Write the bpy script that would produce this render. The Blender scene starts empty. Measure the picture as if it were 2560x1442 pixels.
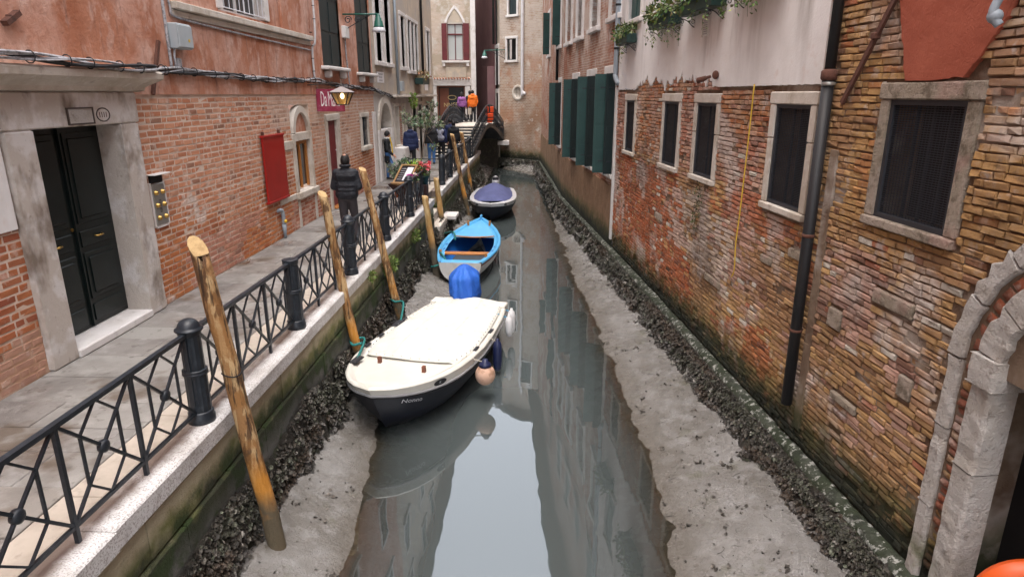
import bpy, bmesh, math, random
from mathutils import Vector, Matrix, noise
rnd = random.Random(7)
sc = bpy.context.scene
col = sc.collection
R = math.radians
# ---------------------------------------------------------------- camera
FPX = 1620.0; PIT = math.atan(486 / FPX); HC = 2.85; YAW = R(1.92)
cam = bpy.data.objects.new('camera', bpy.data.cameras.new('camera')); col.objects.link(cam)
cam.data.sensor_width = 36; cam.data.lens = 36 * FPX / 2560
cam.data.clip_start = 0.05; cam.data.clip_end = 500
cam.location = (0, 0, HC); cam.rotation_euler = (math.pi / 2 - PIT, 0, YAW)
sc.camera = cam
# ---------------------------------------------------------------- world, sun, exposure
w = bpy.data.worlds.new('World'); sc.world = w; w.use_nodes = True
nt = w.node_tree; nt.nodes.clear()
sky = nt.nodes.new('ShaderNodeTexSky'); sky.sky_type = 'NISHITA'; sky.sun_disc = False
SUN_EL, SUN_AZ = R(78), R(190)
sky.sun_elevation = SUN_EL; sky.sun_rotation = SUN_AZ; sky.dust_density = 6; sky.air_density = 1.0; sky.ozone_density = 1.0
hs = nt.nodes.new('ShaderNodeHueSaturation'); hs.inputs['Saturation'].default_value = 0.55
bg = nt.nodes.new('ShaderNodeBackground'); bg.inputs['Strength'].default_value = 0.15
ow = nt.nodes.new('ShaderNodeOutputWorld')
nt.links.new(sky.outputs[0], hs.inputs['Color']); nt.links.new(hs.outputs[0], bg.inputs['Color']); nt.links.new(bg.outputs[0], ow.inputs['Surface'])
sl = bpy.data.lights.new('sun', 'SUN'); sl.energy = 1.5; sl.angle = R(150); sl.color = (1.0, 0.985, 0.97)
so = bpy.data.objects.new('sun', sl); col.objects.link(so)
sd = Vector((math.sin(SUN_AZ) * math.cos(SUN_EL), math.cos(SUN_AZ) * math.cos(SUN_EL), math.sin(SUN_EL)))
so.rotation_euler = sd.to_track_quat('Z', 'Y').to_euler(); so.location = sd * 60
sc.view_settings.view_transform = 'Standard'; sc.view_settings.look = 'None'
sc.view_settings.exposure = 1.62; sc.view_settings.gamma = 1; sc.view_settings.use_curve_mapping = False
sc.render.engine = 'CYCLES'
sc.cycles.use_denoising = True
sc.cycles.max_bounces = 8; sc.cycles.diffuse_bounces = 3; sc.cycles.transparent_max_bounces = 12
sc.cycles.use_adaptive_sampling = True

# ---------------------------------------------------------------- pixel geometry (photo px -> world)
_c, _s = math.cos(PIT), math.sin(PIT); _ca, _sa = math.cos(YAW), math.sin(YAW)
def ray(x, y):
    u = (x - 1280) / FPX; v = (y - 721) / FPX
    a, b, e = u, _c - v * _s, -_s - v * _c
    return (a * _ca - b * _sa, a * _sa + b * _ca, e)
def GP(x, y, z=0):
    d = ray(x, y); t = (z - HC) / d[2]; return Vector((d[0] * t, d[1] * t, z))
def YPp(x, y, Y0):
    d = ray(x, y); t = Y0 / d[1]; return Vector((d[0] * t, Y0, d[2] * t + HC))
def proj(p):
    X, Y, Z = p[0], p[1], p[2] - HC
    a = X * _ca + Y * _sa; b = -X * _sa + Y * _ca
    f = b * _c - Z * _s; d = -b * _s - Z * _c
    if f < 0.05: return None
    return (1280 + FPX * a / f, 721 + FPX * d / f, f)

# ---------------------------------------------------------------- mesh builder
def ident(u, v, z): return (u, v, z)
class MB:
    def __init__(s): s.v = []; s.f = []; s.c = []; s.m = []
    def add(s, verts, faces, c=(1, 1, 1), m=0):
        o = len(s.v); s.v += [tuple(p) for p in verts]
        for f in faces: s.f.append(tuple(i + o for i in f)); s.c.append(c); s.m.append(m)
        return s
    def box(s, u0, u1, v0, v1, z0, z1, P=ident, c=(1, 1, 1), m=0, skip=''):
        q = [P(u, v, z) for z in (z0, z1) for u, v in ((u0, v0), (u1, v0), (u1, v1), (u0, v1))]
        F = {'b': (0, 3, 2, 1), 't': (4, 5, 6, 7), 'f': (0, 1, 5, 4), 'r': (1, 2, 6, 5), 'k': (2, 3, 7, 6), 'l': (3, 0, 4, 7)}
        return s.add(q, [f for k, f in F.items() if k not in skip], c, m)
    def bbox(s, u0, u1, v0, v1, z0, z1, b=.01, P=ident, c=(1, 1, 1), m=0):
        """box with chamfered edges on all sides"""
        q = []; 
        for z, i in ((z0, b), (z0 + b, 0), (z1 - b, 0), (z1, b)):
            for u, v in ((u0 + i, v0 + i), (u1 - i, v0 + i), (u1 - i, v1 - i), (u0 + i, v1 - i)): q.append(P(u, v, z))
        F = [(0, 3, 2, 1), (12, 13, 14, 15)]
        for k in range(3):
            for j in range(4): F.append((k * 4 + j, k * 4 + (j + 1) % 4, k * 4 + 4 + (j + 1) % 4, k * 4 + 4 + j))
        return s.add(q, F, c, m)
    def poly(s, pts, th, P=None, c=(1, 1, 1), m=0, nrm=None):
        """extruded polygon: pts list of 3d; nrm = vector of thickness"""
        n = len(pts); q = [Vector(p) for p in pts]; nr = Vector(nrm) * th
        V = q + [p + nr for p in q]
        F = [tuple(range(n - 1, -1, -1)), tuple(range(n, 2 * n))] + [(i, (i + 1) % n, n + (i + 1) % n, n + i) for i in range(n)]
        return s.add(V, F, c, m)
    def tube(s, pts, r, n=8, caps=True, c=(1, 1, 1), m=0, sq=1.0):
        pts = [Vector(p) for p in pts]; N = len(pts)
        rr = r if isinstance(r, (list, tuple)) else [r] * N
        T = []
        for i in range(N):
            a = pts[max(i - 1, 0)]; b = pts[min(i + 1, N - 1)]; d = b - a
            T.append(d.normalized() if d.length > 1e-9 else Vector((0, 0, 1)))
        x = Vector((1, 0, 0)) if abs(T[0].x) < .9 else Vector((0, 1, 0))
        x = (x - T[0] * x.dot(T[0])).normalized(); V = []
        for i in range(N):
            x = (x - T[i] * x.dot(T[i])); x = x.normalized() if x.length > 1e-6 else T[i].orthogonal().normalized()
            y = T[i].cross(x)
            for k in range(n):
                a = 2 * math.pi * k / n; V.append(pts[i] + (x * math.cos(a) + y * math.sin(a) * sq) * rr[i])
        F = [(i * n + k, i * n + (k + 1) % n, (i + 1) * n + (k + 1) % n, (i + 1) * n + k) for i in range(N - 1) for k in range(n)]
        if caps: F += [tuple(range(n - 1, -1, -1)), tuple((N - 1) * n + k for k in range(n))]
        return s.add(V, F, c, m)
    def bar(s, a, b, w, h, c=(1, 1, 1), m=0, up=(0, 0, 1)):
        a = Vector(a); b = Vector(b); d = (b - a).normalized(); up = Vector(up)
        if abs(d.dot(up)) > .98: up = Vector((1, 0, 0))
        x = d.cross(up).normalized() * w / 2; y = x.cross(d).normalized() * h / 2
        V = [p + i * x + j * y for p in (a, b) for i, j in ((-1, -1), (1, -1), (1, 1), (-1, 1))]
        return s.add(V, [(3, 2, 1, 0), (4, 5, 6, 7), (0, 1, 5, 4), (1, 2, 6, 5), (2, 3, 7, 6), (3, 0, 4, 7)], c, m)
    def lathe(s, prof, ctr=(0, 0, 0), n=16, c=(1, 1, 1), m=0, M=None):
        V = []; ctr = Vector(ctr)
        for r, z in prof:
            for k in range(n):
                a = 2 * math.pi * k / n; p = Vector((r * math.cos(a), r * math.sin(a), z))
                V.append(ctr + (M @ p if M else p))
        N = len(prof)
        F = [(i * n + k, i * n + (k + 1) % n, (i + 1) * n + (k + 1) % n, (i + 1) * n + k) for i in range(N - 1) for k in range(n)]
        F += [tuple(range(n - 1, -1, -1)), tuple((N - 1) * n + k for k in range(n))]
        return s.add(V, F, c, m)
    def ell(s, ctr, r, nu=12, nv=8, M=None, c=(1, 1, 1), m=0):
        rx, ry, rz = r; pr = []
        for j in range(nv + 1):
            a = -math.pi / 2 + math.pi * j / nv; pr.append((max(math.cos(a), 1e-3), math.sin(a)))
        V = []; ctr = Vector(ctr)
        for cr, sz in pr:
            for k in range(nu):
                a = 2 * math.pi * k / nu; p = Vector((rx * cr * math.cos(a), ry * cr * math.sin(a), rz * sz)); V.append(ctr + (M @ p if M else p))
        F = [(i * nu + k, i * nu + (k + 1) % nu, (i + 1) * nu + (k + 1) % nu, (i + 1) * nu + k) for i in range(nv) for k in range(nu)]
        F += [tuple(range(nu - 1, -1, -1)), tuple(nv * nu + k for k in range(nu))]
        return s.add(V, F, c, m)
    def grid(s, fn, nu, nv, c=(1, 1, 1), m=0, cf=None, closed=False):
        """fn(i/nu, j/nv) -> point"""
        o = len(s.v)
        for j in range(nv + 1):
            for i in range(nu + 1): s.v.append(tuple(fn(i / nu, j / nv)))
        for j in range(nv):
            for i in range(nu):
                a = o + j * (nu + 1) + i
                s.f.append((a, a + 1, a + nu + 2, a + nu + 1)); s.c.append(cf((i + .5) / nu, (j + .5) / nv) if cf else c); s.m.append(m)
        return s
    def build(s, name, mat, parent=None, smooth=False, local=False, vattr=None):
        me = bpy.data.meshes.new(name)
        off = Vector((0, 0, 0))
        if parent is not None and not local:
            p = parent
            while p is not None: off += p.location; p = p.parent
        V = [(p[0] - off.x, p[1] - off.y, p[2] - off.z) for p in s.v] if parent is not None and not local else s.v
        me.from_pydata(V, [], s.f); 
        mats = mat if isinstance(mat, (list, tuple)) else [mat]
        for k in mats: me.materials.append(MATS[k])
        if len(mats) > 1: me.polygons.foreach_set('material_index', s.m)
        if any(c != (1, 1, 1) for c in s.c):
            ca = me.color_attributes.new('col', 'FLOAT_COLOR', 'CORNER'); buf = []
            for f, c in zip(s.f, s.c): buf += [c[0], c[1], c[2], 1.0] * len(f)
            ca.data.foreach_set('color', buf)
        if vattr:
            for k, vals in vattr.items():
                at = me.attributes.new(k, 'FLOAT', 'POINT'); at.data.foreach_set('value', vals)
        if smooth: me.polygons.foreach_set('use_smooth', [True] * len(s.f))
        me.update()
        o = bpy.data.objects.new(name, me); col.objects.link(o)
        if parent is not None: o.parent = parent
        return o
def tag(o, label=None, cat=None, group=None, kind=None):
    if label: o['label'] = label
    if cat: o['category'] = cat
    if group: o['group'] = group
    if kind: o['kind'] = kind
    return o
def thing(name, loc, label, cat, group=None, rz=0):
    o = bpy.data.objects.new(name, None); col.objects.link(o); o.location = loc; o.rotation_euler = (0, 0, rz); o.empty_display_size = .1
    return tag(o, label, cat, group)
def copy_tree(o, parent=None):
    c = o.copy(); col.objects.link(c); c.parent = parent
    for ch in o.children: copy_tree(ch, c)
    return c
def text_mb(body, size, P, depth=.004, shear=0, spacing=1.0, c=(1, 1, 1), align='LEFT', sx=1.0):
    cu = bpy.data.curves.new('txt', 'FONT'); cu.body = body; cu.size = size; cu.shear = shear; cu.space_character = spacing; cu.align_x = align; cu.resolution_u = 2
    o = bpy.data.objects.new('txt', cu); col.objects.link(o)
    dg = bpy.context.evaluated_depsgraph_get(); me = bpy.data.meshes.new_from_object(o.evaluated_get(dg))
    mb = MB(); mb.add([P(v.co.x * sx, v.co.y) for v in me.vertices], [tuple(p.vertices) for p in me.polygons], c)
    bpy.data.objects.remove(o); bpy.data.curves.remove(cu); bpy.data.meshes.remove(me)
    return mb
def smoothstep(a, b, x):
    t = min(max((x - a) / (b - a), 0), 1) if a != b else float(x > a); return t * t * (3 - 2 * t)
def interp(tab, x):
    if x <= tab[0][0]: return tab[0][1]
    for (a, va), (b, vb) in zip(tab, tab[1:]):
        if x <= b: return va + (vb - va) * (x - a) / (b - a)
    return tab[-1][1]
def nz(x, y, z=0, s=1.0): return noise.noise(Vector((x * s, y * s, z * s)))
def mixc(a, b, t): return tuple(x + (y - x) * t for x, y in zip(a, b))

# ---------------------------------------------------------------- materials
MATS = {}
def mk(name, base, rough=.8, layers=(), bump=(), attr=False, metal=0, spec=.4, emit=None, bdist=.01, rvar=None, alpha=None, ior=None, trans=0, coat=0, tint=None):
    m = bpy.data.materials.new(name); m.use_nodes = True; N = m.node_tree.nodes; L = m.node_tree.links
    b = N['Principled BSDF']; b.inputs['Roughness'].default_value = rough; b.inputs['Metallic'].default_value = metal
    b.inputs['Specular IOR Level'].default_value = spec
    if ior: b.inputs['IOR'].default_value = ior
    if trans: b.inputs['Transmission Weight'].default_value = trans
    if coat: b.inputs['Coat Weight'].default_value = coat
    geo = N.new('ShaderNodeNewGeometry'); pos = geo.outputs['Position']
    def nse(scale, stretch=None, det=4, rgh=.6, off=0):
        v = pos
        if stretch or off:
            mp = N.new('ShaderNodeVectorMath'); mp.operation = 'MULTIPLY_ADD'; mp.inputs[1].default_value = stretch or (1, 1, 1); mp.inputs[2].default_value = (off, off * .7, off * 1.3); L.new(v, mp.inputs[0]); v = mp.outputs[0]
        t = N.new('ShaderNodeTexNoise'); t.inputs['Scale'].default_value = scale; t.inputs['Detail'].default_value = det; t.inputs['Roughness'].default_value = rgh
        L.new(v, t.inputs['Vector']); return t.outputs['Fac']
    def mapr(x, lo, hi, a=0., c=1.):
        r = N.new('ShaderNodeMapRange'); r.inputs['From Min'].default_value = lo; r.inputs['From Max'].default_value = hi; r.inputs['To Min'].default_value = a; r.inputs['To Max'].default_value = c; r.clamp = True
        L.new(x, r.inputs['Value']); return r.outputs[0]
    def mth(op, a, c):
        n = N.new('ShaderNodeMath'); n.operation = op
        for i, q in enumerate((a, c)):
            if isinstance(q, (int, float)): n.inputs[i].default_value = q
            else: L.new(q, n.inputs[i])
        return n.outputs[0]
    def rgb(c):
        n = N.new('ShaderNodeRGB'); n.outputs[0].default_value = (*c, 1); return n.outputs[0]
    if attr:
        a = N.new('ShaderNodeAttribute'); a.attribute_name = 'col'; cur = a.outputs['Color']
    else: cur = rgb(base)
    sep = None
    for i, l in enumerate(layers):
        f = mapr(nse(l.get('s', 3), l.get('st'), l.get('d', 4), l.get('r', .6), l.get('o', i * 3.1)), l.get('lo', .45), l.get('hi', .6))
        for ax in 'xyz':
            if ax in l:
                if sep is None: sep = N.new('ShaderNodeSeparateXYZ'); L.new(pos, sep.inputs[0])
                wob = mth('MULTIPLY', mth('SUBTRACT', nse(l.get('ws', 3), None, 3, .6, 11 + i), .5), l.get('wa', .3))
                f = mth('MULTIPLY', f, mapr(mth('ADD', sep.outputs[ax.upper()], wob), *l[ax]))
        if l.get('amt', 1) != 1: f = mth('MULTIPLY', f, l['amt'])
        mx = N.new('ShaderNodeMix'); mx.data_type = 'RGBA'; mx.blend_type = l.get('bt', 'MIX')
        L.new(f, mx.inputs['Factor']); L.new(cur, mx.inputs['A']); L.new(rgb(l['c']), mx.inputs['B']); cur = mx.outputs['Result']
        if 'rough' in l:
            pass
    L.new(cur, b.inputs['Base Color'])
    if rvar:  # (scale, lo, hi, r0, r1, stretch)
        L.new(mapr(nse(rvar[0], rvar[5] if len(rvar) > 5 else None, 3, .6, 5), rvar[1], rvar[2], rvar[3], rvar[4]), b.inputs['Roughness'])
    if bump:
        h = None
        for bb in bump:
            x = mth('MULTIPLY', nse(bb[0], bb[2] if len(bb) > 2 else None, 5, .65, 2), bb[1]); h = x if h is None else mth('ADD', h, x)
        bn = N.new('ShaderNodeBump'); bn.inputs['Distance'].default_value = bdist; bn.inputs['Strength'].default_value = 1
        L.new(h, bn.inputs['Height']); L.new(bn.outputs[0], b.inputs['Normal'])
    if emit: b.inputs['Emission Color'].default_value = (*emit[0], 1); b.inputs['Emission Strength'].default_value = emit[1]
    if alpha is not None: b.inputs['Alpha'].default_value = alpha
    MATS[name] = m; return m
def LY(c, s, lo, hi, **k): return dict(c=c, s=s, lo=lo, hi=hi, **k)
ALG = [LY((.060, .068, .014), 5, .28, .5, z=(-.40, -.78, 0, 1), wa=.55, amt=.85), LY((.008, .012, .006), 4, .15, .42, z=(-.62, -.98, 0, 1), wa=.4, amt=.97)]
mk('mortar_left', (.60, .47, .385), .95, [LY((.42, .22, .12), 1.2, .45, .6, z=(1.2, .6, 0, 1), amt=.8), LY((.3, .2, .15), 3, .5, .7, amt=.5)], [(60, 1)], bdist=.006)
mk('brick_left', (1, 1, 1), .88, [LY((.60, .48, .41), 5, .56, .66, amt=.5), LY((.66, .58, .53), .9, .62, .67, amt=.8, r=.75), LY((.20, .07, .03), 1.6, .56, .68, amt=.4), LY((.16, .08, .05), 9, .62, .8, amt=.5), LY((.55, .42, .38), 1.3, .60, .72, z=(1.0, .5, 0, 1), amt=.3)], [(70, .6), (220, .5)], attr=True, bdist=.008)
mk('mortar_right', (.23, .165, .115), .95, [LY((.11, .06, .035), 2, .4, .6, amt=.7), LY((.44, .38, .33), 1.1, .54, .64, amt=.8)] + ALG, [(35, 1), (120, .6)], bdist=.02)
mk('brick_right', (1, 1, 1), .85, [LY((.07, .035, .02), 9, .56, .70, amt=.6), LY((.42, .31, .23), 12, .54, .68, amt=.4), LY((.54, .46, .41), 1.1, .53, .63, amt=.75), LY((.055, .03, .02), .8, .55, .68, amt=.45), LY((.52, .46, .43), 4, .62, .70, amt=.6)] + ALG, [(55, .8), (160, .7)], attr=True, bdist=.016)
mk('plaster_salmon', (.42, .175, .10), .9, [LY((.54, .315, .24), .9, .40, .56, amt=.95), LY((.33, .11, .05), 1.3, .52, .64, amt=.8), LY((.60, .42, .35), 3.4, .52, .66, amt=.6, st=(1, 1, .6), r=.7), LY((.30, .12, .07), 7, .52, .66, amt=.45, r=.7), LY((.18, .09, .065), 3.2, .58, .70, st=(3.0, 3.0, .30), amt=.6), LY((.22, .12, .09), 14, .66, .74, amt=.35)], [(3, 1), (18, .5), (90, .18)], bdist=.022)
mk('plaster_white', (.76, .745, .735), .9, [LY((.67, .65, .635), 1.2, .45, .65, amt=.8), LY((.20, .165, .14), 1.5, .50, .72, st=(1.6, 1.6, .22), z=(3.1, 4.0, .2, 1), amt=.75), LY((.55, .40, .34), 3, .62, .75, amt=.4)], [(4, .6), (40, .3)], bdist=.015)
mk('plaster_red', (.31, .075, .040), .85, [LY((.38, .105, .06), 1.4, .45, .65, amt=.8), LY((.22, .05, .03), 3, .6, .75, amt=.6)], [(3, 1), (60, .2)], bdist=.02)
mk('plaster_cream', (.46, .39, .31), .9, [LY((.40, .36, .32), 1.3, .45, .6, amt=.9), LY((.62, .52, .38), 2, .55, .7, amt=.7), LY((.2, .17, .15), 2.5, .58, .76, st=(3, 3, .3), amt=.6)], [(6, .7), (50, .3)], bdist=.015)
mk('plaster_grey', (.50, .47, .44), .9, [LY((.38, .34, .31), 1.5, .42, .62, amt=.9), LY((.20, .18, .17), 2.5, .57, .76, st=(3, 3, .3), amt=.7)], [(6, .7), (50, .3)], bdist=.015)
mk('plaster_purple', (.34, .19, .20), .9, [LY((.40, .24, .23), 1.0, .45, .6, amt=.7), LY((.2, .12, .13), 2.5, .55, .75, st=(3, 3, .3), amt=.7)], [(6, .7)], bdist=.015)
mk('plaster_brown', (.27, .16, .092), .95, [LY((.20, .115, .062), 1.6, .42, .6, amt=.9), LY((.34, .225, .145), 5, .55, .7, amt=.6), LY((.2, .115, .07), 9, .58, .7, amt=.6)] + ALG, [(7, 1), (40, .6)], bdist=.03)
mk('stone', (.56, .51, .45), .8, [LY((.44, .38, .31), 2.2, .45, .62, amt=.9), LY((.24, .19, .15), 5, .60, .76, amt=.7), LY((.66, .63, .6), 8, .58, .7, amt=.6), LY((.12, .10, .09), 30, .66, .74, amt=.5)], [(12, 1), (70, .5)], bdist=.012)
mk('stone_door', (.47, .42, .375), .8, [LY((.60, .57, .55), 3.2, .48, .60, amt=.9), LY((.13, .09, .06), 2.4, .50, .64, amt=.8, st=(1, 1, .5)), LY((.13, .10, .08), 16, .64, .76, amt=.5)], [(10, 1), (70, .5)], bdist=.012)
mk('stone_rough', (.52, .485, .455), .88, [LY((.44, .39, .34), 4, .45, .65, amt=.8), LY((.2, .16, .13), 14, .6, .7, amt=.6), LY((.10, .12, .03), 3, .4, .6, z=(-.65, -1.0, 0, 1), amt=.9)], [(16, 1.2), (60, .7)], bdist=.04)
mk('stone_old', (.33, .27, .205), .9, [LY((.42, .34, .28), 3, .45, .6, amt=.8), LY((.14, .105, .07), 7, .50, .64, amt=.8), LY((.46, .29, .24), 2, .55, .66, amt=.6)], [(14, 1.3), (60, .8)], bdist=.04)
mk('stone_white', (.66, .63, .61), .75, [LY((.48, .44, .40), 2, .5, .68, amt=.6), LY((.3, .26, .23), 6, .6, .76, amt=.5)], [(20, .7)], bdist=.008)
mk('coping', (.64, .63, .625), .7, [LY((.40, .375, .355), 2, .45, .62, amt=.7), LY((.16, .11, .085), 1.5, .25, .5, x=(-2.93, -3.03, 0, 1), wa=.12, ws=9, amt=.9), LY((.20, .165, .14), 70, .53, .58, amt=.6, d=2), LY((.2, .16, .14), 4, .60, .75, amt=.6)], [(25, .7), (120, .4)], bdist=.008)
mk('pale_slab', (.47, .41, .345), .6, [LY((.38, .325, .27), 3, .45, .62, amt=.8), LY((.22, .18, .15), 8, .58, .74, amt=.6)], [(22, .6)], bdist=.006, rvar=(2, .4, .6, .75, .4))
mk('paving', (1, 1, 1), .5, [LY((.13, .115, .105), 1.1, .46, .62, amt=.7), LY((.36, .34, .32), 4, .54, .70, amt=.5), LY((.095, .065, .042), .9, .55, .62, amt=.75, o=4), LY((.07, .06, .05), 9, .60, .70, amt=.5)], [(14, .8), (70, .4)], attr=True, bdist=.008, rvar=(.9, .55, .66, .62, .12))
mk('joint', (.20, .17, .15), .95, [], [(40, 1)])
mk('quay_stone', (.42, .365, .25), .9, [LY((.36, .31, .21), 2.5, .45, .62, amt=.8), LY((.13, .14, .035), 3, .25, .5, z=(-.30, -.42, 0, 1), wa=.35, amt=.9), LY((.022, .028, .014), 2.5, .15, .42, z=(-.36, -.56, 0, 1), wa=.45, amt=.95), LY((.15, .15, .14), 2, .25, .5, z=(-.62, -.85, 0, 1), wa=.35, amt=.85), LY((.025, .045, .010), 3, .5, .58, z=(-.30, -.5, 0, 1), amt=.85)], [(9, 1), (50, .6)], bdist=.025)
mk('ledge', (.045, .05, .036), .75, [LY((.018, .025, .010), 3, .38, .54, amt=.95), LY((.36, .36, .33), 11, .54, .60, amt=.85, r=.7), LY((.012, .015, .008), 5, .52, .64, amt=.85)], [(20, 1)], bdist=.02)
mk('wet_rock', (.035, .03, .024), .5, [LY((.09, .08, .06), 9, .5, .68, amt=.8), LY((.05, .06, .025), 4, .52, .66, amt=.6)], [(22, 1.5), (70, .8)], bdist=.05)
mk('oyster', (1, 1, 1), .42, [LY((.014, .012, .010), 34, .40, .60, amt=.8)], [(90, 1)], attr=True, bdist=.012, spec=.5)
mk('mud', (.235, .224, .212), .35, [LY((.15, .138, .122), .8, .42, .6, amt=.85), LY((.30, .292, .285), 5, .50, .66, amt=.65), LY((.10, .085, .065), 6, .60, .72, amt=.6), LY((.07, .06, .045), 26, .64, .70, amt=.6), LY((.10, .10, .05), 2.2, .60, .72, amt=.45), LY((.125, .11, .09), 2, .15, .4, z=(-1.55, -1.645, 0, 1), wa=.05, ws=6, amt=.8)], [(7, 1.0), (30, .6), (110, .5)], bdist=.03, rvar=(5, .38, .60, .42, .08), spec=.7)
mk('iron', (.012, .017, .024), .42, [LY((.035, .045, .058), 14, .5, .7, amt=.6), LY((.07, .04, .025), 30, .68, .76, amt=.4)], [(90, .4)], bdist=.004, spec=.5)
mk('pole_wood', (.31, .165, .065), .75, [LY((.50, .345, .175), 15, .50, .54, st=(1, 1, .22), amt=.95, d=5), LY((.085, .038, .015), 11, .52, .57, st=(1, 1, .25), amt=.9, d=5), LY((.30, .14, .04), 4, .5, .6, amt=.6), LY((.03, .016, .008), 26, .56, .60, st=(1, 1, .06), amt=.8), LY((.60, .25, .03), 1.5, .35, .5, z=(-.4, -.62, 0, 1), wa=.2, amt=.8), LY((.085, .075, .05), 3, .2, .4, z=(-.78, -.98, 0, 1), wa=.35, amt=.95)], [(20, 1, (1, 1, .15)), (60, .7)], bdist=.018)
mk('pole_pale', (.42, .27, .105), .75, [LY((.64, .48, .25), 12, .48, .56, st=(1, 1, .2), amt=.8), LY((.26, .13, .045), 14, .56, .64, st=(1, 1, .22), amt=.8), LY((.45, .22, .06), 1.5, .35, .5, z=(.0, -.35, 0, 1), amt=.6), LY((.07, .065, .05), 3, .2, .4, z=(-.62, -.85, 0, 1), wa=.25, amt=.95)], [(20, 1, (1, 1, .15)), (60, .6)], bdist=.014)
mk('cut_wood', (.48, .33, .16), .8, [LY((.33, .21, .09), 14, .45, .6, amt=.7)], [(30, .6)])
mk('door_paint', (.006, .011, .011), .38, [LY((.014, .02, .02), 5, .5, .7, amt=.5)], [(60, .3)], bdist=.003)
mk('dark_red', (.16, .013, .016), .5, [LY((.11, .010, .014), 2, .45, .6, amt=.6)], [(40, .3)], bdist=.004)
mk('red_board', (.31, .010, .007), .42, [LY((.22, .008, .006), 1.2, .45, .65, amt=.7), LY((.30, .03, .03), 6, .58, .7, st=(6, 6, .4), amt=.4)], [(30, .3)], bdist=.003)
mk('shutter', (.022, .064, .060), .5, [LY((.014, .045, .044), 2, .45, .62, amt=.7), LY((.035, .075, .068), 5, .58, .72, st=(2, 2, .3), amt=.6)], [(40, .4)], bdist=.004)
mk('shutter_dark', (.010, .022, .024), .5, [LY((.02, .035, .036), 4, .5, .7, st=(2, 2, .3), amt=.6)], [(40, .4)], bdist=.004)
mk('maroon', (.125, .020, .024), .6, [LY((.085, .016, .02), 3, .45, .6, amt=.6)], [(40, .4)], bdist=.004)
mk('black', (.006, .006, .007), .9)
mk('dark_interior', (.012, .011, .012), .8)
mk('screen_metal', (.040, .042, .050), .5, metal=.3)
mk('glass', (.02, .025, .03), .06, spec=.8)
mk('curtain', (.42, .44, .43), .9, [], [(60, .6, (1, 1, .05))], bdist=.01)
mk('brass', (.62, .40, .12), .3, metal=1)
mk('steel', (.36, .36, .34), .38, metal=.6)
mk('grey_plastic', (.36, .40, .42), .55, [LY((.28, .32, .35), 4, .5, .7, amt=.5)])
mk('yellow', (.65, .42, .02), .5)
mk('yellow_tube', (.58, .38, .045), .5)
mk('white_paint', (.68, .67, .65), .5, [LY((.5, .48, .45), 5, .52, .7, amt=.5)])
mk('white_pipe', (.62, .61, .62), .5, [LY((.45, .44, .44), 4, .5, .7, amt=.6)])
mk('grey_pipe', (.27, .31, .35), .5, [LY((.2, .23, .26), 6, .5, .7, amt=.5)])
mk('drain_black', (.010, .010, .012), .6, [LY((.03, .022, .018), 5, .55, .7, st=(2, 2, .3), amt=.6)], spec=.5)
mk('cable_grey', (.38, .38, .40), .6, [LY((.12, .12, .125), 20, .5, .6, amt=.7)])
mk('cable_black', (.012, .012, .014), .6)
mk('rust', (.11, .045, .03), .85, [LY((.05, .025, .02), 12, .5, .7, amt=.7)], [(60, 1)])
mk('lamp_green', (.010, .095, .070), .4, spec=.5)
mk('lamp_white', (.62, .63, .66), .3)
mk('lantern_glass', (.20, .15, .06), .2, alpha=.7)
mk('bulb', (1, .8, .4), .4, emit=((1, .70, .34), 3.5))
mk('lantern_brown', (.055, .042, .036), .5)
mk('lantern_top', (.32, .28, .27), .6)
mk('sign_red', (.26, .022, .06), .55, [LY((.36, .08, .14), 6, .48, .64, amt=.7), LY((.20, .01, .03), 3, .55, .7, amt=.7), LY((.7, .55, .58), 60, .66, .7, amt=.7)])
mk('sign_white', (.72, .70, .70), .6)
mk('gold', (.55, .42, .20), .5)
mk('boat_white', (.66, .64, .58), .38, [LY((.54, .52, .45), 1.6, .45, .65, amt=.6), LY((.55, .5, .4), 9, .66, .76, amt=.4)], spec=.5)
mk('canvas', (.66, .65, .59), .72, [LY((.58, .57, .51), 1.4, .45, .65, amt=.7), LY((.36, .33, .27), 6, .58, .72, amt=.4)], [(2.2, 1), (9, .35), (200, .1)], bdist=.03)
mk('hull_navy', (.004, .006, .014), .5, [LY((.012, .014, .024), 3, .5, .7, amt=.5), LY((.10, .09, .07), 5, .45, .6, z=(-1.5, -1.66, 0, 1), wa=.08, amt=.6)], spec=.5)
mk('rubber', (.018, .018, .022), .6)
mk('rub_grey', (.30, .30, .31), .5)
mk('boat_blue', (.085, .37, .67), .42, [LY((.12, .43, .72), 1.6, .45, .65, amt=.6), LY((.35, .6, .8), 9, .66, .74, amt=.5)], spec=.5)
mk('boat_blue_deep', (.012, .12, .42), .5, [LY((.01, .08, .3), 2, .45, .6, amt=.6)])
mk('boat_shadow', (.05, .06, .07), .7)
mk('boat_wood', (.40, .155, .035), .5, [LY((.42, .15, .03), 6, .5, .65, amt=.6)], [(40, .5)], bdist=.004)
mk('boat_brown', (.17, .06, .035), .6)
mk('slat', (.36, .34, .31), .7, [LY((.25, .2, .16), 8, .5, .65, amt=.7)])
mk('hull_white', (.58, .58, .56), .5, [LY((.36, .34, .3), 3, .5, .7, amt=.6), LY((.16, .14, .11), 3, .3, .5, z=(-1.45, -1.62, 0, 1), amt=.8)])
mk('tarp_blue', (.022, .115, .52), .55, [LY((.035, .17, .62), 3, .45, .62, amt=.7)], [(7, 1), (20, .6)], bdist=.03, spec=.35)
mk('tarp_violet', (.075, .085, .20), .8, [LY((.10, .115, .25), 2, .45, .6, amt=.6)], [(5, 1)], bdist=.03)
mk('engine_white', (.62, .62, .64), .3, coat=.3)
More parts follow.
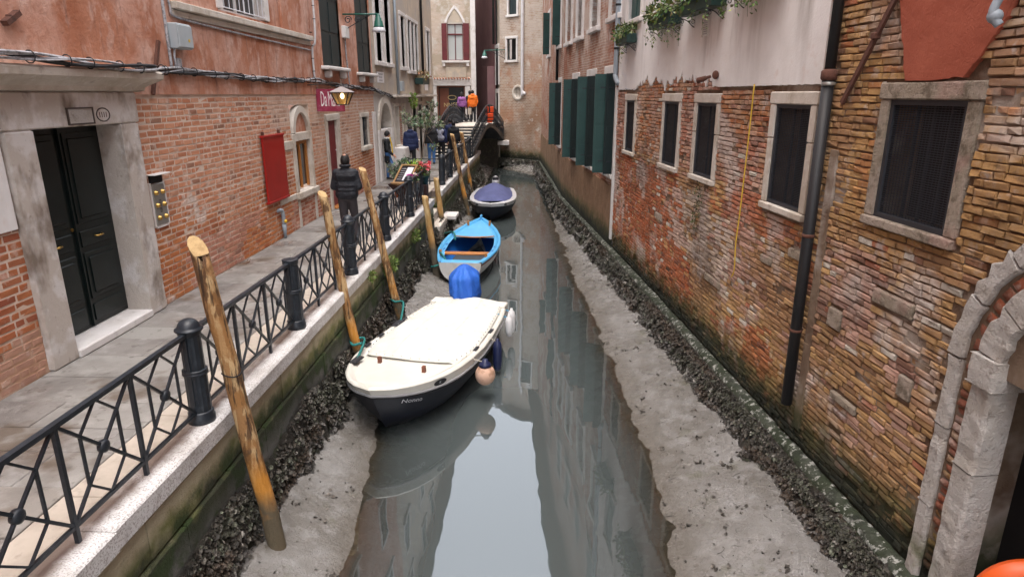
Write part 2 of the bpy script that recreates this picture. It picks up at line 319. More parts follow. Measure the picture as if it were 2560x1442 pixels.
mk('rope_teal', (.015, .16, .15), .75, [], [(90, 1)], bdist=.006)
mk('rope_grey', (.36, .33, .28), .85, [], [(120, 1)], bdist=.004)
mk('rope_blue', (.03, .25, .45), .8)
mk('fender_navy', (.010, .016, .060), .45, spec=.5)
mk('fender_white', (.66, .66, .67), .45, [LY((.5, .48, .45), 7, .5, .7, amt=.6)])
mk('fender_old', (.56, .36, .26), .6, [LY((.30, .17, .11), 8, .48, .62, amt=.85), LY((.66, .5, .42), 5, .56, .7, amt=.6)], [(20, .6)])
mk('orange_ring', (.62, .085, .008), .45, [LY((.5, .06, .008), 6, .5, .7, amt=.5)], spec=.5)
mk('vest_orange', (.75, .085, .02), .7)
mk('leaf', (1, 1, 1), .5, attr=True, spec=.4)
mk('bark', (.17, .13, .10), .9, [], [(40, 1)])
mk('terracotta', (.42, .115, .04), .8, [LY((.32, .08, .03), 5, .5, .65, amt=.5)])
mk('pot_metal', (.17, .14, .12), .42, [LY((.36, .31, .26), 8, .55, .7, amt=.6)], metal=.4)
mk('planter_green', (.010, .035, .030), .5)
mk('menu_wood', (.34, .20, .09), .6, [LY((.22, .12, .05), 10, .5, .65, amt=.5)], [(50, .5)], bdist=.004)
mk('menu_dark', (.028, .008, .007), .5, [LY((.06, .016, .012), 5, .5, .65, amt=.5)])
mk('chalkboard', (.012, .010, .014), .7, [LY((.05, .045, .05), 8, .55, .7, amt=.5)])
mk('paper', (.74, .74, .78), .7)
mk('skin', (.50, .27, .185), .55, spec=.4)
mk('hair_dark', (.012, .010, .010), .6, [], [(160, 1)], bdist=.004)
mk('hair_grey', (.055, .05, .05), .7, [], [(160, 1)], bdist=.004)
mk('cloth_black', (.010, .011, .014), .75, [LY((.018, .02, .026), 8, .5, .66, amt=.6)], [(14, 1), (50, .3)], bdist=.02)
mk('cloth_quilt', (.009, .011, .017), .5, [LY((.02, .024, .034), 6, .5, .68, amt=.6)], [(11, 1), (7, .6, (.25, .25, 3)), (60, .2)], bdist=.035)
mk('cloth_grey', (.045, .04, .045), .85, [], [(12, 1), (60, .3)], bdist=.016)
mk('cloth_navy', (.012, .022, .075), .7, [LY((.02, .035, .11), 6, .5, .66, amt=.6)], [(12, 1)], bdist=.02)
mk('denim', (.045, .125, .30), .85, [LY((.085, .20, .43), 5, .5, .68, amt=.7)], [(14, 1), (80, .3)], bdist=.016)
mk('cloth_yellow', (.74, .48, .035), .85, [], [(20, .8)], bdist=.012)
mk('cloth_white', (.62, .62, .6), .8, [], [(14, 1)], bdist=.01)
mk('cloth_purple', (.27, .10, .30), .75, [], [(12, 1)], bdist=.016)
mk('cloth_orange', (.80, .17, .012), .7, [LY((.66, .12, .01), 6, .5, .66, amt=.5)], [(12, 1)], bdist=.02)
mk('bag_grey', (.27, .28, .34), .8, [LY((.10, .10, .14), 9, .5, .6, amt=.7)], [(16, 1)], bdist=.012)
mk('shoe', (.02, .018, .018), .5)
mk('roof_tile', (.30, .13, .08), .9, [LY((.18, .09, .06), 5, .5, .65, amt=.7)], [(20, 1)])
mk('tree_tin', (.22, .22, .24), .5)
def brick_tex(name, c1, c2, mortar, scale, layers=(), mort=.012, bd=.035):
    """brick pattern material for walls too far away to tell the bricks apart; uses wall-plane coords u=y-ish, v=z"""
    m = mk(name, c1, .9, layers); N = m.node_tree.nodes; L = m.node_tree.links; b = N['Principled BSDF']
    geo = N.new('ShaderNodeNewGeometry'); sp = N.new('ShaderNodeSeparateXYZ'); L.new(geo.outputs['Position'], sp.inputs[0])
    ad = N.new('ShaderNodeMath'); ad.operation = 'SUBTRACT'; L.new(sp.outputs['Y'], ad.inputs[0]); L.new(sp.outputs['X'], ad.inputs[1])
    cb = N.new('ShaderNodeCombineXYZ'); L.new(ad.outputs[0], cb.inputs['X']); L.new(sp.outputs['Z'], cb.inputs['Y'])
    # wobble so that courses are not ruler-straight
    nn = N.new('ShaderNodeTexNoise'); nn.inputs['Scale'].default_value = 2.5; L.new(geo.outputs['Position'], nn.inputs['Vector'])
    vm = N.new('ShaderNodeVectorMath'); vm.operation = 'MULTIPLY_ADD'; vm.inputs[1].default_value = (.05, .05, .05); L.new(nn.outputs['Color'], vm.inputs[0]); L.new(cb.outputs[0], vm.inputs[2])
    bt = N.new('ShaderNodeTexBrick'); bt.inputs['Scale'].default_value = 1; bt.inputs['Brick Width'].default_value = .25 * scale; bt.inputs['Row Height'].default_value = .075 * scale
    bt.inputs['Mortar Size'].default_value = mort; bt.inputs['Mortar Smooth'].default_value = .3; bt.inputs['Bias'].default_value = 0
    bt.inputs['Color1'].default_value = (*c1, 1); bt.inputs['Color2'].default_value = (*c2, 1); bt.inputs['Mortar'].default_value = (*mortar, 1)
    L.new(vm.outputs[0], bt.inputs['Vector'])
    # put brick colour at the start of the layer chain
    first = next(n for n in N if n.type == 'RGB'); dest = [l.to_socket for l in first.outputs[0].links]
    tgt = dest[0]
    for l in list(first.outputs[0].links): L.remove(l)
    L.new(bt.outputs['Color'], tgt)
    bp = N.new('ShaderNodeBump'); bp.inputs['Distance'].default_value = bd; inv = N.new('ShaderNodeMath'); inv.operation = 'SUBTRACT'; inv.inputs[0].default_value = 1; L.new(bt.outputs['Fac'], inv.inputs[1])
    n2 = N.new('ShaderNodeTexNoise'); n2.inputs['Scale'].default_value = 14; n2.inputs['Detail'].default_value = 5; L.new(geo.outputs['Position'], n2.inputs['Vector'])
    a2 = N.new('ShaderNodeMath'); a2.operation = 'ADD'; L.new(inv.outputs[0], a2.inputs[0]); L.new(n2.outputs['Fac'], a2.inputs[1])
    L.new(a2.outputs[0], bp.inputs['Height']); L.new(bp.outputs[0], b.inputs['Normal'])
    return m
brick_tex('brick_far_pale', (.32, .19, .125), (.46, .34, .25), (.50, .45, .39), 1.25, [LY((.58, .52, .46), 1.2, .36, .52, z=(3.4, 5.5, .2, 1), amt=.55), LY((.40, .16, .07), .8, .50, .60, z=(5.6, 4.2, 0, 1), amt=.6), LY((.26, .17, .11), .7, .40, .58, z=(3.2, 1.4, 0, 1), amt=.65), LY((.62, .56, .5), 2, .62, .7, amt=.7)] + ALG)
brick_tex('brick_far_red', (.28, .10, .055), (.42, .23, .15), (.44, .36, .30), 1.0, [LY((.56, .46, .40), .8, .45, .56, z=(3.4, 4.4, .1, 1), amt=.9), LY((.34, .10, .04), .8, .50, .62, amt=.8), LY((.58, .48, .44), 2, .58, .7, amt=.6)] + ALG)
brick_tex('brick_gothic', (.52, .40, .30), (.58, .47, .38), (.55, .48, .42), 1.0, [LY((.45, .37, .28), .7, .47, .52, amt=.95), LY((.62, .58, .52), 1.6, .55, .62, amt=.7)])
# ================================================================ canal: mud, water, banks
ZW = -1.65                      # water level (pavement = 0)
WX = -5.17                      # left house wall
QX = -2.83                      # quay edge
BX = -3.0                       # bollard line
def FL(u, v, z): return (WX + v, u, z)                                   # left wall frame: u = y, v = out of the wall
def FR(u, v, z): return (3.78 - .0975 * u - .9953 * v, u - .097 * v, z)    # right house wall frame
def FR2(u, v, z): return (3.926 - .106 * u - .9944 * v, u - .1054 * v, z)  # second right house
def FR3(u, v, z): return (2.553 - .053 * u - .9986 * v, u - .053 * v, z)   # its far part
_cd = Vector((-2.9, 2.4)); _cl = _cd.length; _cd /= _cl
def FC(u, v, z): return (.7 + _cd.x * u - _cd.y * v, 40.4 + _cd.y * u + _cd.x * v, z)  # end house, v towards the canal
MUDR = [(-12, 1.9), (5.28, 1.42), (6.23, 1.46), (7.11, 1.55), (8.45, 1.50), (9.23, 1.43), (10.14, 1.42), (11.42, 1.35), (13.28, 1.24), (15.78, 1.09), (19.33, .94), (23.14, .74), (28.67, .6), (36, .45), (38.5, -.2), (41, -1.9), (50, -2)]
MUDL = [(-12, -1.8), (5.17, -1.85), (6, -1.91), (6.57, -1.99), (7.46, -2.06), (9, -2.35), (11, -2.2), (13, -1.75), (14.5, -1.75), (16, -2.25), (19, -2.35), (21, -2.1), (24, -2.3), (28.6, -2.25), (33, -2.5), (50, -2.6)]
def zmud(x, y):
    xr = interp(MUDR, y) + .05 * nz(x, y * 2.2, 3) + .06 * nz(0, y * .9, 7); xl = interp(MUDL, y) + .05 * nz(x, y * 2, 9) + .05 * nz(0, y * 1.1, 2)
    if x > xr: h = min((x - xr) * .24, .28)
    elif x < xl: h = min((xl - x) * .40, .30)
    else: h = -min(min(x - xl, xr - x) * .30, .45)
    n = .022 * nz(x * 2.2, y * 2.2, 1) + .012 * nz(x * 7, y * 7, 4) + .006 * nz(x * 19, y * 19, 6)
    return ZW + h + n * (1.0 if h > -.05 else .4)
def ycoords(y0, y1, d0, g):
    ys = [y0]; 
    while ys[-1] < y1: ys.append(ys[-1] + d0 + g * max(ys[-1] - 4, 0))
    return ys
ys = [-14, -10, -7, -4, -1, 1, 2.2] + ycoords(3, 47, .055, .0075)
nx = 110; mb = MB(); xs = [-7.2 + .0 * i for i in range(1)]
xs = [-8.5, -6.5, -5, -4, -3.4] + [-3.1 + 7.2 * i / nx for i in range(nx + 1)] + [4.6, 5.5]
V = [(x, y, zmud(min(max(x, -3.2), 4.2), y)) for y in ys for x in xs]; W_ = len(xs)
mb.add(V, [(j * W_ + i, j * W_ + i + 1, (j + 1) * W_ + i + 1, (j + 1) * W_ + i) for j in range(len(ys) - 1) for i in range(W_ - 1)])
tag(mb.build('mud', 'mud', smooth=True), 'grey wet canal mud laid bare along both walls', kind='structure')
# water: optical thickness (depth over the mud) decides how much of the bed shows through
mb = MB(); wy = [-14, -8, -3, 1] + ycoords(3, 47, .09, .012); wx = [-8.5, -5, -3.4] + [-3.0 + 6.0 * i / 72 for i in range(73)] + [3.6, 4.6]
V = [(x, y, ZW) for y in wy for x in wx]; W_ = len(wx)
mb.add(V, [(j * W_ + i, j * W_ + i + 1, (j + 1) * W_ + i + 1, (j + 1) * W_ + i) for j in range(len(wy) - 1) for i in range(W_ - 1)])
dep = [max(0., ZW - zmud(min(max(p[0], -3.2), 4.2), p[1])) for p in V]
m = bpy.data.materials.new('water'); m.use_nodes = True; N = m.node_tree.nodes; L = m.node_tree.links; MATS['water'] = m
N.remove(N['Principled BSDF']); out = N['Material Output']
at = N.new('ShaderNodeAttribute'); at.attribute_name = 'depth'
ex = N.new('ShaderNodeMath'); ex.operation = 'MULTIPLY'; ex.inputs[1].default_value = -9.0; L.new(at.outputs['Fac'], ex.inputs[0])
e2 = N.new('ShaderNodeMath'); e2.operation = 'EXPONENT'; L.new(ex.outputs[0], e2.inputs[0])
e3 = N.new('ShaderNodeMath'); e3.operation = 'SUBTRACT'; e3.inputs[0].default_value = 1.0; L.new(e2.outputs[0], e3.inputs[1])
tr = N.new('ShaderNodeBsdfTransparent'); tr.inputs[0].default_value = (.62, .58, .50, 1); df = N.new('ShaderNodeBsdfDiffuse'); df.inputs[0].default_value = (.064, .077, .077, 1)
mx = N.new('ShaderNodeMixShader'); L.new(e3.outputs[0], mx.inputs[0]); L.new(tr.outputs[0], mx.inputs[1]); L.new(df.outputs[0], mx.inputs[2])
gl = N.new('ShaderNodeBsdfGlossy'); gl.inputs['Roughness'].default_value = .015; gl.inputs[0].default_value = (.92, .96, 1, 1)
fr = N.new('ShaderNodeFresnel'); fr.inputs['IOR'].default_value = 1.9
geo = N.new('ShaderNodeNewGeometry'); wn = N.new('ShaderNodeTexNoise'); wn.inputs['Scale'].default_value = 1.3; wn.inputs['Detail'].default_value = 2; L.new(geo.outputs['Position'], wn.inputs['Vector'])
bp = N.new('ShaderNodeBump'); bp.inputs['Distance'].default_value = .012; bp.inputs['Strength'].default_value = .25; L.new(wn.outputs['Fac'], bp.inputs['Height']); L.new(bp.outputs[0], gl.inputs['Normal'])
m2 = N.new('ShaderNodeMixShader'); L.new(fr.outputs[0], m2.inputs[0]); L.new(mx.outputs[0], m2.inputs[1]); L.new(gl.outputs[0], m2.inputs[2]); L.new(m2.outputs[0], out.inputs['Surface'])
tag(mb.build('canal_water', 'water', vattr={'depth': dep}, smooth=True), 'still grey green canal water at low tide', kind='structure')

# oyster crust: sloping rock with thousands of shells, one object per bank
def shell(mb, p, n, s, c):
    """one cupped oyster shell standing off the rock"""
    n = Vector(n).normalized(); t = n.orthogonal().normalized(); a = rnd.random() * 6.28
    t = (t * math.cos(a) + n.cross(t) * math.sin(a)); b = n.cross(t)
    tilt = rnd.uniform(-.9, .9); n2 = (n * math.cos(tilt) + t * math.sin(tilt)); t2 = b.cross(n2)
    p = Vector(p); V = [p + n2 * s * .05]
    K = 6; L_ = rnd.uniform(1.0, 1.5)
    for k in range(K):
        a = 2 * math.pi * k / K; r = s * rnd.uniform(.75, 1.1)
        V.append(p + t2 * math.cos(a) * r * L_ + b * math.sin(a) * r + n2 * s * rnd.uniform(.3, .6))
    V.append(p - n2 * s * .55)
    F = [(0, k + 1, (k + 1) % K + 1) for k in range(K)] + [(K + 1, (k + 1) % K + 1, k + 1) for k in range(K)]
    mb.add(V, F, c)
def oyster_bank(name, label, P, segs, dens):
    """P(u, f) -> point and normal on the bank slope, f 0 at the ledge and 1 at the mud"""
    mb = MB(); rock = MB()
    for u0, u1, du in segs:
        n = max(int((u1 - u0) / du), 1)
        rock.grid(lambda i, j: P(u0 + (u1 - u0) * i, j * 1.25 - .05)[0] + P(u0 + (u1 - u0) * i, j)[1] * (.035 * nz((u0 + (u1 - u0) * i) * 6, j * 4, 5) + .03 * nz((u0 + (u1 - u0) * i) * 17, j * 9, 8)), n, 9)
    for u0, u1, cnt, smin, smax in dens:
        k = 0; tries = 0
        while k < cnt and tries < cnt * 6:
            tries += 1
            u = rnd.uniform(u0, u1); f = rnd.uniform(-.02, 1.12)
            clump = .34 + 1.0 * nz(u * 1.7, f * 1.3, 3) + .7 * nz(u * 5, f * 4, 1)
            if rnd.random() > clump + .15: continue
            if f > .92 and rnd.random() < .45: continue
            p, nn = P(u, f); s = (smin + (smax - smin) * rnd.random() ** 2.2 * 1.15) * (.9 + .3 * f)
            g = rnd.random(); lo = (.030, .025, .018); 
            c = mixc(lo, (.15, .135, .11), g ** 2.2)
            if rnd.random() < .14: c = mixc(c, (.17, .19, .13), .7)
            if rnd.random() < .03: c = (.36, .34, .30)
            zone = nz(u * .8, f * 2, 21)
            if zone > .15: c = mixc(c, (.055, .06, .036), .5)
            if zone < -.2: c = mixc(c, (.085, .055, .035), .6)
            if f > .75 and rnd.random() < .5: c = mixc(c, (.20, .19, .18), .6)
            shell(mb, Vector(p) + Vector(nn) * (.02 + .03 * rnd.random()), nn, s, c); k += 1
    r = rock.build(name, 'wet_rock', smooth=True); tag(r, label, 'oysters', kind='stuff')
    mb.build('shell', 'oyster', r)['kind'] = 'stuff'
    return r
def PbR(F):
    def P(u, f):
        w_ = .27 + .12 * nz(u * 1.3, 2, 5) + .06 * nz(u * 4, 2, 9) ; v = .16 + w_ * f; z = -1.16 - .30 * f + .06 * math.sin(f * 3.1)
        a = Vector(F(u, v, z)); n = Vector(F(u, 1, 0)) - Vector(F(u, 0, 0)); n = (n * .75 + Vector((0, 0, .65))).normalized(); return a, n
    return P
def PbL(u, f):
    w_ = .15 + .18 * nz(u * 1.1, 4, 5) + .10 * nz(u * 4, 1, 5); a = Vector((QX + .0 + w_ * max(f, 0) ** .8, u, -.86 - .14 * nz(u * .9, 7, 1) - .56 * f)); return a, Vector((.86, 0, .5))
oyster_bank('oyster_crust', 'dark oyster crust below the brick house with mesh windows', PbR(FR), [(3.0, 17.2, .06)], [(3.2, 7, 4200, .013, .030), (7, 11, 3400, .015, .032), (11, 17.1, 3000, .02, .038)])
oyster_bank('oyster_crust', 'dark oyster crust below the house with green shutters', PbR(FR2), [(17.2, 26.6, .12)], [(17.1, 26.5, 1700, .035, .06)])
oyster_bank('oyster_crust', 'oyster crust along the far right bend of the canal', PbR(FR3), [(26.5, 40.3, .2)], [(26.5, 40.3, 1300, .05, .08)])
oyster_bank('oyster_crust', 'oyster crust below the end house with round window', PbR(FC), [(-.3, 4.2, .2)], [(-.2, 4.2, 700, .05, .09)])
oyster_bank('oyster_crust', 'dark oyster crust under the left quay edge by the boats', lambda u, f: PbL(u, f), [(2.6, 18.4, .06)], [(2.8, 6.5, 3600, .014, .034), (6.5, 10.5, 3000, .016, .034), (10.5, 18.4, 3000, .02, .042)])
oyster_bank('oyster_crust', 'oyster crust under the far quay near the iron bridge', lambda u, f: PbL(u, f), [(18.5, 34.8, .2)], [(18.5, 26, 1200, .035, .06), (26, 34.8, 700, .05, .075)])
# shells and weed lying about on the mud
mb = MB()
for k in range(430):
    if rnd.random() < .68: y = 4.2 + 16 * rnd.random() ** 1.6; xr = interp(MUDR, y); x = rnd.uniform(xr + .03, xr + 1.25)
    else: y = 4.4 + 9 * rnd.random() ** 1.3; xl = interp(MUDL, y); x = xl - rnd.random() * .75
    n = 1 if rnd.random() < .8 else rnd.randint(3, 7)
    for q in range(n):
        xx = x + rnd.gauss(0, .03) * (n > 1); yy = y + rnd.gauss(0, .03) * (n > 1)
        shell(mb, (xx, yy, zmud(xx, yy) + .006), (rnd.gauss(0, .4), rnd.gauss(0, .4), 1), rnd.uniform(.007, .021) * (1.25 if n > 1 else 1), mixc((.05, .042, .034), (.24, .21, .18), rnd.random() ** 2))
for k in range(60):
    y = 4.3 + 11 * rnd.random() ** 1.5; xr = interp(MUDR, y); x = rnd.uniform(xr + .05, xr + 1.1); a = rnd.random() * 6.28; l = rnd.uniform(.03, .13)
    pts = [(x + math.cos(a + .5 * t) * l * t, y + math.sin(a + .5 * t) * l * t, zmud(x + math.cos(a) * l * t, y + math.sin(a) * l * t) + .004) for t in (0, .33, .66, 1)]
    mb.tube(pts, .0035, 4, c=(.06, .05, .04))
tag(mb.build('shell_litter', 'oyster'), 'scattered shells and weed lying on the bare mud', 'shells', kind='stuff')

# ================================================================ quay and pavement
def pieces(name, boxes, mat, parent, b=.008, jit=.004, colf=None, P=ident):
    for bx in boxes:
        q = MB(); j = [rnd.uniform(-jit, jit) for _ in range(2)]
        q.bbox(bx[0], bx[1], bx[2], bx[3], bx[4], bx[5] + j[0], b, P, colf(bx) if colf else (1, 1, 1)); q.build(name, mat, parent)
def quay(y0, y1, label, first=0):
    t = thing('quay_wall', (QX - .6, (y0 + y1) / 2, -1.6), label, 'quay')
    core = MB().box(-3.62, QX - .07, y0 + .01, y1 - .01, -2.1, -.16); core.build('core', 'joint', t)
    y = y0; L_ = []
    while y < y1 - .1:
        e = min(y + rnd.uniform(1.2, 2.6), y1)
        if y1 - e < .5: e = y1
        L_.append((y, e)); y = e
    for a, b in L_:
        q = MB(); dx = rnd.uniform(-.012, .008); q.bbox(-3.16, QX + dx, a + .004, b - .004, -.185, rnd.uniform(-.004, .003), .018)
        q.build('coping_stone', 'coping', t)
    for k, (z0, z1) in enumerate(((-.55, -.195), (-.96, -.56), (-1.5, -.97))):
        y = y0 - rnd.random() * .5
        while y < y1:
            e = y + rnd.uniform(.6, 1.15); a_, b_ = max(y, y0 + .005), min(e, y1 - .005)
            if b_ - a_ > .1:
                q = MB(); q.bbox(QX - .4, QX - .045 + k * .03 + rnd.uniform(-.012, .01), a_ + .004, b_ - .004, z0, z1, .015); q.build('stone_block', 'quay_stone', t)
            y = e
    return t
quay(-4, 18.35, 'pale stone quay with railing and mooring poles in front')
quay(19.95, 34.8, 'far stone quay leading up to the iron bridge')
# water steps in the gap between the two quays
t = thing('water_steps', (-3.3, 19.1, -1.2), 'stone landing steps in the gap between the two quays', 'steps')
for k, (x1, z) in enumerate(((-3.15, -.28), (-2.95, -.55), (-2.7, -.82))):
    MB().bbox(-3.75, x1, 18.37, 19.93, -1.6 if k == 2 else z - .3, z, .02).build('step', 'stone', t)
MB().bbox(-3.2, -2.42, 19.97, 20.75, -.92, -.80, .02).build('landing_slab', 'stone_white', t)
gm = MB(); gm.box(-9.0, -3.17, -14, 34.8, -1.5, -.02, skip='b')
gm_o = tag(gm.build('pavement', 'joint'), kind='structure')
y = -1.5; grey = [(.22, .20, .185), (.26, .245, .23), (.19, .178, .17), (.28, .265, .245), (.24, .215, .19)]
while y < 34:
    d = rnd.uniform(.38, .62); 
    if 18.3 < y < 20: pass
    x = WX; cuts = [WX]; n = rnd.choice((2, 2, 3))
    for k in range(1, n): cuts.append(WX + 1.68 * k / n + rnd.uniform(-.22, .22))
    cuts.append(-3.47)
    for a, b in zip(cuts, cuts[1:]):
        q = MB(); c = mixc(rnd.choice(grey), (.24, .225, .205), .3); z = rnd.uniform(-.004, .004)
        q.bbox(a + .004, b - .004, y + .004, y + d - .004, -.03, z, .006, c=c); q.build('paving_stone', 'paving', gm_o)
    y += d
y = -1.5
while y < 34:
    d = rnd.uniform(.9, 1.7); q = MB(); q.bbox(-3.46, -3.168, y + .003, y + d - .003, -.03, rnd.uniform(-.002, .003), .006); q.build('border_stone', 'pale_slab', gm_o); y += d

# ================================================================ bollards and railings
def bollard():
    t = thing('bollard', (0, 0, 0), 'x', 'bollard', 'iron bollards of the quay railing')
    n = 20
    q = MB(); q.lathe([(.112, 0), (.118, .01), (.118, .06), (.108, .075), (.112, .10), (.10, .115)], n=n); q.build('base', 'iron', t, True, local=True)
    q = MB(); pr = []
    for i in range(2 * n):
        pass
    V = []; F = []; K = 32
    for r, z in ((.098, .11), (.096, .46), (.09, .50), (.088, .84)):
        for k in range(K): a = 2 * math.pi * k / K; rr = r * (1 - .035 * (k % 2)); V.append((rr * math.cos(a), rr * math.sin(a), z))
    for i in range(3):
        for k in range(K): F.append((i * K + k, i * K + (k + 1) % K, (i + 1) * K + (k + 1) % K, (i + 1) * K + k))
    q.add(V, F); q.build('shaft', 'iron', t, False, local=True)
    q = MB(); q.lathe([(.098, .465), (.108, .47), (.108, .485), (.10, .49), (.106, .50), (.106, .512), (.094, .517)], n=n); q.build('collar', 'iron', t, True, local=True)
    q = MB(); q.lathe([(.09, .835), (.098, .845), (.098, .872), (.118, .88), (.118, .893), (.098, .90)] + [(.095 * math.cos(a), .90 + .085 * math.sin(a)) for a in (.15, .45, .75, 1.05, 1.3, 1.5)], n=n); q.build('cap', 'iron', t, True, local=True)
    return t
b0 = bollard()
BY = [2.66, 5.22, 7.67, 10.24, 12.82, 15.5]
lab = ['domed black bollard at the near left edge of the railing', 'large domed black bollard beside the nearest mooring pole', 'black bollard with its dome missing, second along the railing', 'domed bollard in front of the man in the quilted vest', 'domed bollard just right of the leaning pole by the man', 'domed bollard beside the menu stand and flower pots']
BY2 = [21.2, 23.2, 25.6, 28.1, 30.5]
lab += ['domed bollard at the near end of the far quay railing', 'second domed bollard of the far quay railing', 'third domed bollard of the far quay railing', 'fourth domed bollard of the far quay railing', 'last domed bollard before the bridge stairs']
for i, y in enumerate(BY + BY2):
    o = b0 if i == 0 else copy_tree(b0); o.location = (BX, y, 0); o['label'] = lab[i]
    if i == 2:
        for ch in o.children:
            if ch.name.startswith('cap'):
                q = MB(); q.lathe([(.09, .835), (.098, .845), (.098, .885), (.10, .895), (.085, .90), (.03, .893)], n=20); nm = q.build('cap', 'iron', o, True, local=True); bpy.data.objects.remove(ch); break
def railing(y0, y1, nmod, label, p0=None, p1=None):
    """panel along the quay; each module has crossed diagonals, a rosette and a lozenge"""
    t = thing('railing_panel', (BX, (y0 + y1) / 2, 0), label, 'railing', 'iron railing panels of the quay')
    a, b = y0 + .09, y1 - .09; zt, zb = .855, .12
    def bar(nm, p, q, w=.022, h=.022): MB().bar((BX, p[0], p[1]), (BX, q[0], q[1]), w, h, up=(1, 0, 0)).build(nm, 'iron', t)
    MB().bar((BX, a - .02, zt), (BX, b + .02, zt), .046, .034, up=(0, 0, 1)).build('top_rail', 'iron', t)
    MB().bar((BX, a - .02, zb), (BX, b + .02, zb), .026, .026, up=(0, 0, 1)).build('bottom_rail', 'iron', t)
    d = (b - a) / nmod; zt2 = zt - .02
    for k in range(nmod + 1):
        y = a + d * k
        if 0 < k < nmod: bar('upright', (y, 0.0), (y, zt2), .03, .03)
        else: bar('upright', (y, .06), (y, zt2), .026, .03)
    for k in range(nmod):
        L0, L1 = a + d * k, a + d * (k + 1); mid = (L0 + L1) / 2; zm = (zt + zb) / 2; hz = (zt - zb) / 2
        def Q(fx, fz): return (mid + fx * d / 2, zm + fz * hz)
        bar('diagonal', Q(-1, 1), Q(1, -1)); bar('diagonal', Q(1, 1), Q(-1, -1), .018, .022)
        for s in (-1, 1):
            bar('lozenge_bar', Q(0, .97), Q(s * .5, .5), .016, .016); bar('lozenge_bar', Q(s * .5, .5), Q(s * .5, -.5), .018, .018); bar('lozenge_bar', Q(s * .5, -.5), Q(0, -.97), .016, .016)
        q = MB(); M = Matrix.Rotation(math.pi / 2, 3, 'Y'); q.lathe([(.012, -.030), (.030, -.028), (.045, -.02), (.048, 0), (.045, .02), (.030, .028), (.012, .030)], (BX, mid, zm), 14, M=M); q.build('rosette', 'iron', t, True)
    return t
rl = ['nearest iron railing panel at the lower left corner', 'iron railing panel right behind the thick near mooring pole', 'iron railing panel between the domeless bollard and the vest man', 'iron railing panel in front of the walking vest man', 'iron railing panel left of the menu stand']
for i in range(5): railing(BY[i], BY[i + 1], 3, rl[i])
railing(BY[5], 18.2, 3, 'iron railing panel under the hanging flower pot, ending at the steps')
for i, n in enumerate(('first', 'second', 'third', 'fourth')): railing(BY2[i], BY2[i + 1], 3, n + ' iron railing panel of the far quay')
t = thing('cross_railing', (-3.55, 21.2, 0), 'short iron rail closing the steps beside the far bollard', 'railing')
for z in (.83, .12): MB().bar((-4.2, 21.2, z), (BX, 21.2, z), .035, .03).build('rail', 'iron', t)
for x in (-4.2, -3.4): MB().bar((x, 21.2, 0), (x, 21.2, .83), .03, .03).build('upright', 'iron', t)
MB().bar((-4.2, 21.2, .12), (-3.4, 21.2, .82), .02, .02).build('diagonal', 'iron', t)

# ================================================================ mooring poles
def pole(top, bot, Y, r0, r1, mat, label, cut=True, seed=0, zend=-2.0, ytop=None):
    a = YPp(*bot, Y); b = YPp(*top, ytop or Y); d = (b - a).normalized(); base = a + d * ((zend - a.z) / d.z)
    t = thing('mooring_pole', (base.x, base.y, zmud(base.x, base.y)), label, 'mooring pole', 'wooden mooring poles')
    n = 30; pts = []; rr = []
    for i in range(n + 1):
        f = i / n; p = base.lerp(b, f); p = p + Vector((nz(f * 5, seed, 1) * .018, nz(f * 5, seed, 7) * .018, 0)); pts.append(p)
        rr.append((r1 + (r0 - r1) * f) * (1 + .05 * nz(f * 9, seed, 3)))
    q = MB(); q.tube(pts, rr, 14); 
    for i, v in enumerate(q.v):
        ax = pts[min(i // 14, n)]; k = 1 + .07 * nz(v[0] * 9, v[1] * 9, v[2] * 3); q.v[i] = tuple(ax + (Vector(v) - ax) * k)
    if cut:   # slanted cut top
        for k in range(14):
            i = n * 14 + k; v = Vector(q.v[i]); o = v - pts[n]; s_ = (o.x * .8 - o.y * .6) / r0; q.v[i] = tuple(v - d * (.07 + .11 * s_) * cut)
    q.build('trunk', mat, t, True)
    top_ring = [Vector(q.v[n * 14 + k]) for k in range(14)]; ctr = sum(top_ring, Vector()) / 14
    c = MB(); c.add([ctr + d * .012] + [ctr + (p - ctr) * .985 + d * .006 for p in top_ring], [(0, k + 1, (k + 1) % 14 + 1) for k in range(14)]); c.build('cut_face', 'cut_wood', t)
    return t, pts
t1, pp1 = pole((490, 602), (700, 1385), 5.32, .074, .086, 'pole_wood', 'thick barked mooring pole nearest the camera, left of the mud', 1, 1)
q = MB(); zz = pp1[20]; q.tube([zz + Vector((.085 * math.cos(a), .085 * math.sin(a), .012 * math.sin(a * 2))) for a in [2 * math.pi * k / 20 for k in range(21)]], .006, 6); q.build('wire_band', 'cable_black', t1)
pole((805, 480), (893, 880), 9.3, .062, .075, 'pole_wood', 'mottled mooring pole tied to the bow of the white boat', .5, 5)
pole((905, 420), (1001, 795), 11.7, .062, .078, 'pole_wood', 'mooring pole leaning beside the man in the vest', .4, 9)
pole((1062, 490), (1092, 690), 15.6, .075, .085, 'pole_pale', 'short pale mooring pole left of the blue boat', .2, 13)
pole((1090, 445), (1110, 592), 19.7, .08, .09, 'pole_pale', 'short pale mooring pole standing by the water steps', .2, 17)
pole((1130, 335), (1169, 530), 24.4, .075, .09, 'pole_wood', 'tall thin pole beside the bow of the tarp covered boat', .4, 21)
pole((1153, 330), (1181, 492), 28.0, .075, .09, 'pole_wood', 'tall thin pole farthest away on the quay', .4, 25)
